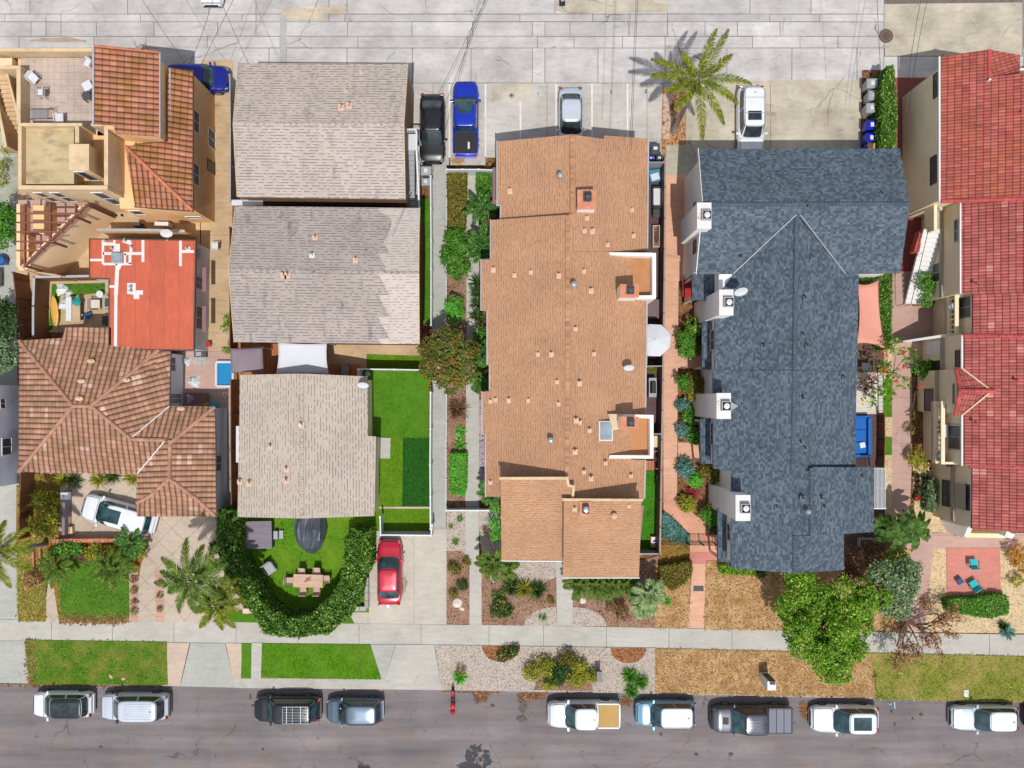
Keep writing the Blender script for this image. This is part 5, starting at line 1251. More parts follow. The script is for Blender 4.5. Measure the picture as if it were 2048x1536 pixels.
# front blocks: mono-pitch roofs falling to the south behind a raised parapet
f1 = [(1001, 958, 7.3), (1134, 957, 7.3), (1136, 972, 7.1), (1146, 974, 7.1), (1127, 1121, 5.4), (1003, 1120, 5.4)]
walls(Og, [(1004, 962), (1134, 961), (1126, 1114), (1006, 1114)], 5.3, 0, SIDING_P, 'front_wall', zs=[7.15, 7.15, 5.3, 5.3])
roof(Og, [f1], SH_ORANGE, 'front_roof')
strip(Og, [(1001, 956.5, 7.32), (1134, 956, 7.32), (1137, 971, 7.2), (1147, 973, 7.2), (1145, 997, 7.0)], 0.17, 0.22, COPING, 'parapet')
roof(Og, [[(1127, 998, 7.3), (1283, 999, 7.3), (1278, 1154, 5.4), (1126, 1154, 5.4)]], SH_ORANGE, 'front_roof')
walls(Og, [(1130, 1003), (1279, 1004), (1274, 1148), (1130, 1148)], 5.3, 0, SIDING_P, 'front_wall', zs=[7.15, 7.15, 5.3, 5.3])
strip(Og, [(1127, 999, 7.32), (1283, 1000, 7.32)], 0.16, 0.2, COPING, 'parapet')
strip(Og, [(1003, 1121.5), (1127, 1122.5)], 0.06, 0.12, TRIM, 'fascia', 5.36); strip(Og, [(1126, 1155.5), (1278, 1155.5)], 0.06, 0.12, TRIM, 'fascia', 5.36)
strip(Og, [(1127, 1001, 7.25), (1126, 1121, 5.85)], 0.05, 0.14, GUTTER_D, 'flashing')
chimney(Og, [(1160, 1004), (1182, 1004), (1182, 1032), (1160, 1032)], 7.5, 6.2, ST_WHITE, CHR, METAL, (.42, .5), ftop=DGREY)
for x, y, z in ((1120, 353, zo(1120)), (1147, 570, ro + .1), (1101, 880, zo(1101) + .1)): turbine(Og, x, y, z + .25)
turbine(Og, 1227, 1030, 6.9, PINKPIPE)
# skylight with curb
p0, p1 = P(1198, 842, 6.3), P(1226, 882, 6.3); sk = MB().box(p0.x, p1.y, 5.6, p1.x, p0.y, 6.25).build('skylight', METAL_W, Og)
MB().box(p0.x + .08, p1.y + .08, 6.251, p1.x - .08, p0.y - .08, 6.31).build('glazing', SKYL, sk)
MB().prism(PP([(1216, 828), (1244, 828), (1240, 858), (1226, 860)], 6.35), 5.6, 6.35).build('cricket', COPING, Og)
V1 = [(1020, 383), (1264, 420), (1267, 472), (987, 540), (1029, 551), (1062, 545), (1118, 552), (1168, 543), (1169, 462), (1185, 463), (1174, 437), (1215, 490), (1182, 582), (1151, 658), (1076, 709), (1103, 709), (1188, 708), (1114, 764), (1159, 767), (981, 803), (991, 800), (1018, 801), (1057, 801), (1117, 808), (1152, 841), (1160, 845), (1179, 861), (1150, 904), (1211, 926), (1168, 944), (1182, 957), (1262, 952), (981, 965)]
pipe_vents(Og, [(x, y, 1.0 if i % 3 else 1.25) for i, (x, y) in enumerate(V1)], lambda x, y: zo(x) + (.12 if y > 430 else 0.02))
pipe_vents(Og, [(1149, 1018, 1.1), (1258, 1012, .8)], lambda x, y: 7.15)
MB().prism(PP([(985, 335), (994, 335), (994, 408), (985, 408)], 2.6), 2.0, 2.6).build('entry_canopy', SIDING_P, Og)

# ============================================================ slate-blue shingled house
Bl = thing('slate_roof_house', 'white house with dark slate-blue shingle roof, crossing ridges and four white chimneys', 'house', P(1590, 720))
eb, rb = 5.2, 7.0
walls(Bl, [(1400, 318), (1792, 318), (1792, 540), (1396, 540)], eb - .1, 0, ST_WHITE)
gb = MB()
for xx, s in ((1400, 1), (1792, -1)):
    a = P(xx, 318, eb - .1); b = P(xx, 540, eb - .1); c = (a.y + b.y) / 2
    gb.prism([(a.x, a.y), (a.x + s * .12, a.y), (a.x + s * .12, c), (a.x, c)], eb - .2, [eb - .1, eb - .1, rb - .3, rb - .3])
    gb.prism([(a.x, c), (a.x + s * .12, c), (a.x + s * .12, b.y), (a.x, b.y)], eb - .2, [rb - .3, rb - .3, eb - .1, eb - .1])
gb.build('gable', ST_WHITE, Bl)
walls(Bl, [(1438, 540), (1704, 540), (1702, 930), (1736, 940), (1736, 1058), (1682, 1062), (1682, 1134), (1468, 1128), (1468, 940), (1434, 932)], eb - .1, 0, ST_WHITE)
roof(Bl, [[(1396, 298, eb), (1800, 297, eb), (1820, 407, rb), (1405, 409, rb)],
          [(1405, 409, rb), (1820, 407, rb), (1801, 546, eb), (1690, 548, eb), (1597, 430, rb - .2), (1592, 430, rb - .2), (1467, 548, eb), (1392, 548, eb)],
          [(1594, 430, rb - .25), (1467, 548, eb), (1430, 640, eb - .02), (1430, 741, eb - .02), (1590, 741, rb - .1)],
          [(1594, 430, rb - .25), (1590, 741, rb - .1), (1714, 741, eb), (1718, 549, eb), (1690, 548, eb)]], SH_BLUE)
MB().face([P(1467, 548, eb - .01), P(1430, 600, eb - .01), P(1430, 645, eb - .01)]).build('roof', SH_BLUE, Bl)
b2 = .06
roof(Bl, [[(1590, 741, rb - .0), (1426, 741, eb - b2), (1426, 937, eb - b2), (1462, 941, eb + .25), (1586, 941, rb)],
          [(1590, 741, rb), (1586, 941, rb), (1620, 941, rb - .42), (1620, 934, rb - .42), (1711, 934, eb), (1713, 741, eb)]], SH_BLUE)
roof(Bl, [[(1624, 941, rb - .1), (1586, 941, rb - .5), (1463, 941, eb), (1462, 1136, eb), (1590, 1147, rb - .6), (1591, 1070, rb - .55), (1624, 1070, rb - .2)],
          [(1624, 941, rb - .1), (1624, 1072, rb - .15), (1688, 1068, eb + .35), (1748, 1064, eb), (1747, 935, eb), (1624, 934, rb - .1)],
          [(1591, 1070, rb - .55), (1590, 1147, rb - .6), (1688, 1140, eb + .05), (1688, 1068, eb + .35), (1624, 1072, rb - .2)]], SH_BLUE)
for ln in ([(1405, 409, rb), (1820, 407, rb)], [(1594, 430, rb - .22), (1590, 741, rb - .06)], [(1590, 741, rb), (1586, 941, rb)], [(1624, 936, rb - .08), (1624, 1072, rb - .14)], [(1591, 1072, rb - .52), (1590, 1146, rb - .58)]):
    caps(Bl, [ln], SH_BLUECAP, 0.36, 0.05, 0.24)
strip(Bl, [(1592, 430, rb - .16), (1467, 547, eb + .04)], 0.05, 0.06, GUTTER, 'valley_flashing'); strip(Bl, [(1601, 430, rb - .16), (1691, 548, eb + .04)], 0.05, 0.06, GUTTER, 'valley_flashing')
strip(Bl, [(1396, 298, eb - .03), (1405, 409, rb - .03), (1392, 547, eb - .03)], 0.05, 0.16, TRIM, 'bargeboard')
strip(Bl, [(1620, 932.5, rb - .55), (1711, 934, eb - .06)], 0.06, 0.2, BLACK, 'fascia')
# porch roofs down the west side
for pts, z in (([(1404, 645), (1436, 645), (1436, 739), (1404, 739)], 3.1), ([(1400, 838), (1434, 838), (1434, 927), (1401, 927)], 3.1), ([(1435, 1018), (1475, 1018), (1475, 1126), (1436, 1122)], 3.1), ([(1384, 549), (1440, 549), (1440, 602), (1384, 600)], 3.6)):
    a = [P(x, y, z) for x, y in pts]; o = MB()
    o.prism(a, z - .25, [z, z + .45, z + .45, z]); o.build('porch_roof', SH_BLUE, Bl)
    for k in (0, 3): q = a[k]; MB().box(q.x + .1, q.y - .12 + (.2 if k else -.1), 0, q.x + .24, q.y + .02 + (.2 if k else -.1), z - .25).build('porch_post', TRIM, Bl)
for pts, z1, z0 in (([(1395, 406), (1422, 406), (1422, 457), (1395, 457)], 7.4, 2.2), ([(1439, 580), (1466, 580), (1466, 630), (1439, 630)], 7.4, 0), ([(1434, 787), (1461, 787), (1461, 837), (1434, 837)], 7.4, 0), ([(1472, 991), (1500, 991), (1500, 1041), (1472, 1041)], 7.4, 0)):
    chimney(Bl, pts, z1, z0, ST_WHITE, RUSTW, METAL_W, (.62, .62), off=(.1, 0), ftop=GREYP)
MB().prism(PP([(1461, 803), (1480, 812), (1461, 822)], 6.1), 5.3, [6.1, 5.7, 6.1]).build('cricket', GUTTER, Bl)
A, B = P(1400, 318, 5.1), P(1396, 540, 5.1)
win(Bl, A, B, (1393, 480), (1387, 507), nx=1, frame=GUTTER_D); win(Bl, A, B, (1392, 404), (1388, 412), nx=1, frame=GREYP)
A, B = P(1434, 640, 5.1), P(1434, 932, 5.1)
for y0, y1 in ((660, 700), (848, 888)): win(Bl, A, B, (1429, y0), (1422, y1))
win(Bl, P(1468, 940, 5.1), P(1468, 1128, 5.1), (1461, 1050), (1455, 1078))
BV = [(1481, 515), (1614, 415), (1625, 515), (1610, 597), (1527, 694), (1615, 693), (1606, 671), (1688, 757), (1605, 798), (1519, 899), (1601, 886), (1610, 898), (1605, 997), (1648, 1016), (1724, 955), (1554, 1016), (1642, 997), (1780, 335), (1763, 389), (1517, 321)]
def zb(x, y):
    if y < 548 and not (1480 < x < 1690 and y > 430 + abs(x - 1595) * 1.0): return eb + (rb - eb) * (1 - abs(y - 408) / (110 if y < 408 else 140))
    c = 1592 if y < 941 else 1618
    return rb - (rb - eb) * abs(x - c) / (140 if y < 941 else 140)
pipe_vents(Bl, [(x, y, 1.0 if i % 4 else 1.3) for i, (x, y) in enumerate(BV)], zb, m_plain('vent_slate', C(92, 104, 116), .6, .05, 3, coord='obj'), DGREY)
turbine(Bl, 1613, 1022, 6.9, GREYP, 0.16)
# slatted patio cover east of the slate roof
sp = MB()
for i in range(9): x = 1749 + i * 2.6; sp.bar(P(x, 938, 2.7), P(x, 1016, 2.7), 0.04, 0.1)
for y in (937, 976, 1017): sp.bar(P(1747, y, 2.6), P(1772, y, 2.6), 0.08, 0.1)
sp.build('patio_cover', METAL_W, Bl)
pc = MB()
for y in (938, 1016): q = P(1771, y, 2.6); pc.box(q.x - .05, q.y - .05, 0, q.x + .05, q.y + .05, 2.55)
pc.build('patio_cover_post', METAL_W, Bl)
# ============================================================ red-tiled cream building on the east side
Rd = thing('tiled_apartment_house', 'cream stucco building with long red tile roof, balconies and white outdoor stairs', 'apartment house', P(1960, 600))
er = 5.4
walls(Rd, [(1880, 136), (2300, 136), (2300, 405), (1880, 400)], er - .1, 0, ST_CREAM)
walls(Rd, [(1922, 400), (2300, 400), (2300, 590), (1922, 586)], er - .1, 0, ST_CREAM)
walls(Rd, [(1948, 586), (2300, 586), (2300, 672), (1948, 668)], er - .1, 0, ST_CREAM)
walls(Rd, [(1924, 668), (2300, 668), (2300, 934), (1926, 930)], er - .1, 0, ST_CREAM)
walls(Rd, [(1913, 738), (1930, 738), (1930, 826), (1913, 826)], er - .1, 0, ST_CREAM, 'bay_wall')
walls(Rd, [(1946, 930), (2300, 930), (2300, 1062), (1946, 1054)], er - .1, 0, ST_CREAM)
def zrd(x): return er + (x - 1880) * 0.0095
XR = 2180
roof(Rd, [[(1882, 113, er), (1978, 99, zrd(1978)), (1978, 155, zrd(1978)), (2048, 146, zrd(2048)), (XR, 135, zrd(XR)), (XR, 392, zrd(XR)), (1880, 403, er)],
          [(1978, 99, zrd(1978)), (2040, 110, zrd(1978) - .7), (2040, 148, zrd(1978) - .4), (1978, 155, zrd(1978))]], TL_RED)
roof(Rd, [[(1922, 404, er), (XR, 396, zrd(XR)), (XR, 586, zrd(XR)), (1922, 588, er)], [(1946, 588, er + .2), (XR, 586.3, zrd(XR)), (XR, 672, zrd(XR)), (1946, 669, er + .2)]], TL_RED2)
roof(Rd, [[(1925, 673, er), (XR, 672.3, zrd(XR)), (XR, 934, zrd(XR)), (1925, 931, er)], [(1945, 935, er + .2), (XR, 934.3, zrd(XR)), (XR, 1066, zrd(XR)), (1944, 1057, er + .2)]], TL_RED2)
roof(Rd, [[(1912, 737, er - .1), (1922, 735, er), (1980, 780, er + .75), (1921, 781, er + .75)], [(1921, 781, er + .75), (1980, 782, er + .75), (1925, 830, er), (1911, 831, er - .1)]], TL_RED2, 'bay_roof')
caps(Rd, [[(1978, 99, zrd(1978)), (1979, 156, zrd(1978))]], CAP_RED, 0.3, 0.12)
caps(Rd, [[(1921, 781, er + .8), (1990, 782, er + .95)], [(1912, 738, er - .1), (1921, 781, er + .8), (1911, 830, er - .1)]], CAP_RED, 0.3, 0.12)
for y0, y1, x0 in ((402, 394, 1882), (671, 673, 1926), (933, 935, 1938), (1055, 1064, 1945)):
    caps(Rd, [[(x0, y0, er + .02), (XR, y1, zrd(XR) + .02)]], CAP_RED, 0.30, 0.12)
strip(Rd, [(1923, 736, er + .06), (1980, 779, er + .8)], 0.10, 0.06, COPING, 'valley_flashing'); strip(Rd, [(1926, 829, er + .06), (1980, 785, er + .8)], 0.10, 0.06, COPING, 'valley_flashing')
for seg in ([(1878.5, 115), (1878.5, 402)], [(1920.5, 403), (1920.5, 586)], [(1944.5, 588), (1944.5, 668)], [(1923.5, 672), (1923.5, 734)], [(1923.5, 831), (1923.5, 930)], [(1943, 936), (1943, 1055)]):
    strip(Rd, seg, 0.11, 0.12, TRIM, 'gutter', er - .05)
p = P(1977, 161, zrd(1977) + .1); MB().lathe([(0.09, 0), (0.08, 0.3), (0.02, 0.32)], (p.x, p.y, p.z - .1), 10).build('roof_vent', WHITEP, Rd)
for x, y in ((2040, 225), (2032, 760), (1950, 845), (1951, 566)):
    q = P(x, y, zrd(x)); o = MB().lathe([(0.12, 0), (0.07, 0.08), (0.06, 0.3)], (q.x, q.y, q.z), 10).build('roof_vent', CAP_RED, Rd)
# ledge band at first-floor level and pale plinth
A, B = P(1880, 136, 5.3), P(1880, 400, 5.3)
win(Rd, A, B, (1875, 146), (1868, 196), frame=GUTTER_D); win(Rd, A, B, (1873, 311), (1862, 369), frame=GUTTER_D)
SIL = m_plain('ledge_grey', C(168, 160, 140), 0.85, 0.06, 2.0)
for xx, y0, y1 in ((1922, 404, 586), (1924, 672, 738), (1913, 738, 826), (1946, 932, 1052)):
    a, b = P(xx, y0, er - .1), P(xx, y1, er - .1); MB().box(a.x - .14, b.y, 2.75, a.x, a.y, 3.1).build('ledge', SIL, Rd)
A, B = P(1922, 400, 5.3), P(1922, 586, 5.3); win(Rd, A, B, (1916, 440), (1910, 483), frame=GREYP); win(Rd, A, B, (1880, 525), (1866, 565), frame=TRIM)
A, B = P(1948, 586, 5.3), P(1948, 668, 5.3); win(Rd, A, B, (1942, 592), (1912, 638), frame=GREYP, nx=2, name='sliding_door')
A, B = P(1924, 668, 5.3), P(1924, 735, 5.3); win(Rd, A, B, (1919, 702), (1912, 732), frame=GUTTER_D)
s = win(Rd, A, B, (1885, 683), (1856, 709), frame=TRIM, nx=2, nz=3, name='front_door', glass=WHITEP)
win(Rd, A, B, (1884, 720), (1856, 749), frame=ST_CREAM, nx=1, name='archway', glass=BLACK)
A, B = P(1913, 738, 5.3), P(1913, 826, 5.3); win(Rd, A, B, (1909, 769), (1907, 806), frame=SIL, nx=1); win(Rd, A, B, (1866, 779), (1850, 820), frame=GUTTER_D, nx=1)
A, B = P(1926, 832, 5.3), P(1926, 930, 5.3); win(Rd, A, B, (1921, 850), (1898, 896), frame=GREYP, nx=2, name='sliding_door')
A, B = P(1946, 932, 5.3), P(1946, 1052, 5.3); win(Rd, A, B, (1904, 964), (1886, 1009), frame=GUTTER_D, nx=2, nz=2); win(Rd, A, B, (1941, 972), (1932, 1018), frame=GUTTER_D, nx=2, nz=2)
a = P(1930, 970, 4.6); MB().box(a.x - .06, a.y - 1.7, 3.5, a.x, a.y, 4.7).build('shutter', SIL, Rd)
# balconies
def balcony(x0, x1, y0, y1, zt=4.1, zf=3.0, posts=True):
    fl = MB().prism(PP([(x0, y0), (x1, y0), (x1, y1), (x0, y1)], zf), zf - .25, zf).build('balcony_floor', CONC_TAN, Rd)
    W = PP([(x0, y0), (x1, y0), (x1, y1), (x0, y1)], zf)
    mb = MB(); xa, xb, ya, yb = W[0].x, W[1].x, W[2].y, W[0].y
    mb.box(xa, ya, zt - .14, xa + .26, yb, zt); mb.box(xa + .261, ya, zf - .3, xb, ya + .16, zt - .003); mb.box(xa + .261, yb - .16, zf - .3, xb, yb, zt - .003)
    mb.box(xa + .02, ya, zf - .3, xa + .22, yb, zf + .3)
    o = mb.build('balcony_rail', ST_CREAM, Rd)
    bb = MB(); n = max(3, int((yb - ya) / 0.36))
    for i in range(n):
        y = ya + (i + .5) * (yb - ya) / n; bb.lathe([(.05, zf + .3), (.09, zf + .45), (.05, zf + .6), (.06, zt - .13)], (xa + .13, y, 0), 8)
    bb.build('balusters', ST_CREAM, o)
balcony(1893, 1960, 594, 676); balcony(1866, 1935, 802, 926)
# landing and stairs
MB().prism(PP([(1872, 405), (1930, 405), (1930, 458), (1872, 458)], 3.0), 2.7, 3.0).build('landing', CONC_TAN, Rd)
a = PP([(1868, 403), (1930, 403), (1930, 460), (1868, 460)], 4.0); mb = MB(); mb.box(a[0].x, a[2].y, 2.7, a[0].x + .22, a[0].y, 4.0); mb.box(a[0].x + .221, a[0].y - .15, 2.7, a[0].x + 1.3, a[0].y, 3.997); mb.build('parapet', ST_CREAM, Rd)
stp = MB(); n = 16
for i in range(n):
    z = 3.0 - i * 0.18; t = i / n; x0 = 1848 - 38 * t; y0 = 457 + 150 * t
    stp.prism(PP([(x0, y0), (x0 + 37, y0 + 1), (x0 + 35, y0 + 10.5), (x0 - 2, y0 + 9.5)], z), z - 0.2, z, 0.5)
stp.build('stairs', TRIM, Rd)
rl = MB()
for x0, x1 in ((1846, 1806), (1858, 1822)):
    rl.tube([P(x0, 455, 4.0), P(x1, 608, 1.1)], 0.025, 6)
    for k in range(4): t = k / 3; q = P(x0 + (x1 - x0) * t, 455 + 153 * t, 4.0 - 2.9 * t); rl.tube([q, q - Vector((0, 0, .95))], 0.02, 5)
rl.build('stair_rail', IRON, Rd)
MB().prism(PP([(1840, 461), (1848, 462), (1838, 505), (1828, 503)], 2.6), 1.9, 2.6).build('tiled_ledge', CAP_RED, Rd)
# sloping buttress wall, low garden walls, white arch at the south end
MB().prism(PP([(1823, 679), (1940, 660), (1943, 667), (1823, 683)], 2.8), 0, [1.5, 4.6, 4.6, 1.5]).build('wing_wall', TRIM, Rd)
MB().prism([(p.x, p.y) for p in PP([(1916, 1050), (1926, 1043), (1940, 1068), (1930, 1076)], 2.4)], 0, [3.6, 3.8, 2.4, 2.2]).build('wing_wall', TRIM, Rd)
MB().prism(PP([(1930, 1066), (2022, 1068), (2024, 1076), (1932, 1075)], 2.3), 0, 2.3).build('garden_wall', ST_CREAM, Rd)
MB().prism(PP([(2014, 1062), (2030, 1070), (2024, 1078), (2010, 1072)], 3.0), 0, 3.0).build('wing_wall', TRIM, Rd)

# windows and doors on the street and alley fronts that face away from the drone
def facade(root, a, b, z, items, **k):
    A, B = P(a[0], a[1], z), P(b[0], b[1], z)
    for s0, s1, z0, z1, nm in items: winrect(root, A, B, s0, s1, z0, z1, away=True, name=nm, glass=TRIM if nm == 'garage_door' else SCREEN, nx=1 if nm == 'garage_door' else 2, nz=4 if nm == 'garage_door' else 1, **k)
facade(Og, (1006, 1114), (1126, 1114), 5.3, ((.6, 1.8, 3.2, 4.4, 'window'), (2.4, 3.4, 3.2, 4.4, 'window'), (.8, 2.6, .8, 2.0, 'window')))
facade(Og, (1130, 1148), (1274, 1148), 5.3, ((.6, 2.2, 3.2, 4.5, 'window'), (3.0, 4.4, 3.2, 4.5, 'window'), (.6, 2.4, .8, 2.2, 'window'), (3.2, 4.1, .1, 2.1, 'front_door')))
facade(Bl, (1468, 1128), (1682, 1134), 5.1, ((.8, 2.4, 3.1, 4.4, 'window'), (4.6, 6.4, 3.1, 4.4, 'window'), (.8, 2.6, .9, 2.2, 'window'), (4.4, 6.4, .9, 2.2, 'window')))
facade(Bl, (1400, 318), (1792, 318), 5.1, ((.8, 5.4, .05, 2.3, 'garage_door'), (7.4, 12.2, .05, 2.3, 'garage_door'), (2.0, 3.6, 3.3, 4.4, 'window'), (9.0, 10.6, 3.3, 4.4, 'window')))
facade(Og, (1001, 292), (1288, 286), 4.95, ((1.0, 2.6, 3.2, 4.3, 'window'), (6.6, 8.2, 3.2, 4.3, 'window')))
facade(G3, (482, 1028), (744, 1028), 2.95, ((1.2, 3.4, .5, 2.2, 'sliding_door'), (5.4, 7.0, .9, 2.1, 'window')))
facade(G1, (484, 132), (811, 134), 4.85, ((1.0, 5.6, .05, 2.3, 'garage_door'), (2.4, 4.0, 3.2, 4.3, 'window'), (7.6, 9.2, 3.2, 4.3, 'window')))
facade(Bt, (278, 1026), (426, 1026), 2.85, ((.6, 4.4, .05, 2.2, 'garage_door'),))
# ------------------------------------------------------------ vehicles
def lerpt(T, x):
    if x <= T[0][0]: return T[0][1]
    for (a, p), (b, q) in zip(T[:-1], T[1:]):
        if x <= b:
            t = (x - a) / (b - a); t = t * t * (3 - 2 * t) * .5 + t * .5; return p + (q - p) * t
    return T[-1][1]
KINDS = {  # top line of the lower body, cabin base x (rear, front), roof x (rear, front), roof height, as fractions of length
    'suv':    dict(top=[(-.5, .80), (-.46, 1.0), (.12, 1.02), (.36, .98), (.47, .84), (.5, .62)], b=(-.475, .29), r=(-.40, .155), wr=.79),
    'sedan':  dict(top=[(-.5, .78), (-.46, .98), (-.28, 1.0), (.15, .95), (.38, .82), (.47, .70), (.5, .52)], b=(-.41, .25), r=(-.27, .07), wr=.77),
    'hatch':  dict(top=[(-.5, .80), (-.46, 1.0), (.12, 1.0), (.38, .88), (.47, .76), (.5, .56)], b=(-.475, .275), r=(-.41, .11), wr=.79),
    'pickup': dict(top=[(-.5, .98), (-.18, 1.0), (.2, 1.06), (.40, 1.04), (.48, .92), (.5, .66)], b=(-.185, .27), r=(-.165, .125), wr=.80),
    'longcab': dict(top=[(-.5, .80), (-.46, .98), (.1, 1.0), (.36, .90), (.47, .76), (.5, .56)], b=(-.475, .20), r=(-.40, -.01), wr=.77),
    'wagon':  dict(top=[(-.5, .80), (-.46, .98), (.15, .98), (.38, .90), (.47, .78), (.5, .58)], b=(-.475, .26), r=(-.42, .135), wr=.80),
}
def car(name, label, kind, px, py, ang, L, W, H, paint, roofm=None, group=None, glass=None, sunroof=None, ribs=0, rails=None, bars=False, basket=False, bed=None, scoop=False, antenna=True, zsee=0.9, cat='car', zg=0.0, blackend=False, pano=False):
    K = KINDS[kind]; c = P(px, py, zsee + zg); c.z = zg; glass = glass or GLASS
    t = thing(name, label, cat, c, ang, group); hw = W / 2
    def top(x): return lerpt(K['top'], x / L)
    def wid(x):
        f = abs(x) / (L / 2); f = max(0, (f - .55) / .45)
        return hw * (1 - (.20 if x > 0 else .12) * f ** 2.6)
    xs = [-.5, -.492, -.475, -.44, -.40, -.32, -.22, -.12, 0, .1, .2, .28, .36, .42, .46, .485, .497, .5]
    rings = []
    for f in xs:
        x = f * L; w = wid(x); h = top(x); e = 1 - max(0, (abs(f) - .47) / .03) * (.10)
        half = [(w * .86 * e, .20), (w * .98 * e, .30), (w * 1.0 * e, .50), (w * .99 * e, h - .22), (w * .95 * e, h - .10), (w * .88 * e, h - .03), (w * .6 * e, h + .012), (0, h + .028)]
        rings.append([(x, y, z) for y, z in half] + [(x, -y, z) for y, z in half[-2::-1]])
    MB().loft(rings).build('body', paint, t, smooth=True, local=True, recalc=True).modifiers.new('e', 'EDGE_SPLIT').split_angle = R(38)
    # bonnet and, on saloons, the boot lid: slightly proud panels
    def panel(nm, x0, x1, wk, mat, lift=.014, n=8):
        rr = []
        for i in range(n + 1):
            x = x0 + (x1 - x0) * i / n; w = wid(x) * wk; h = top(x)
            row = [(x, w * q, h + .028 - (.022 if abs(q) > .9 else .012 * q * q) - .055 * max(0, abs(q) * wk - .6) + lift) for q in (-1, -.85, -.5, 0, .5, .85, 1)]
            rr.append(row)
        return MB().loft(rr, cap=False, closed=False).build(nm, mat, t, smooth=True, local=True)
    xb0, xb1 = K['b'][0] * L, K['b'][1] * L; xr0, xr1 = K['r'][0] * L, K['r'][1] * L
    o = panel('bonnet', xb1 + .05, L * .465, .84, paint)
    panel('bonnet_gap', xb1 + .02, L * .475, .865, BLACK, .004)
    if scoop:
        s = MB(); z = top(.33 * L) + .05; s.obox((.33 * L, 0, z), (.42, .5, .05)); s.obox((.35 * L, 0, z + .03), (.12, .36, .03)); s.build('bonnet_scoop', BLACK, o, local=True, bevel=.015)
    E = .34
    def gp(tt, sx, sy, off=0.0):
        a0, a1 = xb0 + (xr0 - xb0) * tt, xb1 + (xr1 - xb1) * tt
        h0 = (top(xb0 + .1) + top(xb1 - .15)) / 2; cx = (a0 + a1) / 2; hx = (a1 - a0) / 2 + off; hy = hw * (.90 + (K['wr'] - .90) * tt) + off
        zb_ = (top(cx + hx * sx * .98) + .01) if tt == 0 else 0
        z = (1 - tt) * (top(max(xb0, min(xb1, cx + hx * sx * .95))) - .02) + tt * (H - .07)
        return (cx + hx * sx, hy * sy, z + off * .5)
    def sqx(q): return (1 - abs(q) ** (2 / E)) ** (E / 2)
    ring = [(math.copysign(abs(math.cos(a)) ** E, math.cos(a)), math.copysign(abs(math.sin(a)) ** E, math.sin(a))) for a in [k * 2 * math.pi / 40 + .02 for k in range(40)]]
    MB().loft([[gp(tt, a, b) for a, b in ring] for tt in (0, .5, 1)], cap=False).build('cabin_frame', paint, t, smooth=True, local=True)
    def gpatch(nm, mode, q0, q1, t0=.05, t1=.96):
        rr = []
        for i in range(5):
            tt = t0 + (t1 - t0) * i / 4; row = []
            for k in range(9):
                q = q0 + (q1 - q0) * k / 8
                row.append(gp(tt, sqx(q), q, .014) if mode == 'f' else gp(tt, -sqx(q), q, .014) if mode == 'r' else gp(tt, q, mode * sqx(q), .014))
            rr.append(row)
        return MB().loft(rr, cap=False, closed=False).build(nm, GLASS_S if nm == 'side_window' else glass, t, smooth=True, local=True)
    gpatch('windscreen', 'f', -.90, .90); gpatch('rear_window', 'r', -.86, .86, .12, .93)
    for s in (-1, 1):
        gpatch('side_window', s, .04, .84, .10, .92); gpatch('side_window', s, -.04, -.84, .10, .92)
    rt = [[gp(1, a, b) for a, b in ring], [(p[0], p[1], p[2] + .035) for p in [gp(1, a * .97, b * .96) for a, b in ring]], [(p[0], p[1], p[2] + .06) for p in [gp(1, a * .85, b * .8) for a, b in ring]], [(p[0], p[1], p[2] + .07) for p in [gp(1, a * .3, b * .3) for a, b in ring]]]
    ro = MB().loft(rt).build('roof', roofm or paint, t, smooth=True, local=True)
    rc, rl_ = (xr0 + xr1) / 2, (xr1 - xr0); rw = hw * K['wr']; zt = H - .004
    if sunroof:
        a, b = sunroof; m = MB(); m.obox((rc + rl_ * (a + b) / 2, 0, zt + .008), (rl_ * (b - a), rw * 1.25, .03)); m.build('sunroof', glass, ro, local=True, bevel=.012)
    if ribs:
        m = MB()
        for i in range(ribs): m.obox((rc - rl_ * .02, -rw * .7 + 1.4 * rw * i / (ribs - 1), zt + .006), (rl_ * .72, .022, .022))
        m.build('roof_ribs', roofm or paint, ro, local=True)
    if rails:
        for s in (-1, 1):
            m = MB(); y = s * rw * .9; m.tube([(xr0 + .12, y, zt - .03), (xr0 + .22, y, zt + .05), (xr1 - .25, y, zt + .05), (xr1 - .12, y, zt - .03)], .018, 6); m.build('roof_rail', rails, ro, local=True)
    if bars:
        for f in (-.22, .18): MB().tube([(rc + rl_ * f, -rw * .92, zt + .07), (rc + rl_ * f, rw * .92, zt + .07)], .02, 6).build('roof_bar', rails or METAL, ro, local=True)
    if basket:
        m = MB(); x0, x1, y = rc - rl_ * .46, rc + rl_ * .22, rw * .82; z = zt + .12
        m.tube([(x0, -y, z), (x1, -y, z), (x1, y, z), (x0, y, z), (x0, -y, z)], .02, 6)
        for k in range(1, 6): yy = -y + 2 * y * k / 6; m.tube([(x0, yy, z - .03), (x1, yy, z - .03)], .012, 5)
        for k in (.1, .3, .62, .85): xx = x0 + (x1 - x0) * k; m.tube([(xx, -y, z - .02), (xx, y, z - .02)], .025 if k in (.3, .85) else .012, 5)
        m.build('roof_basket', METAL, ro, local=True)
    if antenna: MB().obox((rc - rl_ * .36, 0, zt + .045), (.11, .03, .05)).build('antenna', BLACK, ro, local=True)
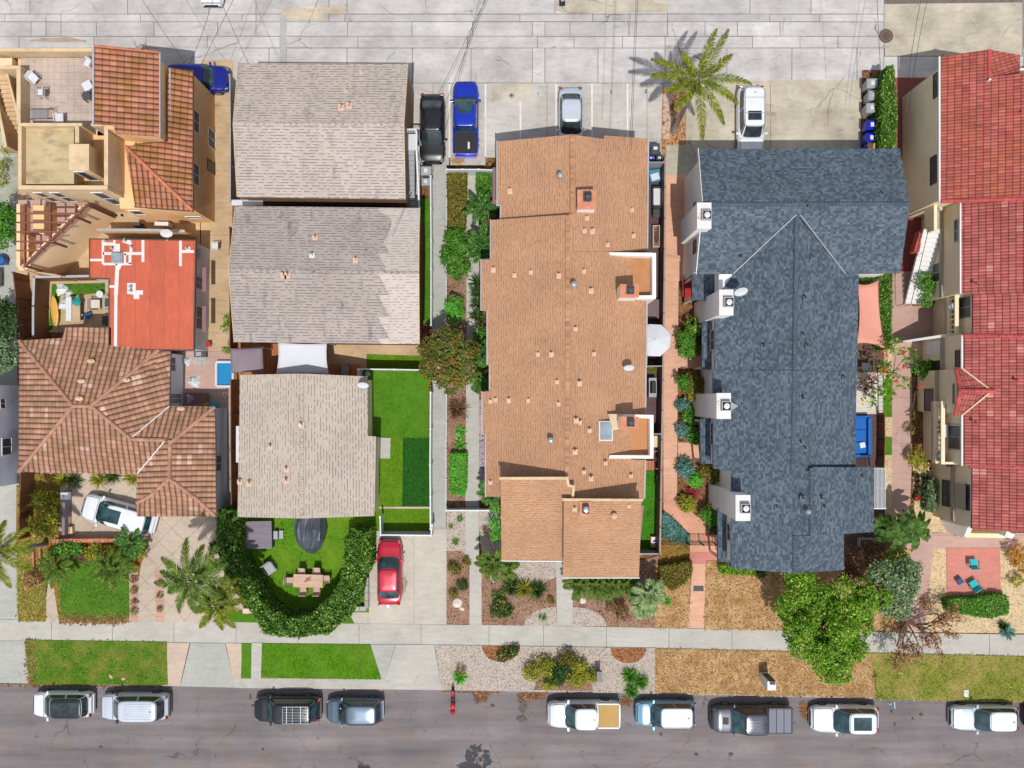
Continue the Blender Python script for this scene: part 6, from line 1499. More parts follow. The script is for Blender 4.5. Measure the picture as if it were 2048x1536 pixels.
    if bed:
        x0, x1 = -.475 * L, K['b'][0] * L - .06; y = hw * .86; z = 1.03
        if bed == 'open':
            m = MB(); m.box(x0, -y + .02, z, x1, y - .02, z + .01)
            for k in range(5): m.box(x0 + .1, -y * .8 + k * y * .4, z + .01, x1 - .1, -y * .8 + k * y * .4 + .05, z + .025)
            m.build('bed_liner', BLACK, t, local=True)
            m = MB(); m.obox((x0 + .35 * (x1 - x0), -y * .3, z + .05), (.5, .14, .05)); m.build('bed_rack', METAL_W, t, local=True)
            rm = paint
        else:
            m = MB()
            if bed[0] == 3:
                for k in range(3): m.box(x0 + (x1 - x0) * k / 3 + .015, -y, z, x0 + (x1 - x0) * (k + 1) / 3 - .015, y, z + .09)
            else: m.box(x0, -y, z, x1, y, z + .08)
            m.build('bed_cover', bed[1], t, local=True, bevel=.02); rm = paint
        for s in (-1, 1): MB().box(x0 - .02, s * y, z - .08, x1 + .02, s * (y + .09), z + .11).build('bed_rail', rm, t, local=True, bevel=.02)
        MB().box(x0 - .10, -y, z - .12, x0 - .015, y, z + .10).build('tailgate', rm, t, local=True, bevel=.02)
    for s in (-1, 1):
        m = MB(); m.obox((xb1 - .28, s * (hw + .045), 1.0), (.15, .26, .14), s * .15); m.build('mirror', paint if not blackend else BLACK, t, local=True, bevel=.03)
        w = wid(.47 * L); h = top(.47 * L)
        MB().obox((.452 * L, s * w * .80, h - .075), (.26, .24, .10), -s * .35, 0, .22).build('headlight', LAMPW, t, local=True, bevel=.03)
        MB().obox((-.488 * L, s * wid(-.48 * L) * .86, top(-.46 * L) - .12), (.10, .22, .26), s * .25).build('tail_light', LAMPR, t, local=True, bevel=.02)
        for xx in (.31 * L, -.30 * L):
            rr = .35 if kind in ('suv', 'pickup') else .32
            a = [(rr * math.cos(k * math.pi / 12), rr * math.sin(k * math.pi / 12)) for k in range(24)]
            y0, y1 = s * (hw - .20), s * (hw + .005)
            wv = MB().loft([[(xx + p, y, rr + q) for p, q in a] for y in ((y0, y1) if s < 0 else (y1, y0))]).build('wheel', TYRE, t, local=True, bevel=.02)
            MB().loft([[(xx + p * .66, y, rr + q * .66) for p, q in a] for y in ((y1, y1 + s * .012) if s < 0 else (y1 + s * .012, y1))]).build('rim', RIM, wv, local=True)
    MB().box(.488 * L, -hw * .55, .42, .506 * L, hw * .55, .62).build('grille', BLACK, t, local=True, bevel=.02)
    MB().box(-.512 * L, -hw * .8, .38, -.49 * L, hw * .8, .56).build('bumper', BLACK if blackend else paint, t, local=True, bevel=.03)
    return t
WHT = m_paint('paint_white', C(226, 230, 236, 1.15), .0); WHT2 = m_paint('paint_pearl', C(204, 210, 222, 1.2), .1); SIL_ = m_paint('paint_silver', C(196, 206, 220, 1.1), .3)
BLK = m_paint('paint_black', (.012, .013, .016, 1)); DGR = m_paint('paint_graphite', C(70, 74, 84), .4); STB = m_paint('paint_steel_blue', C(100, 118, 138), .4)
LBL = m_paint('paint_sky_blue', C(134, 178, 204), .3); BLU = m_paint('paint_bright_blue', C(14, 54, 190), .2); NVB = m_paint('paint_cobalt', C(10, 30, 150), .2)
REDC = m_paint('paint_red', C(206, 34, 62), .2); CRB = m_plain('bed_cover_tan', C(196, 158, 92), .8, .05, 2.0, coord='obj'); CVG = m_plain('bed_cover_grey', C(118, 122, 134), .6, .05, 2.0, coord='obj')
KB = 'cars parked along the kerb'; AL = 'cars on the alley parking pads'
PI = math.pi
Z = STREET_Z
car('parked_car', 'white small suv with black panoramic roof, leftmost at the kerb', 'hatch', 122, 1411, PI, 4.35, 1.84, 1.58, WHT, BLK, KB, sunroof=(-.45, .44), zg=Z)
car('parked_car', 'pearl white suv with ribbed roof, second from the left at the kerb', 'suv', 267, 1415, PI, 4.95, 1.92, 1.76, WHT2, None, KB, ribs=7, zg=Z, blackend=True)
car('parked_car', 'black suv with a metal roof basket parked at the kerb', 'suv', 573, 1420, PI, 4.85, 1.86, 1.8, BLK, BLK, KB, basket=True, glass=GLASS_T, zg=Z)
car('parked_car', 'steel blue compact suv parked beside the black suv', 'hatch', 708, 1424, PI, 4.15, 1.84, 1.62, STB, None, KB, zg=Z, rails=BLACK)
car('pickup_truck', 'white crew cab pickup with tan bed cover at the kerb', 'pickup', 1168, 1430, PI, 5.3, 1.92, 1.82, WHT, None, KB, bed=(1, CRB), glass=GLASS_T, cat='pickup truck', zg=Z)
car('parked_car', 'sky blue small suv with white roof at the kerb', 'hatch', 1332, 1429, PI, 4.4, 1.85, 1.66, LBL, WHT, KB, rails=WHT, ribs=3, glass=GLASS_T, zg=Z)
car('pickup_truck', 'graphite pickup with bonnet scoop and folding grey bed cover', 'pickup', 1504, 1440, PI, 5.95, 2.0, 1.85, DGR, None, KB, bed=(3, CVG), ribs=6, scoop=True, glass=GLASS_T, cat='pickup truck', zg=Z)
car('parked_car', 'white suv with dark sunroof parked right of the graphite pickup', 'longcab', 1691, 1440, PI, 4.9, 1.95, 1.7, WHT, None, KB, sunroof=(-.3, .38), glass=GLASS_T, zg=Z, antenna=False)
car('parked_car', 'silver sedan, last full car at the right end of the kerb', 'longcab', 1972, 1438, PI, 4.85, 1.82, 1.5, SIL_, WHT, KB, glass=GLASS_T, zg=Z)
car('parked_car', 'dark car cut off by the right edge of the photo', 'suv', 2122, 1436, PI, 4.9, 1.9, 1.7, BLK, None, KB, zg=Z)
car('parked_car', 'black sedan parked beside the northern shingled house', 'sedan', 864, 256, -PI / 2, 4.95, 1.86, 1.46, BLK, None, AL, glass=GLASS)
car('pickup_truck', 'bright blue pickup with open black bed in the parking lot', 'pickup', 931, 236, PI / 2, 5.45, 1.92, 1.8, BLU, None, AL, bed='open', sunroof=(.1, .6), cat='pickup truck', glass=GLASS_T)
car('parked_car', 'silver sedan half under the brown-shingled roof edge', 'sedan', 1142, 238, -PI / 2, 4.6, 1.8, 1.46, SIL_, WHT2, AL, antenna=False)
car('parked_car', 'white suv with sunroof and roof bars beside the palm tree', 'wagon', 1503, 240, -PI / 2, 5.0, 1.95, 1.75, WHT, None, AL, sunroof=(.12, .36), rails=GREYP, bars=True)
car('parked_car', 'cobalt blue car beside the tan stucco house', 'suv', 392, 156, 0.0, 4.7, 1.9, 1.6, NVB, None, AL, glass=GLASS_T)
car('parked_car', 'white sedan with dark sunroof parked askew on the diamond-pattern drive', 'hatch', 234, 1031, PI - .27, 5.45, 1.98, 1.5, WHT, None, None, sunroof=(.12, .62), glass=GLASS_T, zg=0.02, antenna=False)
car('parked_car', 'red sedan on the concrete driveway by the hedge', 'sedan', 778, 1145, PI / 2, 4.75, 1.8, 1.42, REDC, None, None, glass=GLASS_T, zg=.02, antenna=False)
car('parked_car', 'white car showing only its nose at the top edge of the alley', 'sedan', 419, -57, -PI / 2, 4.7, 1.8, 1.45, WHT, None, None)
# red sport motorcycle at the kerb
c = P(905.5, 1405, .6); c.z = STREET_Z
mt = thing('motorcycle', 'red sport motorcycle parked square to the kerb', 'motorcycle', c, -PI / 2)
for xx in (.70, -.68):
    a = [(.30 * math.cos(k * PI / 10), .30 * math.sin(k * PI / 10)) for k in range(20)]
    w = MB().loft([[(xx + p, y, .30 + q) for p, q in a] for y in (-.07, .07)]).build('wheel', TYRE, mt, local=True, bevel=.02)
    MB().loft([[(xx + p * .6, y, .30 + q * .6) for p, q in a] for y in (-.075, .075)]).build('rim', METAL, w, local=True)
def lo(rows): return [[(x, w * math.cos(k * PI / 6), z + h * math.sin(k * PI / 6)) for k in range(12)] for x, w, z, h in rows]
MB().loft(lo([(-.05, .10, .78, .06), (.1, .17, .86, .14), (.35, .17, .88, .13), (.5, .10, .82, .08)])).build('fuel_tank', REDP, mt, local=True, smooth=True)
MB().loft(lo([(.45, .12, .75, .10), (.6, .19, .82, .16), (.8, .17, .78, .14), (.98, .05, .66, .05)])).build('front_fairing', REDP, mt, local=True, smooth=True)
MB().loft(lo([(-.45, .13, .80, .05), (-.25, .14, .78, .05), (-.02, .12, .78, .05)])).build('seat', BLACK, mt, local=True, smooth=True)
MB().loft(lo([(-.95, .04, .90, .03), (-.8, .10, .88, .05), (-.45, .13, .80, .06)])).build('tail', REDP, mt, local=True, smooth=True)
MB().box(-.2, -.13, .25, .35, .13, .62).build('engine', DGREY, mt, local=True, bevel=.05)
MB().tube([(.48, -.36, .93), (.52, -.2, .97), (.52, .2, .97), (.48, .36, .93)], .018, 6).build('handlebar', BLACK, mt, local=True)
MB().obox((.62, 0, .98), (.10, .2, .05), 0, 0, .5).build('windscreen', GLASS, mt, local=True, bevel=.02)
for s in (-1, 1): MB().tube([(.55, s * .07, .95), (.70, s * .08, .3)], .025, 6).build('fork', METAL, mt, local=True)
# covered hitch item behind the red sedan
# ------------------------------------------------------------ trees and plants, west to east
LT = []
_r = random.Random(12)
for x, y, z, r in [(1620, 1190, 5.6, 62), (1688, 1195, 6.0, 60), (1735, 1200, 5.2, 48), (1590, 1225, 5.0, 45), (1650, 1250, 6.0, 62), (1705, 1262, 5.4, 56), (1655, 1312, 4.7, 42), (1690, 1310, 4.6, 36), (1610, 1272, 4.9, 40), (1578, 1205, 4.8, 34), (1600, 1165, 5.0, 36), (1668, 1335, 4.3, 26)]:
    for k in range(5):
        a = _r.uniform(0, 6.28); q = _r.uniform(.25, .78) * r
        LT.append((x + q * math.cos(a), y + q * math.sin(a), z + _r.uniform(-.7, .5), _r.uniform(.55, .95)))
tree('street_tree', 'large lime green tree overhanging the sidewalk', 'tree', (1640, 1222), LT, 0.095, LF_LIME, tr=.22, dens=75, flat=.4, clump=.28)
tree('garden_tree', 'grey-green tree right of the large lime green tree', 'tree', (1748, 1140), [(1798, 1165, 4.2, 1.3), (1790, 1205, 3.8, 1.1), (1765, 1188, 4.0, 1.2), (1815, 1140, 3.8, .9), (1765, 1150, 4.4, 1.0)], 0.12, LF_GREY, tr=.14, dens=85, clump=.28)
shrub('shrub', 'reddish dry shrub between the slate roof and the lime tree', 'shrub', [(1710, 1125, 1.4, 1.0), (1745, 1110, 1.4, .9), (1700, 1150, 1.2, .8)], .10, LF_PURPLE, dens=70)
shrub('shrub', 'yellow-green shrub just below the banana plant', 'shrub', [(1790, 1118, 1.6, .9), (1815, 1135, 1.5, .6)], .12, LF_LIME, dens=60)
tree('orange_leaved_tree', 'olive tree with rusty orange patches beside the long walkway', 'tree', (905, 722), [(893, 690, 3.6, 1.2), (865, 700, 3.4, .95), (920, 708, 3.6, 1.1), (890, 735, 3.6, 1.25), (925, 740, 3.4, 1.0), (862, 735, 3.2, .8), (900, 765, 3.1, .85), (945, 700, 3.0, .6)], .12, LF_TREE, tr=.12, dens=85, clump=.26)
# leafless tree leaning over the sidewalk
b = P(1806, 1262); bt = thing('bare_tree', 'leaning brown tree with nearly bare twisting branches over the sidewalk', 'tree', b)
random.seed(4); tw = MB(); ends = []
def limb(a, d, l, r, dep):
    p = a; pts = [a]
    for i in range(4):
        d = (d + Vector((random.uniform(-.35, .35), random.uniform(-.35, .35), random.uniform(-.12, .12)))).normalized(); p = p + d * l / 4; p.z = max(p.z, .25); pts.append(p.copy())
    tw.tube(pts, r, 6, r * .45)
    if dep == 0: ends.extend(pts[1:]); return
    for i in range(3 if dep > 1 else 3):
        limb(pts[random.choice([2, 3, 4])], (d + Vector((random.uniform(-.8, .8), random.uniform(-.8, .8), random.uniform(-.3, .3)))).normalized(), l * .66, r * .5, dep - 1)
f0 = P(1812, 1244, 1.0)
tk = MB().tube([b, b.lerp(f0, .5), f0], .17, 10, .14).build('trunk', BARK, bt)
for q in ((1885, 1235, 2.3), (1905, 1262, 2.3), (1890, 1300, 2.2), (1835, 1312, 2.2), (1765, 1300, 2.1), (1862, 1290, 2.5), (1870, 1218, 2.2)):
    e = P(*q); limb(f0, (e - f0).normalized(), (e - f0).length * .72, .085, 2)
tw.build('branches', BARK, bt)
E = np.array([tuple(e) for e in ends]); E = np.repeat(E, 9, 0) + rng.normal(size=(len(E) * 9, 3)) * .13; V, F = leaf_soup(E, .085, .3); V[:, 2] = np.maximum(V[:, 2], .05)
link_soup('leaves', V, F, LF_BROWN, bt, rng.random(len(F)))
# palms
palm('tall feather palm beside the white suv in the alley', (1347, 262), (1395, 163), 7.8, 3.3, 15, PF_YEL, .16, .05, .62, .5, .9, 34, azs=[.0 + .12, .62, 1.0, 1.32, 2.6, 3.0, -.35, -.9, -1.45, -2.1, 2.1, -2.7], Ls=[3.7, 3.3, 4.1, 3.9, 3.4, 3.2, 3.0, 3.3, 3.8, 2.4, 2.0, 2.3], seed=2)
palm('tall palm with windswept fronds over the diamond-pattern drive', (455, 1117), (382, 1158), 6.8, 2.7, 14, PF_GREEN, .15, .05, .62, .75, .7, 32, azs=[.55, .85, 1.35, 1.9, 2.5, 3.0, -2.6, -2.1, -1.6, -1.1, -.6, -.1, .25, -2.9], seed=3)
palm('shorter palm reaching over the sidewalk by the round hedge', (488, 1168), (430, 1208), 6.0, 2.1, 12, PF_YEL, .13, .05, .55, .8, .6, 28, seed=5)
palm('palm at the left edge whose fronds enter the photo', (92, 1088), (-8, 1106), 7.0, 2.6, 13, PF_YEL, .15, .05, .6, .7, .7, 30, seed=6)
palm('low green palm on the front lawn', (208, 1128), (222, 1140), 2.0, 1.75, 13, PF_GREEN, .1, .05, .5, .6, .5, 24, seed=7)
palm('low palm beside the tiled path', (118, 1128), (110, 1135), 1.6, 1.45, 11, PF_GREEN, .09, .05, .45, .6, .5, 22, seed=8)
palm('low dark palm in the bed behind the white sedan', (265, 1092), (262, 1088), 1.6, 1.3, 11, PF_DARK, .08, .05, .4, .6, .5, 22, seed=9)
PG = 'feather palms against the brown-shingled house'
for i, (x, y, l, s, wh) in enumerate(((962, 418, 1.35, 11, 'northernmost'), (966, 482, 1.3, 12, 'second from the north'), (966, 505, 1.1, 13, 'third from the north'), (966, 706, 1.0, 14, 'fourth from the north'), (966, 765, .95, 15, 'fifth from the north'), (985, 985, 1.1, 16, 'southernmost'))):
    palm('low green palm, %s of those west of the brown-shingled roof' % wh, (x + 4, y), (x, y), 1.8, l, 14, PF_DARK, .09, .055, .42, .6, .5, 22, seed=s, group=PG)
palm('green palm at the west corner of the front shingled block', (993, 1128), (985, 1128), 2.2, 1.3, 13, PF_GREEN, .09, .06, .45, .6, .4, 22, seed=21)
palm('bright palm tuft on the white gravel below the front block', (1012, 1140), (1013, 1137), 1.5, 1.0, 12, PF_GREEN, .07, .06, .4, .6, .4, 20, seed=22)
for i, x in enumerate((1158, 1190, 1222, 1252)):
    palm('%s low palm in the row under the eastern front block' % ('first', 'second', 'third', 'fourth')[i], (x, 1172), (x, 1172), 1.5, 1.15, 12, PF_GREEN, .08, .06, .42, .7, .4, 20, seed=30 + i, group='palms under the front eave')
palm('pale silvery palm at the corner by the dry lawn', (1292, 1180), (1300, 1190), 2.4, 1.25, 14, PF_PALE, .09, .07, .5, .7, .4, 22, seed=40)
palm('pale palm fanned over the white boulder', (1285, 1205), (1285, 1212), 1.8, 1.0, 12, PF_PALE, .08, .07, .45, .7, .4, 20, seed=41)
# hedges
hedge('hedge', 'tall dense hedge curving round the artificial lawn', 'hedge', [(440, 1020), (474, 1020), (474, 1045), (474, 1085), (486, 1135), (508, 1174), (540, 1212), (575, 1234), (628, 1234), (662, 1198), (686, 1162), (692, 1120), (690, 1078), (702, 1063), (738, 1062), (737, 1130), (717, 1190), (695, 1232), (655, 1264), (600, 1275), (530, 1266), (500, 1215), (462, 1165), (445, 1115), (436, 1060)], 2.3, .105, LF_HEDGE, 460, rough=.34, jit=4.5)
hedge('hedge', 'olive brown clipped hedge at the north end of the walkway bed', 'hedge', [(896, 347), (930, 345), (931, 402), (928, 455), (912, 462), (897, 462)], 1.0, .08, LF_OLIVE, 420, rough=.08)
hedge('hedge', 'small green hedge behind the white fence near the blue pickup', 'hedge', [(954, 346), (981, 346), (984, 375), (976, 392), (955, 392)], 1.1, .08, LF_GREEN, 480, rough=.1)
hedge('hedge', 'bright green clipped hedge south of the agaves', 'hedge', [(901, 908), (931, 906), (932, 960), (928, 990), (900, 985)], .8, .07, LF_BRIGHT, 480, rough=.08)
hedge('hedge', 'tall narrow hedge behind the trash bins', 'hedge', [(1776, 134), (1787, 131), (1790, 180), (1795, 230), (1790, 300), (1763, 300), (1765, 240), (1764, 180), (1770, 150)], 2.2, .09, LF_HEDGE, 420, rough=.15)
hedge('hedge', 'trimmed hedge east of the salmon shade sail', 'hedge', [(1720, 549), (1783, 549), (1783, 600), (1784, 690), (1774, 700), (1757, 660), (1754, 600), (1758, 570), (1722, 566)], 1.8, .08, LF_HEDGE, 420, rough=.12)
hedge('hedge', 'grassy green hedge south of the rose patio', 'hedge', [(1896, 1202), (1915, 1196), (1945, 1199), (1990, 1190), (2014, 1193), (2019, 1210), (2014, 1228), (1985, 1236), (1935, 1229), (1900, 1224)], .8, .08, LF_GREEN, 420, rough=.12)
hedge('hedge', 'low yellow-green hedge at the foot of the slate-roofed house', 'hedge', [(1440, 1130), (1512, 1138), (1510, 1149), (1442, 1147)], .7, .08, LF_LIME, 380, rough=.08)
hedge('hedge', 'olive brown shrub mass beside the iron gate', 'hedge', [(1322, 1134), (1382, 1124), (1384, 1150), (1370, 1165), (1345, 1180), (1324, 1165)], .9, .08, LF_OLIVE, 380, rough=.14)
hedge('hedge', 'green hedge along the apartment house wall', 'hedge', [(1861, 960), (1878, 960), (1878, 1000), (1868, 1024), (1856, 1022), (1858, 990)], 1.0, .08, LF_GREY, 420, rough=.14)
hedge('hedge', 'blue-green ground cover in the triangle by the salmon path', 'ground cover', [(1326, 1026), (1344, 1036), (1380, 1074), (1376, 1086), (1350, 1082), (1326, 1076)], .35, .09, LF_BLUE, 420, rough=.07)
# bushes
shrub('bush', 'large green bush in the walkway bed, south of the olive hedge', 'bush', [(912, 480, 1.3, .85), (905, 512, 1.3, .85), (918, 538, 1.2, .8), (922, 500, 1.3, .7)], .10, LF_GREEN, dens=85)
shrub('bush', 'round bright green bush on the walkway edge', 'bush', [(908, 612, 1.1, .72), (910, 630, 1.0, .68)], .07, LF_BRIGHT, dens=70, clump=.22)
rosette('purple-brown flax fountain in the walkway bed', 915, 818, 1.0, LF_PURPLE, 60, .05, .5, 'flax', group=None)
rosette('northern of two green agaves in the walkway bed', 921, 862, .5, LF_BRIGHT, 26, .09, group='agaves in the walkway bed')
rosette('southern of two green agaves in the walkway bed', 921, 888, .6, LF_BRIGHT, 28, .10, group='agaves in the walkway bed')
for i, y in enumerate((565, 585, 608, 632)): rosette('%s strap-leaved plant from the north at the shingled wall' % ('first', 'second', 'third', 'fourth')[i], 955, y, .75, LF_DARK, 34, .06, name='strap_plant', group='strap-leaved plants at the wall')
shrub('bush', 'dark green bush against the mauve wall', 'bush', [(962, 668, 1.0, .6), (964, 690, 1.0, .6), (962, 725, .9, .55)], .09, LF_GREEN, dens=70)
shrub('bush', 'green shrub strip beside the front block', 'bush', [(992, 1015, .9, .5), (992, 1045, .9, .5), (993, 1070, .9, .5)], .08, LF_BRIGHT, dens=70)
shrub('bush', 'bare mauve shrub on the white gravel', 'bush', [(972, 1065, .35, .42)], .05, LF_PURPLE, dens=25)
for nm, x, y, r, lab in (('tuft', 920, 1036, .32, 'green tuft on gravel north of the others'), ('tuft', 911, 1083, .36, 'dark tuft on gravel nearest the mulch'), ('tuft', 1085, 1233, .38, 'small tuft on the gravel quarter circle'), ('tuft', 902, 1052, .25, 'yellowish low tuft on gravel by the driveway')):
    rosette(lab, x, y, r, LF_GREEN if lab[0] != 'y' else LF_YG, 40, .03, name='grass_tuft')
for i, (x, y) in enumerate(((1024, 1173), (1048, 1176), (1074, 1178))): rosette('%s of three dark green grass clumps in the mulch' % ('left', 'middle', 'right')[i], x, y, .85, LF_DARK if i != 1 else LF_YG, 120, .045, name='grass_clump', group='grass clumps in the mulch')
shrub('flowering_shrub', 'round yellow-flowered shrub in the front mulch bed', 'shrub', [(1003, 1220, .45, .62), (1000, 1208, .5, .55), (990, 1225, .35, .4), (1014, 1222, .35, .45)], .07, LF_DARK, dens=60, flower=LF_YEL, nf=130, fs=.06)
shrub('flowering_shrub', 'yellow-flowered shrub left of the white boulder', 'shrub', [(1225, 1212, .4, .5), (1245, 1228, .35, .5), (1240, 1212, .4, .5)], .06, LF_PURPLE, dens=40, flower=LF_YEL, nf=110, fs=.06)
shrub('flowering_shrub', 'yellow-flowered shrub in the half circle by the sidewalk', 'shrub', [(1018, 1304, .35, .5), (1005, 1312, .3, .45), (1030, 1300, .3, .4)], .07, LF_DARK, dens=50, flower=LF_YEL, nf=90, fs=.06)
shrub('flowering_shrub', 'small yellow-flowered bush by the grass clumps', 'shrub', [(990, 1190, .25, .3), (1003, 1186, .25, .3)], .06, LF_GREEN, dens=40, flower=LF_YEL, nf=60, fs=.05)
for i, (x, y, r) in enumerate(((908, 1136, .48), (924, 1168, .42), (906, 1186, .36), (932, 1122, .3), (1100, 1200, .25))):
    shrub('low_shrub', ('brown-green shrub in the narrow mulch strip, northern one', 'dark shrub in the narrow mulch strip, middle one', 'sparse shrub in the narrow mulch strip above the boulders', 'small reddish shrub where the front path narrows', 'small shrub in the mulch by the central path')[i], 'shrub', [(x, y, .3, r), (x + 5, y + 4, .25, r * .7)], .06, LF_OLIVE if i != 1 else LF_DARK, dens=50, group='low shrubs in the mulch')
for i, (x, y, r, m) in enumerate(((1090, 1335, .75, LF_YG), (1135, 1320, .7, LF_OLIVE), (1158, 1332, .6, LF_YG), (1062, 1345, .6, LF_YG), (1110, 1352, .75, LF_DARK), (1150, 1356, .7, LF_YG), (1180, 1350, .55, LF_YG), (1125, 1338, .7, LF_DARK), (1098, 1366, .5, LF_YG))):
    shrub('verge_shrub', ('yellow-green shrub, upper left of the verge cluster', 'dark olive shrub, topmost of the verge cluster', 'yellow-green shrub, upper right of the verge cluster', 'leftmost shrub of the verge cluster', 'dark shrub in the lower middle of the verge cluster', 'bright shrub near the mulch edge of the verge cluster', 'rightmost shrub of the verge cluster', 'dark shrub at the heart of the verge cluster', 'lowest shrub of the verge cluster by the kerb')[i], 'shrub', [(x, y, .5, r), (x + 6, y + 3, .45, r * .7)], .08, m, dens=70, group='shrub cluster on the gravel verge')
rosette('green spiky plant on the gravel behind the motorcycle', 920, 1352, .68, LF_BRIGHT, 70, .06, .4, 'spiky_plant')
shrub('bush', 'dry twiggy bush behind the spiky plant', 'bush', [(922, 1338, .3, .4)], .05, LF_BROWN, dens=25)
for i, (x, y, r) in enumerate(((1258, 1350, .7), (1281, 1362, .7), (1262, 1380, .6))): rosette('%s of the three dark spiky plants at the kerb' % ('upper', 'right', 'lower')[i], x, y, r, LF_GREEN, 80, .06, .4, 'spiky_plant', group='spiky plants at the kerb')
# west gardens
shrub('bush', 'yellow-green bush beside the dark fence shadow', 'bush', [(82, 1000, 1.3, .7), (95, 1030, 1.3, .8), (78, 1050, 1.2, .75), (100, 1058, 1.2, .6), (108, 1000, 1.0, .5)], .11, LF_YG, dens=75)
shrub('bush', 'dark green bush on the brick garden wall', 'bush', [(130, 1100, 1.0, .7), (118, 1108, .9, .55), (150, 1098, .9, .55)], .10, LF_GREEN, dens=70)
shrub('bush', 'olive bush between the brick wall and the lawn', 'bush', [(190, 1102, .8, .7), (215, 1105, .8, .65), (240, 1115, .8, .7), (275, 1105, .8, .6)], .10, LF_YG, dens=60)
shrub('bush', 'purple-brown bush behind the front lawn', 'bush', [(168, 1112, .5, .55)], .08, LF_PURPLE, dens=60)
for i, (x, y) in enumerate(((128, 958), (152, 960), (200, 958), (226, 952), (268, 955))): rosette('%s strap plant from the left under the tiled eave' % ('first', 'second', 'third', 'fourth', 'fifth')[i], x, y, .8, LF_DARK if i % 2 else LF_YG, 44, .06, name='strap_plant', group='strap plants under the tiled eave')
shrub('bush', 'brown dry shrub at the corner of the tile path', 'bush', [(68, 1158, .4, .65)], .07, LF_BROWN, dens=60)
for i, y in enumerate((1165, 1190, 1218)): shrub('low_shrub', '%s low plant on the right of the tile path near the diamond-pattern drive' % ('upper', 'middle', 'lower')[i], 'shrub', [(320, y, .2, .24)], .06, LF_OLIVE, dens=40, group='plants right of the tile path')
for i, y in enumerate((1158, 1180, 1205, 1222)): shrub('low_shrub', '%s low plant from the north along the rose border path' % ('first', 'second', 'third', 'fourth')[i], 'shrub', [(268, y, .2, .28)], .06, LF_OLIVE if i % 2 else LF_PURPLE, dens=40, group='plants along the border path')
for i, (x, y, r) in enumerate(((8, 452, 1.3), (6, 642, 1.2), (8, 705, 1.2))): tree('neighbour_tree', ('green tree at the left edge beside the pergola', 'dark tree at the left edge beside the fence', 'grey-green tree at the left edge above the white house')[i], 'tree', (x + 30, y + 10), [(x, y, 2.8, r), (x - 18, y + 12, 2.6, r), (x - 5, y - 20, 2.5, r * .8)], .11, (LF_GREEN, LF_DARK, LF_GREY)[i], tr=.1, dens=70, group='trees at the left edge')
for i, (x, y, r) in enumerate(((8, 330, .5), (12, 300, .4), (2, 360, .5))): shrub('weed_bush', '%s weedy bush from the top beside the tan house' % ('first', 'second', 'third')[(1, 0, 2)[i]], 'bush', [(x, y, .4, r)], .08, LF_YG, dens=40, group='weeds beside the tan house')
shrub('vine', 'green creeper on the fence by the hot tub of the patio', 'vine', [(455, 640, 1.4, .35), (454, 655, 1.2, .4), (453, 700, 1.4, .3)], .08, LF_LIME, dens=60)
shrub('bush', 'dark bush below the round hedge at the drive', 'bush', [(432, 1095, .8, .5), (436, 1110, .7, .45)], .09, LF_DARK, dens=60)
# beds of the slate-roofed house
def bed(lst, g):
    for nm, lab, px, py, z, r, m in lst: shrub(nm, lab, 'shrub', [(px, py, z, r), (px + 6, py + 8, z, r * .75)], .09, m, dens=75, group=g)
bed([('bush', 'bright bush under the second white chimney', 1388, 650, 1.2, .6, LF_LIME), ('bush', 'green bush nearest the salmon path below the second chimney', 1372, 672, 1.1, .7, LF_GREEN), ('bush', 'dark bush against the porch below the second chimney', 1392, 680, 1.1, .65, LF_DARK), ('bush', 'lowest green bush above the salmon cross path', 1372, 698, 1.0, .6, LF_GREEN),
     ('bush', 'green bush just south of the cross path', 1366, 762, 1.0, .6, LF_GREEN), ('bush', 'brown-green bush left of the third chimney', 1388, 765, 1.0, .7, LF_OLIVE), ('bush', 'olive bush at the foot of the third chimney', 1390, 785, .9, .6, LF_YG),
     ('succulent', 'blue-green succulent above the red flowers', 1366, 810, .4, .55, LF_BLUE), ('bush', 'dark shrub beside the succulents', 1382, 830, .6, .6, LF_GREEN), ('succulent', 'blue-green succulent below the red flowers', 1364, 860, .4, .55, LF_BLUE), ('bush', 'spreading green plant at the south end of the middle bed', 1386, 868, .6, .6, LF_GREEN),
     ('succulent', 'blue-green succulent in the upper southern bed', 1370, 935, .5, .7, LF_BLUE), ('bush', 'bright fern in the southern bed', 1388, 958, .5, .55, LF_BRIGHT), ('bush', 'olive bush by the fourth chimney', 1420, 945, 1.0, .65, LF_OLIVE), ('bush', 'yellow-green mound in the southern bed', 1372, 1005, .5, .65, LF_YG), ('bush', 'dark leafy bush by the porch corner', 1420, 1030, 1.0, .7, LF_GREEN),
     ('bush', 'green bush at the gate end of the bed', 1425, 1052, .9, .5, LF_DARK)], 'shrubs along the salmon path')
rosette('red-leaved spiky plant in the southern bed', 1382, 985, .7, m_leaf('leaf_crimson', C(150, 50, 60, 1.0), C(200, 90, 100, 1.0)), 60, .05, name='spiky_plant')
shrub('flowering_shrub', 'small red-flowered shrub between the succulents', 'shrub', [(1366, 838, .4, .3)], .06, LF_DARK, dens=40, flower=LF_RED, nf=120, fs=.06)
for i, (x, y, r) in enumerate(((1520, 1146, .4), (1327, 205, .0001))[:1]): shrub('bush', 'small dark bush at the edge of the dry lawn', 'bush', [(x, y, .4, r)], .07, LF_DARK, dens=60)
rosette('small green weed in the dry lawn by the salmon path', 1334, 1202, .4, LF_BRIGHT, 40, .04, name='weed')
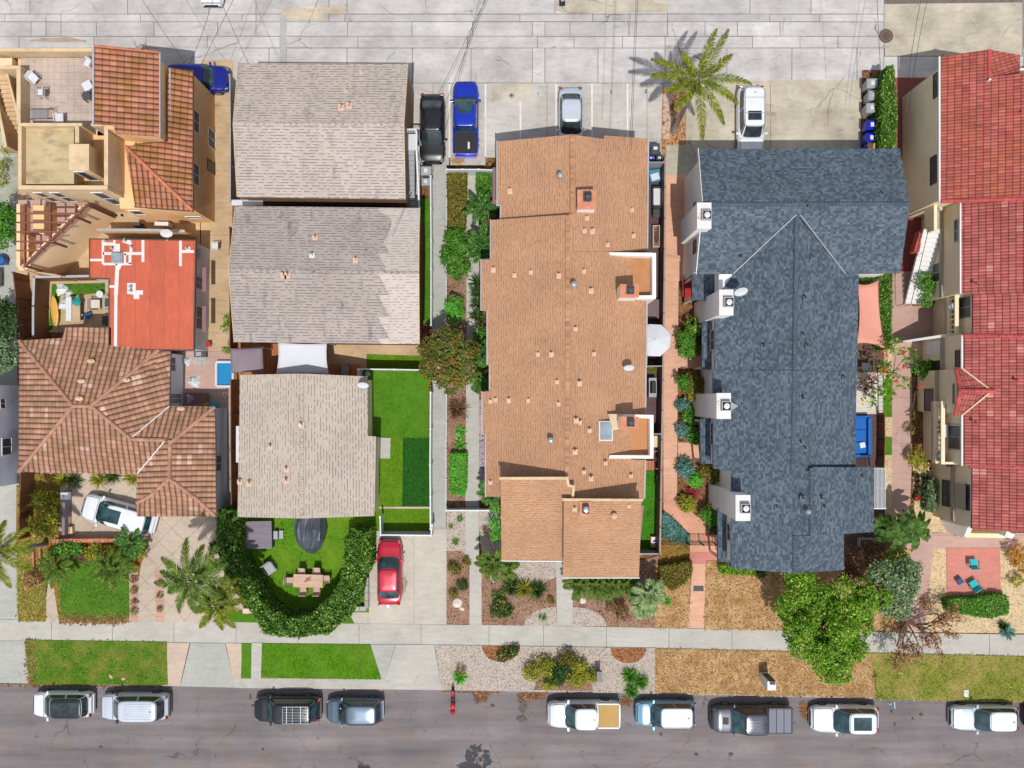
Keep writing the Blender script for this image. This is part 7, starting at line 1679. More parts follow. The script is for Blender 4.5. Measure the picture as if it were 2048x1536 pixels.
# east side
shrub('bush', 'green bush beside the white outdoor stairs', 'bush', [(1850, 562, 1.8, .6), (1862, 575, 1.4, .8), (1856, 600, 1.0, .5)], .11, LF_GREEN, dens=65)
shrub('bush', 'dark green bush in front of the arched doorway', 'bush', [(1840, 735, 1.0, .6), (1858, 738, 1.2, .6), (1845, 750, .9, .4)], .09, LF_GREEN, dens=65)
shrub('bush', 'yellow-brown bush above the flower pots', 'bush', [(1832, 915, .8, .6), (1842, 932, .8, .5)], .09, LF_YG, dens=60)
shrub('bush', 'sparse olive bush beside the balcony', 'bush', [(1822, 860, .5, .4), (1828, 830, .5, .4)], .08, LF_OLIVE, dens=35)
shrub('bush', 'orange-tinged shrub at the right edge beside the patio', 'bush', [(2032, 1105, .8, .65), (2040, 1128, .8, .65)], .08, m_leaf('leaf_orange', C(170, 110, 40, 1.0), C(214, 150, 60, 1.0), C(110, 130, 50, 1.0)), dens=65)
shrub('bush', 'small round olive bush on the tan gravel', 'bush', [(2032, 1160, .4, .5)], .07, LF_YG, dens=50)
rosette('blue agave reaching over the sidewalk', 2012, 1262, .62, LF_BLUE, 34, .09, .4)
rosette('dark spiky cactus behind the blue agave', 2003, 1250, .5, LF_DARK, 50, .05, name='cactus')
rosette('green strap plant by the white sloping wall', 1912, 1058, .62, LF_GREEN, 44, .06, name='strap_plant')
hb = tree('flowering_tree', 'sparse tree with red flowers between the terrace and pink path', 'tree', (1775, 745), [(1785, 690, 3.0, .65), (1815, 710, 3.0, .6), (1768, 735, 2.8, .5), (1786, 760, 2.8, .6), (1760, 780, 2.4, .5), (1738, 800, 2.4, .5), (1775, 790, 2.4, .5), (1812, 765, 2.4, .4)], .13, LF_LIME, tr=.06, dens=26, clump=.4)
fl = [bl(*q) for q in ((1764, 705, 3, .2), (1765, 712, 3, .15), (1762, 740, 2.8, .2), (1743, 755, 2.6, .15), (1800, 735, 3, .15), (1803, 705, 3, .15), (1835, 775, 2.6, .2), (1785, 762, 3, .15))]
V, F = merge([leaf_soup(rng.normal(size=(14, 3)) * r * .5 + np.array([x, y, z + .5]), .10, 1.0, 1.0) for x, y, z, r in fl]); link_soup('flowers', V, F, LF_RED, hb, rng.random(len(F)))
shrub('bush', 'purple-brown shrub on the pale terrace', 'bush', [(1735, 765, 1.0, .5), (1738, 782, .9, .4)], .09, LF_PURPLE, dens=55)
# banana plant: broad paddle leaves
def banana(label, px, py, z, n, L, seed):
    random.seed(seed); c = P(px, py, z); b0 = P(1024 + (px - 1024) * (60 - z) / 60, 795 + (py - 795) * (60 - z) / 60); t = thing('banana_plant', label, 'plant', b0)
    MB().tube([b0, c], .12, 8, .08).build('trunk', BARK, t)
    for i in range(n):
        az = i * 2.399 + random.uniform(-.3, .3); l = L * random.uniform(.7, 1.1); V = []; F = []; N = 9
        d = Vector((math.cos(az), math.sin(az), 0)); s = Vector((-d.y, d.x, 0)); T = []
        for k in range(N + 1):
            u = k / N; p = c + d * l * u + Vector((0, 0, .9 * u * (1 - u) * l * .7 - .4 * u * u * l)); w = .21 * math.sin(PI * min(1, .05 + u * .97)) ** .55 * random.uniform(.75, 1.15) + .02
            V += [p + s * w + Vector((0, 0, -.10 * w * 5 * random.uniform(.6, 1.2))), p, p - s * w + Vector((0, 0, -.10 * w * 5 * random.uniform(.6, 1.2)))]
            if k: o = 3 * k; F += [(o - 3, o - 2, o + 1, o), (o - 2, o - 1, o + 2, o + 1)]; q = random.random(); T += [q, min(1, q + .15)]
        me = bpy.data.meshes.new('leaf'); me.from_pydata([v - b0 for v in V], [], F); at = me.attributes.new('tint', 'FLOAT', 'FACE'); at.data.foreach_set('value', T); me.materials.append(LF_BANANA); o = bpy.data.objects.new('leaf', me); COL.objects.link(o); o.parent = t
LF_BANANA = m_leaf('leaf_banana', C(40, 74, 26, 1.1), C(104, 136, 62, 1.1), None, .2, .35)
banana('banana plant with broad leaves, eastern clump by the pink path', 1828, 1058, 3.4, 22, 1.6, 3)
banana('banana plant with broad leaves, middle clump beside the slate roof', 1795, 1072, 3.2, 18, 1.4, 4)
banana('small banana plant at the corner of the slate roof', 1765, 1052, 2.6, 8, .9, 5)
# trees across the street, just outside the frame, that throw the dark shade on the asphalt
tree('street_tree', 'street tree outside the lower edge that shades the asphalt', 'tree', (955, 1745), [(955, 1694, 6.5, .9), (935, 1722, 6.0, 1.0), (975, 1730, 6.0, 1.0), (1015, 1735, 5.6, .8), (905, 1745, 5.6, .9)], .2, LF_GREEN, tr=.2, dens=80)
tree('street_tree', 'second street tree outside the lower edge, further left', 'tree', (715, 1738), [(700, 1708, 5.5, .9), (740, 1722, 5.5, .9)], .2, LF_GREEN, tr=.15, dens=80)
# ------------------------------------------------------------ fences, furniture, bins and small things
def fence(label, pts, h, mat, post=None, z0=0.0, pitch=2.4, th=0.05, pw=0.13, name='fence', cat='fence', rails=False, caprail=None, group=None, pickets=0):
    W = PP(pts, z0 + h); t = thing(name, label, cat, (W[0].x, W[0].y, z0), group=group); post = post or mat
    pos = []
    for a, b in zip(W[:-1], W[1:]):
        n = max(1, round((b - a).length / pitch))
        for i in range(n):
            p, q = a.lerp(b, i / n), a.lerp(b, (i + 1) / n); pos.append(p)
            mb = MB(); d = (q - p).normalized(); p2, q2 = p + d * pw * .5, q - d * pw * .5
            if pickets:
                k = max(2, int((q2 - p2).length / pickets))
                for j in range(k): c = p2.lerp(q2, (j + .5) / k); mb.box(c.x - .015, c.y - .015, z0 + .08, c.x + .015, c.y + .015, z0 + h)
                for zz in (.15, h - .12): mb.bar(Vector((p2.x, p2.y, z0 + zz)), Vector((q2.x, q2.y, z0 + zz)), .035, .04)
            else: mb.bar(Vector((p2.x, p2.y, z0 + h * .5 + .01)), Vector((q2.x, q2.y, z0 + h * .5 + .01)), th, h - .10)
            mb.build('panel', mat, t)
            if caprail: MB().bar(Vector((p2.x, p2.y, z0 + h - .02)), Vector((q2.x, q2.y, z0 + h - .02)), caprail[1], .05).build('cap_rail', caprail[0], t)
    pos.append(W[-1])
    for p in pos: MB().box(p.x - pw / 2, p.y - pw / 2, z0, p.x + pw / 2, p.y + pw / 2, z0 + h + .04).build('post', post, t, bevel=.01)
    return t
VR = (VINYL, .09)
fence('white vinyl fence on the west side of the long walkway', [(861, 352), (862, 480), (862, 650)], 1.5, VINYL, caprail=VR)
fence('white vinyl fence between the artificial lawns and the walkway', [(861, 785), (860, 930), (861, 1058)], 1.7, VINYL, caprail=VR)
fence('white vinyl fence along the top of the artificial lawn', [(716, 738), (788, 739), (842, 740)], 1.7, VINYL, caprail=VR)
fence('short white vinyl fence beside the corner of the southern shingled roof', [(716, 741), (716, 752)], 1.7, VINYL, caprail=VR)
fence('low white fence round the small lower lawn near the red sedan', [(760, 1034), (761, 1070), (862, 1071), (864, 1050)], 1.5, VINYL, caprail=VR)
fence('white vinyl fence and gate at the parking lot end of the walkway bed', [(894, 339), (925, 339), (957, 339), (984, 340)], 1.6, VINYL, caprail=VR)
fence('white vinyl fence at the front end of the walkway', [(893, 1021), (924, 1021), (956, 1021), (977, 1021)], 1.2, VINYL, caprail=VR)
fence('low white edging fence on the east side of the pale walkway', [(893, 342), (893, 480), (892, 645)], .35, VINYL, pw=.1, pitch=2.6)
fence('low white edging fence on the walkway south of the orange-leaved tree', [(893, 790), (892, 900), (892, 1018)], .35, VINYL, pw=.1, pitch=2.6)
fence('grey board fence between the tan house yard and the shingled houses', [(459, 150), (460, 255), (460, 400)], 2.0, SIDING_G, th=.08)
fence('brown fence beside the hot tub canopy', [(459, 455), (459, 560), (459, 700)], 1.8, WOODX, th=.06)
fence('dark plank fence west of the southern shingled roof', [(461, 760), (461, 900), (462, 1015)], 1.7, WOODX, th=.06)
fence('dark wooden fence left of the tiled house drive', [(40, 948), (39, 1010), (36, 1078)], 1.8, WOODX, th=.06)
fence('grey-capped wooden fence round the cluttered back yard', [(180, 552), (68, 554), (66, 612), (66, 674)], 2.0, WOODX, caprail=(GUTTER, .16), th=.06)
fence('tall weathered wooden fence left of the back yard', [(25, 545), (32, 610), (38, 672)], 2.0, WOODX, th=.06)
fence('grey-topped wall behind the orange-red roof', [(196, 460), (290, 460), (368, 462)], 2.2, ST_TAN, th=.14, caprail=(GUTTER, .2), name='wall', cat='wall')
fence('brown fence east of the brown-shingled townhouses', [(1331, 312), (1329, 560), (1326, 760), (1322, 1000), (1320, 1108)], 1.8, m_planks('fence_mauve', C(150, 120, 112), .15, 1, .3, .1, uv=True), th=.07, caprail=(m_plain('fence_cap', C(170, 150, 136), .8, .08, 2.0), .13))
for i, (y, x0, x1) in enumerate(((324, 1297, 1328), (732, 1293, 1325), (868, 1292, 1322), (1108, 1280, 1321))):
    fence('grey cross fence, %s from the north, on the deck strip of the brown-shingled row' % ('first', 'second', 'third', 'fourth')[i], [(x0, y), (x1, y)], 1.7, GREYP, th=.06, group='cross fences on the deck strip')
fence('dark iron picket gate across the rose path', [(1380, 1090), (1408, 1091), (1436, 1091)], 1.5, IRON, pickets=.13, pw=.07, name='gate', cat='gate', pitch=1.2)
fence('dark iron picket fence over the dry strip west of the gate', [(1326, 1090), (1378, 1090)], 1.3, IRON, pickets=.16, pw=.06)
fence('white low wall below the dark courtyard', [(1692, 1113), (1765, 1116)], 1.5, ST_WHITE, th=.12, name='wall', cat='wall')
fence('dark fence along the terrace with the blue sofa', [(1770, 828), (1771, 880), (1769, 940)], 1.3, WOODX, th=.05)
fence('pale wire fence beside the pale terrace', [(1766, 750), (1767, 826)], .9, METAL_W, pickets=.3, pw=.05)
fence('wooden fence along the lot line by the path lawns', [(1771, 560), (1772, 640)], .4, WOODX, th=.03)
# stone and brick garden walls
def wallbit(label, pts, h, w, mat, name='garden_wall', cat='wall', seg=.5, z0=0, rough=0.03):
    W = PP(pts, z0 + h); t = thing(name, label, cat, (W[0].x, W[0].y, z0))
    mb = MB()
    for a, b in zip(W[:-1], W[1:]):
        n = max(1, int((b - a).length / seg))
        for i in range(n):
            p, q = a.lerp(b, (i + .02) / n), a.lerp(b, (i + .98) / n); k = random.uniform(-rough, rough)
            mb.bar(Vector((p.x, p.y, z0 + (h + k) / 2)), Vector((q.x, q.y, z0 + (h + k) / 2)), w + k, h + k, random.random())
    mb.build('wall_blocks', mat, t, bevel=.015); return t
wallbit('brick-topped garden wall in front of the parked white sedan', [(104, 1082), (236, 1081)], 1.0, .28, BRICKR, seg=.25)
wallbit('mauve plastered wall left of the parked white sedan', [(127, 980), (126, 1072)], 1.0, .22, CANVAS_M, seg=3, rough=0)
wallbit('low stone block wall under the round hedge, front side', [(485, 1222), (560, 1223)], .5, .35, STONE)
wallbit('low stone block wall along the driveway beside the round hedge', [(733, 1155), (733, 1217), (690, 1219)], .5, .3, m_plain('stone_grey', C(190, 182, 176), .85, .15, 3, tint=.2))
wallbit('terracotta edging walls in the western dry strip', [(65, 1092), (66, 1135)], .3, .14, BRICKR, seg=.3); wallbit('terracotta edging wall beside the western path', [(79, 1092), (79, 1140)], .3, .14, BRICKR, seg=.3)
wallbit('pink step beside the iron gate', [(1412, 1066), (1438, 1066)], .3, .3, CAP_RED, seg=2, rough=0, name='step', cat='step')

def prop(name, label, cat, px, py, parts, z0=0.0, zs=0.3, rz=0.0, group=None, bev=0.0):
    c = P(px, py, z0 + zs); c.z = z0; t = thing(name, label, cat, c, rz, group)
    for q in parts:
        mb = MB(); q[2](mb); mb.build(q[0], q[1], t, local=True, bevel=bev)
    return t
def chair(label, px, py, rz, seat, frame=None, z0=0.0, w=.5, d=.5, h=.42, back=.45, arms=True, group=None, lean=.2, name='chair'):
    frame = frame or seat; ps = [('seat', seat, lambda m: m.obox((0, 0, h), (d, w, .06))), ('backrest', seat, lambda m: m.obox((-d / 2 - .05, 0, h + back / 2), (.05, w, back), 0, 0, -lean))]
    for sx in (-1, 1):
        for sy in (-1, 1): ps.append(('leg', frame, lambda m, sx=sx, sy=sy: m.tube([(sx * d * .48, sy * w * .5, 0), (sx * d * .42, sy * w * .45, h)], .018, 6)))
    if arms:
        for sy in (-1, 1): ps.append(('armrest', frame, lambda m, sy=sy: m.bar((-d * .5, sy * (w / 2 + .02), h + .2), (d * .45, sy * (w / 2 + .02), h + .2), .05, .03)))
    return prop(name, label, 'chair', px, py, ps, z0, h, rz, group, .008)
def table(label, px, py, rz, L, W, h, top, leg=None, z0=0.0, rnd=False, name='table', cat='table'):
    leg = leg or top; ps = [('tabletop', top, (lambda m: m.lathe([(L / 2, h - .04), (L / 2, h)], (0, 0, 0), 20)) if rnd else (lambda m: m.obox((0, 0, h - .02), (L, W, .04))))]
    for sx in (-1, 1):
        for sy in (-1, 1): ps.append(('leg', leg, lambda m, sx=sx, sy=sy: m.box(sx * L * .36 - .03, sy * W * .36 - .03, 0, sx * L * .36 + .03, sy * W * .36 + .03, h - .04)))
    return prop(name, label, cat, px, py, ps, z0, h, rz, None, .006)
def bin_(label, px, py, rz, mat, s=1.0, group=None, paper=None):
    w, d, h = .58 * s, .70 * s, 1.0 * s
    def body(m): m.loft([[(-d * k, -w * k, z), (d * k, -w * k, z), (d * k, w * k, z), (-d * k, w * k, z)] for k, z in ((.38, .05), (.46, h * .92))])
    ps = [('body', mat, body), ('lid', mat, lambda m: m.loft([[(-d * .52 * k, -w * .52 * k, z), (d * .52 * k, -w * .52 * k, z), (d * .52 * k, w * .52 * k, z), (-d * .52 * k, w * .52 * k, z)] for k, z in ((1, h * .92), (1, h * .96), (.8, h * 1.03))])),
          ('handle', mat, lambda m: m.tube([(-d * .6, -w * .4, h * .93), (-d * .6, w * .4, h * .93)], .02, 6)), ('label_plate', WHITEP, lambda m: m.obox((.02, 0, h * 1.034), (.2 * s, .26 * s, .012)))]
    for sy in (-1, 1): ps.append(('wheel', BLACK, lambda m, sy=sy: m.loft([[(-d * .42 + .1 * math.cos(k * .52), y, .1 + .1 * math.sin(k * .52)) for k in range(12)] for y in (sy * w * .4 - .03, sy * w * .4 + .03)])))
    return prop('trash_bin', label, 'trash bin', px, py, ps, 0, h, rz, group, .012)
G = 'trash bins by the alley hedge'
for i, (x, y) in enumerate(((1746, 166), (1749, 190), (1745, 215))): bin_('grey wheeled bin, %s of three by the tall hedge' % ('northernmost', 'middle', 'southernmost')[i], x, y, PI, GREYP, 1.2, G)
bin_('blue recycling bin just below the grey bins', 1745, 249, PI, BLUEP, 1.2, G); bin_('blue recycling bin beside the overfull one', 1744, 275, PI, BLUEP, 1.2, G)
ob = bin_('blue recycling bin overfull with cardboard at the slate roof edge', 1741, 296, PI, BLUEP, 1.1, G)
cb = MB()
for k in range(7): cb.obox((random.uniform(-.2, .2), random.uniform(-.2, .2), 1.02 + .05 * k), (.34, .24, .02), random.uniform(0, 3), random.uniform(-.4, .4), random.uniform(-.4, .4))
c = P(1741, 294, 1.1); tcb = thing('cardboard', 'torn cardboard sticking out of a blue bin', 'cardboard', (c.x, c.y, 1.1)); o = cb.build('scraps', CARD, tcb, local=True); o.location.z = -.9
bin_('light grey bin, northern of two beside the black sedan nose', 852, 341, PI, GREYP, 1.1, 'grey bins by the vinyl fence'); bin_('light grey bin, southern of two beside the white deck stairs', 852, 363, PI, GREYP, .95, 'grey bins by the vinyl fence')
bin_('large dark bin behind the north-east corner of the brown shingles', 1311, 297, PI / 2, DGREY, 1.1, 'bins on the deck strip'); bin_('small blue bin next to the dark bins', 1302, 316, PI / 2, BLUEP, .6, 'bins on the deck strip'); bin_('small dark bin with pale label beside the blue one', 1319, 316, PI / 2, DGREY, .75, 'bins on the deck strip')
# rooftop terrace of the tan house
z = 5.02
for i, (x, y, r) in enumerate(((66, 157, -.7), (119, 236, 1.6))): chair(('white rounded plastic chair by the terrace wall', 'white rounded plastic chair at the end of the bench frame')[i], x, y, r, WHITEP, WHITEP, z, .55, .6, .4, .3)
chair('folding chair with white seat on the rooftop terrace', 83, 186, PI, WHITEP, DGREY, z, .5, .45, .44, .5); chair('white chair at the terrace corner by the alley', 176, 127, -2.0, WHITEP, GREYP, z, .45, .45, .42, .3)
table('white square table under the tile eave on the terrace', 174, 171, .5, .6, .6, .7, WHITEP, GREYP, z); table('round grey table on the terrace near the tile eave', 172, 191, 0, .6, .6, .7, DGREY, DGREY, z, True)
prop('lounge_frame', 'grey slatted lounger frame on the rooftop terrace', 'lounger', 80, 228, [('frame', IRON, lambda m: (m.tube([(-.7, -.33, .4), (.9, -.33, .4), (.9, .33, .4), (-.7, .33, .4), (-.7, -.33, .4)], .02, 6), m.tube([(.5, -.33, .4), (1.0, -.33, .75), (1.0, .33, .75), (.5, .33, .4)], .018, 6))),
     ('slats', GREYP, lambda m: [m.box(-.68 + k * .08, -.31, .39, -.64 + k * .08, .31, .41) for k in range(15)])] + [('leg', IRON, lambda m, a=a, b=b: m.tube([(a, b, 0), (a, b, .4)], .018, 6)) for a in (-.68, .86) for b in (-.31, .31)], z, .4)
# cluttered back yard
table('white plank laid across a tan table in the back yard', 137, 618, PI / 2, 1.75, .42, .75, WHITEP, WOODX); table('tan workbench under the white plank', 150, 622, PI / 2, 1.6, .75, .66, m_plain('bench_tan', C(206, 176, 140), .8, .1, 2), WOODX)
def cloth(label, px, py, r, mat, z0=.0, n=26, h=.35, name='cloth_heap', cat='cloth', seed=1, sq=1.0):
    random.seed(seed); c = P(px, py, z0 + h * .6); c.z = z0; t = thing(name, label, cat, c); V = []; F = []; N = 7
    for i in range(N + 1):
        for k in range(n): a = 2 * PI * k / n; rr = r * (i / N) * (1 + .18 * math.sin(3 * a + seed) + .12 * math.sin(7 * a + seed * 2)) * random.uniform(.9, 1.1); V.append((rr * math.cos(a), rr * math.sin(a) * sq, max(.015, h * (1 - (i / N) ** 1.6) * random.uniform(.65, 1.25))))
    for i in range(N):
        for k in range(n): F.append((i * n + k, (i + 1) * n + k, (i + 1) * n + (k + 1) % n, i * n + (k + 1) % n))
    m = MB(); m.raw(V, F); m.build('fabric', mat, t, local=True, smooth=True); return t
cloth('heap of white bags beside the yard fence', 121, 578, .5, CLOTH_W, seed=2); cloth('white sheets hanging off the workbench', 126, 608, .42, CLOTH_W, .3, seed=3); cloth('teal cloth bundle on the workbench', 151, 603, .32, CLOTH_T, .7, h=.2, seed=4)
cloth('blue cloth bundle in the back yard', 173, 630, .26, CLOTH_B, .3, h=.25, seed=5); cloth('striped white and blue bag in the back yard', 154, 632, .3, m_planks('stripe_cloth', C(196, 206, 216), .09, 0, .6, .05), .4, h=.25, seed=6); cloth('crumpled green-grey tarpaulin by the yard grass', 135, 586, .3, CLOTH_W, 0, seed=7)
prop('surfboard', 'yellow surfboard leaning in the back yard', 'surfboard', 109, 622, [('board', YELLOWP, lambda m: m.loft([[(x, w, z), (x, w * .4, z + .05), (x, -w * .4, z + .05), (x, -w, z)] for x, w, z in ((-1.15, .02, .3), (-.9, .17, .33), (-.3, .27, .38), (.4, .26, .42), (.9, .16, .45), (1.15, .02, .47))])), ('fin', WHITEP, lambda m: m.obox((-.9, 0, .42), (.14, .02, .12)))], 0, .4, PI / 2 + .06)
chair('cream armchair in the back yard', 191, 609, 0, m_plain('cream_cushion', C(226, 214, 200), .8, .05, 4, coord='obj'), IRON, 0, .7, .65, .4, .45); prop('cabinet', 'grey cabinet with dark screen under the orange-red roof edge', 'cabinet', 214, 605, [('body', GREYP, lambda m: m.box(-.3, -.45, 0, .3, .45, .8)), ('screen', SCREEN, lambda m: m.box(-.15, -.3, .8, .2, .3, .83))], 0, .8)
prop('stool', 'small white stool in the back yard', 'stool', 199, 588, [('seat', WHITEP, lambda m: m.lathe([(.24, .38), (.26, .42), (.2, .44)], (0, 0, 0), 14)), ('base', WHITEP, lambda m: m.lathe([(.2, 0), (.12, .2), (.18, .38)], (0, 0, 0), 12))], 0, .4)
prop('dog_kennel', 'small dark box at the yard corner', 'box', 212, 640, [('body', BLACK, lambda m: m.box(-.25, -.35, 0, .25, .35, .5)), ('lid', DGREY, lambda m: m.box(-.27, -.37, .5, .27, .37, .54))], 0, .5)
# side passage and pink patio
chair('white plastic chair in the side passage', 430, 493, PI, WHITEP, WHITEP, 0, .5, .5, .42, .45)
hp = [P(x, y, .02) for x, y in ((447, 520), (437, 516), (426, 522), (425, 532), (436, 536), (444, 528), (434, 519), (428, 530), (432, 545), (437, 556), (430, 564), (430, 570), (439, 568), (436, 575), (441, 590), (438, 604), (433, 620), (431, 640), (430, 655), (428, 668), (440, 690), (444, 698), (438, 690), (432, 676), (446, 680), (440, 670), (420, 668))]
hs_ = thing('garden_hose', 'thin yellow hose snaking down the tan side passage', 'hose', hp[0]); MB().tube(hp, .018, 6).build('hose_line', m_plain('hose_yellow', C(170, 150, 50), .5, .05, 2), hs_)
prop('inflatable_pool', 'blue paddling pool with white rim on the pink patio', 'pool', 449, 748, [('rim', WHITEP, lambda m: [m.tube([(-.55, -.9, zz), (.55, -.9, zz), (.62, -.8, zz), (.62, .8, zz), (.55, .9, zz), (-.55, .9, zz), (-.62, .8, zz), (-.62, -.8, zz), (-.55, -.9, zz)], .10, 8) for zz in (.1, .28)]), ('liner', BLUEP, lambda m: m.box(-.56, -.82, .02, .56, .82, .05)), ('water', WATER, lambda m: m.box(-.55, -.82, .05, .55, .82, .2))], 0, .3)
cloth('white laundry heap on the pink patio', 386, 762, .48, CLOTH_W, .0, h=.5, seed=11); cloth('white laundry bag near the orange-red roof corner', 372, 722, .32, CLOTH_W, 0, h=.4, seed=12); cloth('small white bag by the patio fence', 449, 789, .24, CLOTH_W, 0, h=.3, seed=13)
prop('tile_stack', 'stack of grey paving tiles on the pink patio', 'tiles', 400, 722, [('tiles', CONC_GREY, lambda m: [m.obox((-.3 + .3 * (k % 3), -.15 + .3 * (k // 3), .05 + .03 * (k % 2)), (.28, .28, .05), .05 * k) for k in range(6)])], 0, .1); prop('wooden_crate', 'dark crate behind the tile stack', 'crate', 400, 708, [('body', DGREY, lambda m: m.box(-.45, -.2, 0, .45, .2, .4)), ('lid', GREYP, lambda m: m.box(-.3, -.15, .4, .1, .15, .43))], 0, .4)
prop('bench', 'brown patio bench with things on it', 'bench', 392, 796, [('seat', m_plain('bench_brown', C(140, 96, 88), .8, .1, 2), lambda m: m.box(-.85, -.35, .4, .85, .35, .46))] + [('leg', WOODX, lambda m, a=a: m.box(a - .04, -.3, 0, a + .04, .3, .4)) for a in (-.7, .7)], 0, .45); cloth('striped clothes pile on the brown bench', 378, 797, .3, m_planks('stripe_red', C(190, 170, 190), .08, 0, .7, .3), .47, h=.15, seed=14)
prop('paddle_board', 'teal paddle float beside the patio bench', 'float', 427, 810, [('board', TEAL, lambda m: m.lathe([(.3, 0), (.34, .05), (.3, .1)], (0, 0, 0), 16, sx=1.2, sy=.6))], .05, .1)
cloth('yellow bag by the patio bench', 410, 806, .18, LF_YEL, .1, h=.2, seed=15); table('red patio side table under the eave', 411, 689, .1, .7, .35, .5, REDP, REDP)
# mauve pop-up canopy, white and salmon shade sails, umbrella
def canopy(label, pts, z, mat, name, cat, sag=.25, poles=True, n=10, posth=None, edge=.0):
    W = [P(x, y, zz) for (x, y), zz in zip(pts, z)]; c = sum(W, Vector()) / 4; t = thing(name, label, cat, (c.x, c.y, 0)); V = []; F = []
    for i in range(n + 1):
        for j in range(n + 1):
            u, v = i / n, j / n; q = W[0].lerp(W[1], u).lerp(W[3].lerp(W[2], u), v); k = sag * 16 * u * (1 - u) * v * (1 - v); e = edge * (4 * u * (1 - u) * abs(2 * v - 1) ** 3 * (1 if v < .5 else -1)); e2 = edge * (4 * v * (1 - v) * abs(2 * u - 1) ** 3 * (1 if u < .5 else -1))
            q = q + (W[3] - W[0]).normalized() * e + (W[1] - W[0]).normalized() * e2; V.append(q - Vector((0, 0, k)))
    for i in range(n):
        for j in range(n): a = i * (n + 1) + j; F.append((a, a + n + 1, a + n + 2, a + 1))
    m = MB(); m.raw(V, F); o = m.build('fabric', mat, t, smooth=True); s = o.modifiers.new('s', 'SOLIDIFY'); s.thickness = .01
    if poles:
        for q in W: MB().tube([(q.x, q.y, 0), (q.x, q.y, q.z)], .03, 8).build('pole', METAL, t)
    return t
canopy('mauve pop-up canopy beside the pool fence', [(461, 697), (525, 695), (527, 743), (462, 745)], (2.5, 2.5, 2.4, 2.4), CANVAS_M, 'canopy', 'canopy', -.18)
canopy('large white shade sail between the shingled roofs', [(556, 684), (654, 686), (658, 749), (552, 749)], (2.9, 2.9, 2.7, 2.7), CANVAS_W, 'shade_sail', 'shade sail', .12, edge=.1)
canopy('salmon shade sail beside the slate roof', [(1714, 567), (1757, 560), (1772, 699), (1714, 687)], (2.8, 2.6, 2.2, 2.8), CANVAS_S, 'shade_sail', 'shade sail', .15, edge=.2)
c = P(1310, 680, 2.5); um = thing('patio_umbrella', 'white octagonal patio umbrella beside the brown-shingled roof', 'umbrella', (c.x, c.y, 0)); m = MB(); R8 = [(c.x + 1.22 * math.cos(k * PI / 4 + .35), c.y + 1.22 * math.sin(k * PI / 4 + .35), 2.25) for k in range(8)]
for k in range(8): m.face([R8[k], R8[(k + 1) % 8], (c.x, c.y, 2.62)])
o = m.build('canopy', CANVAS_W, um); o.modifiers.new('s', 'SOLIDIFY').thickness = .012; MB().tube([(c.x, c.y, 0), (c.x, c.y, 2.72)], .03, 8).build('pole', METAL, um)
for k in range(8): MB().tube([R8[k], (c.x, c.y, 2.58)], .012, 5).build('rib', METAL, um)
# hedge-ringed lawn: hot tub, covered boat, chair, dining set
prop('hot_tub', 'square hot tub under a mauve-grey plank cover', 'hot tub', 516, 1070, [('tub', DGREY, lambda m: m.box(-.98, -.98, 0, .98, .98, .75)), ('cover', m_planks('tub_cover', C(134, 124, 136), .17, 1, .25, .08), lambda m: m.box(-1.0, -1.0, .75, 1.0, 1.0, .86))], .02, .85, .02)
prop('hot_tub_steps', 'pale steps beside the hot tub', 'steps', 557, 1070, [('tread', GREYP, lambda m, a=a, b=b: m.box(a, -.3, b - .06, a + .3, .3, b)) for a, b in ((-.34, .5), (0, .25))] + [('side', DGREY, lambda m: m.box(-.34, -.26, 0, .25, .26, .2))], .02, .4)
bt_ = thing('covered_boat', 'boat-shaped bulk under a dark wrinkled tarpaulin', 'covered boat', P(624, 1062)); random.seed(9)
prof = [(-1.7, .7, .8), (-1.2, 1.05, 1.2), (-.3, 1.15, 1.35), (.5, 1.05, 1.2), (1.1, .75, .9), (1.5, .35, .5)]; rr = []
for x, w, h in prof:
    ring = []
    for k in range(17): a = PI * k / 16; ring.append((w * math.cos(a) * random.uniform(.95, 1.08) + .04 * math.sin(9 * a), -x + random.uniform(-.06, .06), max(.02, h * math.sin(a) ** .6 * random.uniform(.88, 1.08))))
    rr.append(ring)
rr.append([(.02 * math.cos(PI * k / 16), -1.68, .02 + .05 * math.sin(PI * k / 16)) for k in range(17)])
MB().loft(rr, cap=False, closed=False).build('tarpaulin', TARP, bt_, local=True); MB().box(-.6, -1.2, 0, .6, 1.4, .3).build('hull', DGREY, bt_, local=True)
chair('low grey lounge chair in the hedge-ringed lawn', 540, 1137, -.95, GREYP, DGREY, .02, .75, .75, .36, .5)
table('pale wooden dining table on the hedge-ringed lawn', 616, 1162, -.02, 2.15, .95, .74, m_planks('teak_pale', C(214, 178, 150), .11, 1, .2, .06), WOODX, .02)
for i, (x, y, r) in enumerate(((604, 1144, PI / 2 * -1), (634, 1143, -PI / 2), (580, 1161, 0), (652, 1157, PI), (607, 1180, PI / 2), (634, 1180, PI / 2))): chair('%s dining chair at the pale table' % ('north-west', 'north-east', 'west end', 'east end', 'south-west', 'south-east')[i], x, y, r, m_plain('chair_sand', C(206, 176, 162), .8, .05, 3, coord='obj') if i == 0 else bpy.data.materials['chair_sand'], WOODX, .02, .5, .5, .44, .45, group='dining chairs on the round lawn')
prop('centrepiece', 'dry branch centrepiece on the dining table', 'decoration', 615, 1160, [('twig', BARK, lambda m: [m.tube([(0, 0, 0), (.28 * math.cos(k), .22 * math.sin(k * 1.3), .12)], .012, 4) for k in range(7)]), ('dish', BRICKR, lambda m: m.lathe([(.1, 0), (.14, .03)], (0, 0, 0), 12))], .77, .05)
prop('drain_cover', 'small square drain cover in the artificial lawn', 'drain cover', 611, 1107, [('plate', GREYP, lambda m: m.box(-.1, -.1, 0, .1, .1, .03))], .02, .02)
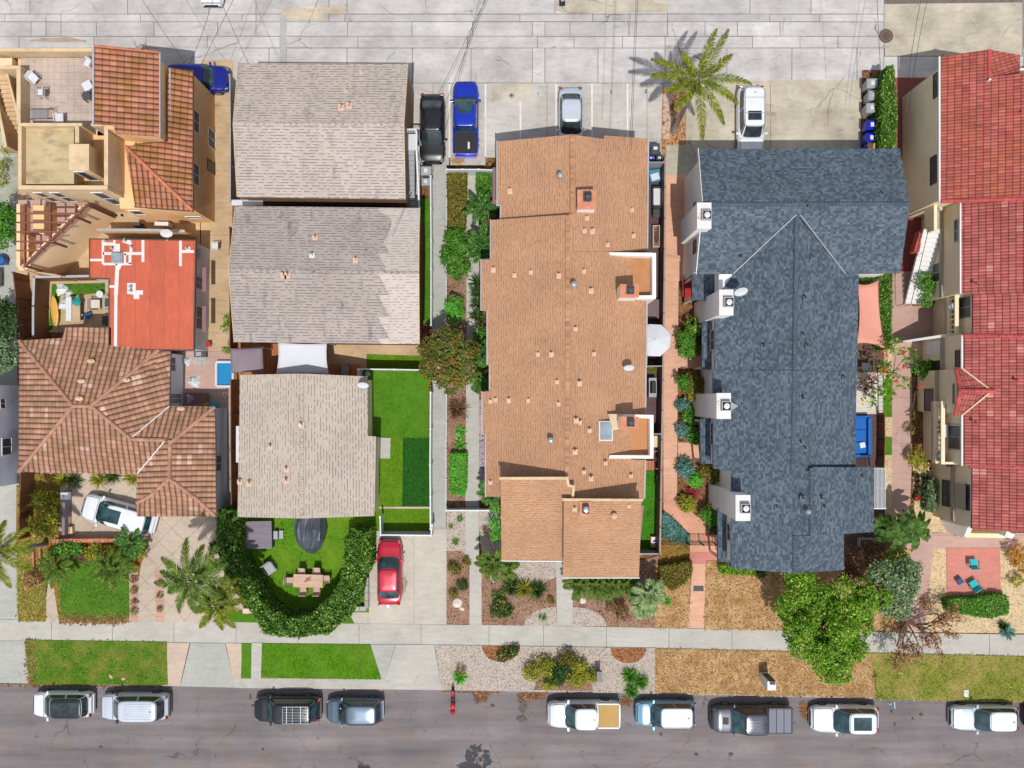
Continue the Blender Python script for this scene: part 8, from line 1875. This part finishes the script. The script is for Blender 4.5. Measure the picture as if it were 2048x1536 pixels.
table('grey picnic table behind the white sail', 690, 741, PI / 2, 1.0, .6, .7, WOOD_G, WOOD_G); [prop('bench', '%s dark wooden bench of the picnic table' % s, 'bench', x, 741, [('seat', WOOD_O, lambda m: m.box(-.32, -.4, .4, .32, .4, .45)), ('leg', WOODX, lambda m: m.box(-.25, -.3, 0, .25, .3, .4))], 0, .42, group='picnic benches') for s, x in (('left', 670), ('right', 709))]
prop('bucket', 'white bucket with green plant by the lawn fence', 'bucket', 735, 748, [('pail', WHITEP, lambda m: m.lathe([(.14, 0), (.18, .3)], (0, 0, 0), 14)), ('plant', LF_BRIGHT, lambda m: [m.tube([(0, 0, .25), (.15 * math.cos(k), .15 * math.sin(k), .5)], .02, 4, .004) for k in range(8)])], 0, .3)
# white deck and stairs of the northern shingled house
wd = thing('deck_stairs', 'white exterior deck stairs on the east side of the northern shingled house', 'stairs', P(826, 360)); m = MB()
for i in range(14): zz = 2.9 - .17 * i; m.prism(PP([(812, 300 + i * 10), (829, 300 + i * 10), (829, 310.4 + i * 10), (812, 310.4 + i * 10)], zz), zz - .12, zz)
m.build('steps', GREYP, wd); MB().prism(PP([(812, 268), (832, 268), (832, 300), (812, 300)], 3.0), 2.85, 3.0).build('landing', METAL_W, wd)
m = MB(); m.bar(P(833, 262, 3.9), P(833, 300, 3.9), .12, .08); m.bar(P(833, 300, 3.9), P(840, 448, 1.2), .12, .08); m.bar(P(812, 259, 3.9), P(833, 259, 3.9), .1, .08)
for k in range(7): x = 812 + k * 3.2; m.bar(P(x, 260, 3.9), P(x + 1, 266, 3.85), .03, .03)
for k in range(13): a = P(833 + k * .55, 300 + k * 11.4, 3.85 - k * .208); m.tube([a, a - Vector((0, 0, .9))], .025, 5)
m.build('railing', VINYL, wd)
for x, y, h in ((832, 262, 3.9), (833, 300, 3.9), (840, 446, 1.3)): q = P(x, y, h); MB().box(q.x - .06, q.y - .06, 0, q.x + .06, q.y + .06, h).build('post', VINYL, wd)
prop('awning_frame', 'white flat awning between the two northern shingled roofs', 'awning', 495, 406, [('panel', METAL_W, lambda m: m.box(-1.1, -.18, 0, 1.1, .18, .06)), ('frame', METAL, lambda m: m.tube([(-1.1, .2, .08), (1.1, .2, .08)], .03, 6))], 3.2, 0)
MB()
# deck strip east of the brown-shingled row
prop('cool_box', 'blue and white cool box on the deck strip', 'cool box', 1310, 351, [('box', m_plain('box_blue', C(60, 140, 176), .5, .05, 2, coord='obj'), lambda m: m.box(-.4, -.45, 0, .4, .45, .45)), ('towel', CLOTH_W, lambda m: m.obox((0, -.1, .47), (.6, .5, .04), .2))], 0, .45, .1)
prop('day_bed', 'white cushioned day bed with dark frame on the deck strip', 'day bed', 1314, 395, [('frame', IRON, lambda m: (m.box(-.36, -.75, .25, .36, .75, .32), m.box(-.36, .7, .3, .36, .76, .7))), ('mattress', WHITEP, lambda m: m.box(-.26, -.68, .32, .26, .66, .44))] + [('leg', IRON, lambda m, a=a, b=b: m.box(a - .03, b - .03, 0, a + .03, b + .03, .3)) for a in (-.33, .33) for b in (-.7, .7)], .02, .4)
chair('dark slatted chair on the deck strip south of the day bed', 1314, 427, -PI / 2, DGREY, IRON, .02, .6, .6, .4, .5)
prop('planter', 'long rectangular planter of dry plants on the deck strip', 'planter', 1313, 472, [('trough', m_plain('planter_cream', C(206, 196, 180), .7, .05, 2), lambda m: (m.box(-.27, -.8, 0, -.21, .8, .45), m.box(.21, -.8, 0, .27, .8, .45), m.box(-.21, -.8, 0, .21, -.74, .45), m.box(-.21, .74, 0, .21, .8, .45))), ('soil', MULCH, lambda m: m.box(-.21, -.74, 0, .21, .74, .4)), ('twigs', BARK, lambda m: [m.tube([(random.uniform(-.15, .15), random.uniform(-.65, .65), .4), (random.uniform(-.2, .2), random.uniform(-.7, .7), .6)], .012, 4) for _ in range(30)])], .02, .45)
prop('side_deck', 'mauve plank platform between the two roof decks', 'platform', 1307, 618, [('boards', m_planks('mauve_boards', C(136, 108, 112), .12, 0, .4, .1), lambda m: m.box(-.5, -.7, 0, .45, .7, .5))], .0, .5)
prop('barbecue', 'grey gas barbecue on the dark deck strip', 'barbecue', 1306, 775, [('cabinet', GREYP, lambda m: m.box(-.28, -.7, 0, .28, .7, .8)), ('hood', BLACK, lambda m: m.loft([[(-.2, -.42, z), (.2, -.42, z), (.2, .42, z), (-.2, .42, z)] if z < 1 else [(-.1, -.38, z), (.1, -.38, z), (.1, .38, z), (-.1, .38, z)] for z in (.8, .95, 1.1)])), ('handle', METAL, lambda m: m.tube([(-.28, -.3, .95), (-.28, .3, .95)], .015, 6))], .02, .9)
rosette('potted spiky plant north of the barbecue', 1304, 738, .45, LF_YG, 40, .05, name='potted_plant'); rosette('potted grey plant beside the umbrella', 1296, 728, .35, LF_GREY, 30, .04, name='potted_plant')
prop('storage_box', 'pale yellow box beside the southern roof deck', 'box', 1313, 883, [('body', m_plain('box_cream', C(230, 212, 160), .6, .05, 2, coord='obj'), lambda m: m.box(-.25, -.4, 0, .25, .4, .55)), ('lid', m_plain('lid_cream', C(236, 222, 176), .6, .05, 2, coord='obj'), lambda m: m.box(-.27, -.42, .55, .27, .42, .6))], .02, .55)
def bicycle(label, px, py, rz, mat, s=1.0):
    w = lambda x: (lambda m: m.tube([(x + .32 * s * math.cos(k * PI / 8), .03, .33 * s + .32 * s * math.sin(k * PI / 8)) for k in range(17)], .022, 5))
    return prop('bicycle', label, 'bicycle', px, py, [('wheel', TYRE, w(.5 * s)), ('wheel', TYRE, w(-.5 * s)), ('frame', mat, lambda m: (m.tube([(-.5 * s, .03, .33 * s), (-.1 * s, .03, .35 * s), (.4 * s, .03, .75 * s), (-.2 * s, .03, .75 * s), (-.5 * s, .03, .33 * s)], .025, 6), m.tube([(.4 * s, .03, .85 * s), (.5 * s, .03, .33 * s)], .022, 6))), ('handlebar', METAL, lambda m: m.tube([(.4 * s, -.22, .92 * s), (.4 * s, .28, .92 * s)], .018, 6)), ('saddle', BLACK, lambda m: m.obox((-.2 * s, .03, .85 * s), (.22, .12, .05)))], .02, .5, rz)
bicycle('red child bicycle beside the southern roof deck', 1310, 912, 1.9, REDP, .8); bicycle('dark bicycle leaning by the side turf', 1315, 948, 1.4, DGREY, .95)
prop('brick_step', 'small terracotta step at the end of the deck strip', 'step', 1300, 931, [('tiles', BRICKR, lambda m: [m.box(-.3 + .2 * i, -.35, 0, -.12 + .2 * i, .35, .15) for i in range(3)])], .02, .1)
prop('toy_box', 'yellow and blue toy box on the side turf', 'toy', 1309, 1084, [('base', YELLOWP, lambda m: m.box(-.27, -.42, 0, .27, .42, .32)), ('top', WHITEP, lambda m: m.box(-.24, -.2, .32, .24, .38, .42)), ('handle', BLUEP, lambda m: (m.tube([(-.12, 0, .45), (0, .12, .5), (.14, .1, .45), (.14, -.12, .45), (0, -.1, .48)], .05, 6)))], .02, .35)
bn = prop('bench', 'red wooden bench by the porch of the slate-roofed house', 'bench', 1374, 574, [('seat', REDP, lambda m: [m.box(-.3 + .15 * k, -.75, .42, -.19 + .15 * k, .75, .46) for k in range(4)]), ('backrest', REDP, lambda m: m.box(-.38, -.75, .5, -.34, .75, .9)), ('leg', REDP, lambda m: m.box(-.3, -.7, 0, .25, -.63, .42)), ('leg', REDP, lambda m: m.box(-.3, .63, 0, .25, .7, .42))], .01, .4)
prop('door_mat', 'dark rubber mat on the salmon front path', 'mat', 1397, 1177, [('mat', DGREY, lambda m: m.box(-.38, -.2, 0, .38, .2, .02))], .03, .02)
# east courts
prop('corner_sofa', 'bright blue corner sofa on the dark terrace', 'sofa', 1727, 872, [('seat', SOFAB, lambda m: (m.box(-.65, -1.35, 0, .25, 1.35, .4))), ('backrest', SOFAB, lambda m: m.box(.25, -1.35, 0, .5, 1.35, .75)), ('armrest', SOFAB, lambda m: m.box(-.65, -1.55, 0, .5, -1.351, .62)), ('armrest', SOFAB, lambda m: m.box(-.65, 1.351, 0, .5, 1.5, .62)), ('seat_cushion', SOFAB, lambda m: [m.box(-.6, -1.3 + .9 * k, .4, .22, -.45 + .9 * k, .5) for k in range(3)])], .02, .5, bev=.04)
prop('cushion', 'white cushion on the blue corner sofa', 'cushion', 1725, 890, [('pad', WHITEP, lambda m: m.obox((0, 0, .08), (.42, .42, .14), .2))], .52, .1, bev=.05)
prop('shower_tray', 'pale square slab with drain in the dark courtyard', 'slab', 1734, 1085, [('slab', GREYP, lambda m: m.box(-.6, -.35, 0, .6, .35, .4)), ('rim', BLACK, lambda m: [m.box(-.5 + .14 * k, -.22, .4, -.42 + .14 * k, .22, .415) for k in range(7)])], .0, .3)
prop('side_table', 'black framed grill stand beside the pale terrace', 'stand', 1733, 733, [('frame', IRON, lambda m: m.tube([(-.4, -.3, .7), (.4, -.3, .7), (.4, .3, .7), (-.4, .3, .7), (-.4, -.3, .7)], .03, 6)), ('top', DGREY, lambda m: m.box(-.36, -.26, .6, .36, .26, .66)), ('leg', IRON, lambda m: m.box(-.38, -.28, 0, -.34, -.24, .7)), ('leg', IRON, lambda m: m.box(.34, .24, 0, .38, .28, .7))], .02, .6)
chair('teal-cushioned chair, upper one on the rose patio', 1946, 1126, -1.05 + PI / 2 + PI / 2 - .5, TEAL, IRON, .05, .58, .58, .4, .5); chair('teal-cushioned chair, lower one on the rose patio', 1947, 1169, 2.1, TEAL, IRON, .05, .6, .58, .4, .5)
prop('footstool', 'small navy footstool on the rose patio', 'stool', 1920, 1162, [('cushion', NAVY, lambda m: m.obox((0, 0, .36), (.42, .42, .1))), ('frame', IRON, lambda m: m.tube([(-.2, -.2, .3), (.2, -.2, .3), (.2, .2, .3), (-.2, .2, .3), (-.2, -.2, .3)], .02, 6))] + [('leg', IRON, lambda m, a=a, b=b: m.tube([(a, b, 0), (a, b, .3)], .018, 6)) for a in (-.19, .19) for b in (-.19, .19)], .05, .35, .6)
def pot(label, px, py, r, mat, plant, g='plant pots in the dark bed'):
    t = prop('plant_pot', label, 'plant pot', px, py, [('pot', mat, lambda m: m.lathe([(r * .7, 0), (r, .3), (r, .34), (r * .86, .34), (r * .84, .28)], (0, 0, 0), 16)), ('soil', MULCH, lambda m: m.lathe([(r * .84, .24), (r * .84, .28)], (0, 0, 0), 12))], .02, .3, 0, g)
    B = [(t.location.x, t.location.y, .38, r * .75)]; crown(t, B, .07, plant, 26, name='plant'); return t
for i, (x, y, r, pl) in enumerate(((1834, 952, .24, LF_DARK), (1851, 956, .26, LF_GREY), (1838, 965, .24, LF_BROWN), (1850, 970, .26, LF_GREY), (1837, 976, .2, LF_DARK), (1849, 982, .24, LF_GREY), (1836, 987, .22, LF_OLIVE), (1849, 995, .26, LF_GREY), (1834, 996, .24, LF_RED))):
    pot('plant pot %s of the dark bed' % ('at the top left', 'at the top right', 'second down on the left', 'second down on the right', 'in the middle left', 'third down on the right', 'fourth down on the left', 'at the bottom right', 'with red flowers at the bottom left')[i], x, y, r, BLACK if i % 2 else m_plain('pot_brown', C(110, 86, 74), .7, .1, 3, coord='obj') if i == 0 else BLACK, pl)
prop('stone_urn', 'pale round urn above the plant pots', 'urn', 1861, 937, [('urn', COPING, lambda m: m.lathe([(.12, 0), (.2, .25), (.2, .4), (.14, .42), (.12, .3)], (0, 0, 0), 16)), ('soil', BLACK, lambda m: m.lathe([(.12, .3), (.12, .34)], (0, 0, 0), 12))], .02, .4)
zb_ = 3.02
prop('laundry_basket', 'blue and white box on the lower balcony', 'box', 1881, 912, [('box', m_plain('box_paleblue', C(120, 170, 206), .6, .05, 2, coord='obj'), lambda m: m.obox((0, 0, .2), (.45, .4, .4), .4)), ('lid', WHITEP, lambda m: m.obox((0, 0, .42), (.3, .26, .04), .4))], zb_, .4); table('white balcony table with patterned runner', 1889, 862, PI / 2, .9, .5, .6, WHITEP, WHITEP, zb_); prop('rug', 'tan rug on the balcony floor', 'rug', 1890, 884, [('rug', WOODX, lambda m: m.box(-.25, -.4, 0, .25, .4, .03))], zb_, .02)
prop('plant_stand', 'brown plant stand in the balcony corner', 'stand', 1890, 828, [('pot', WHITEP, lambda m: m.lathe([(.16, 0), (.22, .35), (.18, .36)], (0, .12, 0), 14)), ('plant', BARK, lambda m: [m.tube([(0, -.1, 0), (.35 * math.cos(k), -.1 + .3 * math.sin(k * 1.7), .5)], .03, 5, .008) for k in range(9)])], zb_, .4); cloth('black bags in the balcony corner', 1902, 926, .3, BLACK, zb_, h=.3, seed=21)
prop('air_unit', 'white vase-like unit on the upper balcony', 'unit', 1908, 612, [('body', WHITEP, lambda m: m.lathe([(.2, 0), (.28, .4), (.2, .7), (.24, .8)], (0, 0, 0), 14)), ('cap', WHITEP, lambda m: m.lathe([(.26, .8), (.1, .95)], (0, 0, 0), 12))], zb_, .6); prop('landing_box', 'small white box on the upper landing', 'box', 1882, 417, [('box', WHITEP, lambda m: m.obox((0, 0, .15), (.25, .25, .3), .6)), ('tape', CARD, lambda m: m.obox((0, 0, .305), (.25, .05, .012), .6))], 3.02, .2)
prop('tool_rake', 'white-handled rake lying by the bay wall', 'rake', 1826, 800, [('handle', WHITEP, lambda m: m.tube([(0, -.7, .1), (.1, .7, .4)], .02, 6)), ('head', IRON, lambda m: m.box(-.2, .68, .36, .3, .74, .42))], 0, .2)
# dishes
dish('pale blue satellite dish at the top edge of the orange-red roof', 333, 467, 3.7, .42, -1.4); dish('white satellite dish at the corner of the southern shingled roof', 726, 771, 3.9, .40, -1.57); dish('satellite dish on the east slope of the brown shingles', 1258, 736, 6.4, .36, -1.57); dish('large white satellite dish beside the second chimney', 1482, 584, 7.2, .46, -1.4)
# front: boulders, verge furniture, signs, covers
def rock(label, px, py, r, mat, seed, sx=1.0, sy=1.0, h=.5, group=None, name='boulder', cat='boulder'):
    random.seed(seed); c = P(px, py, r * .3); c.z = 0; t = thing(name, label, cat, c, random.uniform(0, 3), group); b = bmesh.new(); bmesh.ops.create_icosphere(b, subdivisions=2, radius=r)
    for v in b.verts: v.co = Vector((v.co.x * sx, v.co.y * sy, max(-.02, v.co.z * h))) * random.uniform(.86, 1.1)
    me = bpy.data.meshes.new('stone'); b.to_mesh(me); b.free(); me.materials.append(mat); o = bpy.data.objects.new('stone', me); COL.objects.link(o); o.parent = t; return t
rock('large pale boulder in the narrow mulch strip', 914, 1207, .42, ROCK, 1, 1.1, .9); rock('small pale boulder beside the large one', 924, 1218, .22, ROCK, 2, 1.3, .8); rock('pale boulder right of the central path', 1166, 1202, .28, ROCK, 3); rock('pointed white boulder under the pale palm', 1283, 1231, .34, ROCK, 4, .9, 1.2); rock('pale boulder under the palm left of the gravel', 987, 1157, .3, ROCK, 5, 1.3, .7); rock('mottled grey rock on the gravel by the front block', 976, 1038, .26, m_plain('rock_grey', C(150, 152, 158), .8, .2, 5, bump=.5), 6, 1, 1.2); rock('purple rock at the mulch edge', 909, 1110, .2, m_plain('rock_mauve', C(130, 106, 116), .8, .2, 5), 7)
for i, (x, y) in enumerate(((222, 1354), (247, 1358))): rock('%s pale stone at the kerb edge of the left verge' % ('left', 'right')[i], x, y, .2, STONE, 8 + i, .8, 1.4, group='stones on the left verge', name='stone', cat='stone')
for i in range(38):
    x = 1328 + random.Random(i).uniform(-1, 15); y = 190 + i * 2.3
    rock('pale cobble in the rock bed under the alley palm', x, y, random.Random(i + 50).uniform(.12, .22), STONE, 60 + i, group='cobbles under the alley palm', name='cobble', cat='stone')
def cyl_cover(label, px, py, r, mat, rim=None, z0=0.0, name='manhole_cover'):
    c = P(px, py, z0); t = thing(name, label, 'cover', (c.x, c.y, z0)); MB().lathe([(r, 0), (r, .012), (r * .86, .014)], (0, 0, 0), 28).build('ring', rim or mat, t, local=True)
    MB().lathe([(r * .84, .0), (r * .84, .018), (r * .56, .020)], (0, 0, 0), 28).build('plate', mat, t, local=True); MB().lathe([(r * .55, .01), (r * .54, .027), (.02, .028)], (0, 0, 0), 20).build('hub', rim or mat, t, local=True)
cyl_cover('round brown manhole cover in the alley', 1772, 72, .52, CASTIRON, m_plain('cast_iron_dark', C(92, 76, 66), .6, .1, 5), .006); cyl_cover('small round utility ring in the parking bay', 1023, 191, .17, GREYP, DGREY, .016)
prop('meter_cover', 'square concrete water meter cover at the kerb', 'cover', 599, 1362, [('frame', CONC_APRON, lambda m: m.box(-.33, -.4, 0, .33, .4, .02)), ('lid', CONC_GREY, lambda m: m.box(-.24, -.3, .02, .24, .3, .035))], .02, .02); prop('meter_cover', 'pale utility cover in the olive verge on the right', 'cover', 1932, 1387, [('frame', CONC_APRON, lambda m: m.box(-.22, -.3, 0, .22, .3, .05)), ('lid', TRIM, lambda m: m.box(-.17, -.25, .05, .17, .25, .065))], .02, .02)
prop('utility_pedestal', 'tall pale utility pedestal with dark glazed face on the dry verge', 'pedestal', 1535, 1362, [('plinth', TRIM, lambda m: m.box(-.32, -.36, 0, .32, .36, .2)), ('cabinet', TRIM, lambda m: m.box(-.3, -.34, .2, .3, .3, 1.9)), ('door', IRON, lambda m: m.box(-.16, .3, .35, .28, .34, 1.8)), ('hood', DGREY, lambda m: m.obox((.06, .2, 1.92), (.4, .26, .04)))], .0, .95)
prop('mail_post', 'dark narrow mailbox post on the gravel verge', 'mailbox', 1198, 1350, [('post', DGREY, lambda m: m.box(-.12, -.12, 0, .12, .12, .9)), ('box', m_plain('mailbox_grey', C(96, 92, 92), .5, .1, 2, coord='obj'), lambda m: m.box(-.2, -.35, .8, .2, .35, 1.15))], .0, .8)
sg = thing('street_sign', 'thin pole street sign leaning out over the kerb', 'street sign', P(1751, 1380)); b0 = P(1751, 1380); MB().tube([b0, b0 + Vector((0, 0, 2.95))], .03, 8).build('pole', METAL, sg)
MB().obox((b0.x, b0.y, 2.85), (.06, .46, .32), .1).build('sign_plate', m_plain('sign_paleblue', C(186, 214, 224), .5, .03, 2), sg); MB().obox((b0.x, b0.y, 2.55), (.42, .04, .22), .3).build('sign_plate', METAL_W, sg)
cyl_cover('small round valve box on the gravel verge', 1191, 1311, .12, TRIM, DGREY, .03); rosette('twiggy tuft on the gravel verge', 1065, 1311, .25, LF_OLIVE, 24, .03, name='grass_tuft')
# overhead cables
WZ = 8.6
CB = [([(1275, -60), (1268, 95), (1260, 290)], 0), ([(1279, -60), (1270, 100), (1263, 300)], 0), ([(1256, -60), (1248, 110), (1243, 262)], 1), ([(990, -40), (928, 90), (838, 262)], 0), ([(980, -30), (935, 95), (868, 265)], 0), ([(970, -40), (928, 110), (890, 262)], 0), ([(272, -20), (330, 70), (372, 128)], 0), ([(432, -20), (402, 82), (378, 130)], 0), ([(476, -20), (432, 70), (402, 130)], 0), ([(428, -30), (470, 70), (497, 127)], 0),
      ([(1753, -30), (1757, 80), (1763, 170)], 0), ([(1848, -30), (1822, 90), (1806, 240)], 0), ([(1862, -30), (1832, 90), (1818, 220)], 0), ([(322, -20), (300, 50)], 0)]
for i, (pts, w) in enumerate(CB[:13]):
    a, mid, b = P(*pts[0], WZ), P(*pts[1], WZ - .5), P(*pts[2], WZ - .3); path = [a.lerp(mid, k / 6).lerp(mid.lerp(b, k / 6), k / 6) for k in range(7)]
    t = thing('overhead_cable', ('dark cable crossing the alley above the empty parking bays, left of the close pair', 'dark cable crossing the alley above the empty bays, right of the close pair', 'pale cable beside the close dark pair over the bays', 'cable slanting toward the nose of the black sedan', 'middle cable of the fan above the blue pickup', 'right cable of the fan above the blue pickup', 'cable slanting down to the orange tiles from the left', 'left of two cables slanting down to the cobalt car', 'right of two cables slanting down to the cobalt car', 'cable slanting down to the northern shingled roof', 'cable over the manhole cover', 'left of two cables over the brick-red drive', 'right of two cables over the brick-red drive')[i], 'cable', a, group='overhead cables across the alley')
    MB().tube(path, .014, 5).build('wire', WIREW if w else WIREM, t)
prop('transformer_box', 'dark utility item on the concrete pad at the top edge', 'utility box', 1125, 3, [('box', BLACK, lambda m: m.box(-.22, -.2, 0, .2, .35, .4)), ('lid', GREYP, lambda m: m.obox((0, .1, .42), (.3, .3, .03), .4))], .05, .3)
# hitch cover behind the red sedan, lamp on the white sedan's wall, boxes
prop('hitch_cover', 'white covered ball behind the red sedan', 'hitch cover', 776, 1211, [('ball', WHITEP, lambda m: m.lathe([(.1, 0), (.2, .1), (.2, .3), (.1, .42)], (0, 0, 0), 14)), ('strap', BLACK, lambda m: m.box(-.12, .1, .1, .05, .28, .4))], .01, .3)
prop('electric_box', 'white box on the mauve wall beside the white sedan', 'box', 130, 992, [('box', WHITEP, lambda m: m.box(-.28, -.25, 0, .28, .25, .4)), ('dial', GREYP, lambda m: m.lathe([(.08, .4), (.08, .42)], (-.06, 0, 0), 12))], 1.0, .3)
for i, (x, y) in enumerate(((133, 1040), (137, 1061))): prop('bundle', '%s wrapped cream bundle beside the mauve wall' % ('upper', 'lower')[i], 'bundle', x, y, [('box', COPING, lambda m: m.box(-.2 - .08 * i, -.25, 0, .22 + .08 * i, .25, .45)), ('strap', BLACK, lambda m: (m.box(-.05, -.26, 0, -.01, .26, .46), m.box(.1, -.26, 0, .13, .26, .46)))], .0, .4, .1 * i, 'bundles by the mauve wall')
prop('ladder', 'black wire ladder in the grey side passage', 'ladder', 445, 985, [('rail', IRON, lambda m: m.tube([(-.2, -.9, .3), (.0, .9, .6)], .015, 5)), ('rung', IRON, lambda m: [m.tube([(-.3, -.6 + .55 * k, .35), (.25, -.6 + .55 * k, .45)], .012, 5) for k in range(3)])], 0, .4)
def paint_text(txt, px, py, size, rz):
    cu = bpy.data.curves.new('parking_number', 'FONT'); cu.body = txt; cu.size = size; cu.align_x = 'CENTER'; cu.align_y = 'CENTER'; cu.extrude = .002; cu.offset = .01
    o = bpy.data.objects.new('parking_number', cu); COL.objects.link(o); p = P(px, py, .014); o.location = p; o.rotation_euler = (0, 0, rz); cu.materials.append(DGREY); o['kind'] = 'structure'
paint_text('2', 1222, 184, .34, 0); paint_text('0', 1292, 183, .4, 0); paint_text('1', 1076, 187, .3, 0)
tp = thing('lounger_canopy', 'blue tarpaulin over a bench at the left edge', 'tarpaulin', P(8, 522)); MB().lathe([(.5, 0), (.42, .35), (.2, .5), (.02, .52)], (0, 0, .3), 12, sx=1.0, sy=.8).build('tarpaulin', CLOTH_B, tp, local=True); MB().box(-.4, -.3, 0, .4, .3, .3).build('frame', WOODX, tp, local=True)
tp = thing('hand_cart', 'grey covered cart at the left edge beside the yard fence', 'cart', P(-4, 560)); MB().box(-.5, -.6, .3, .5, .6, .8).build('body', GREYP, tp, local=True, bevel=.08); MB().box(-.52, -.62, .8, .52, .62, .84).build('cover', DGREY, tp, local=True, bevel=.02)
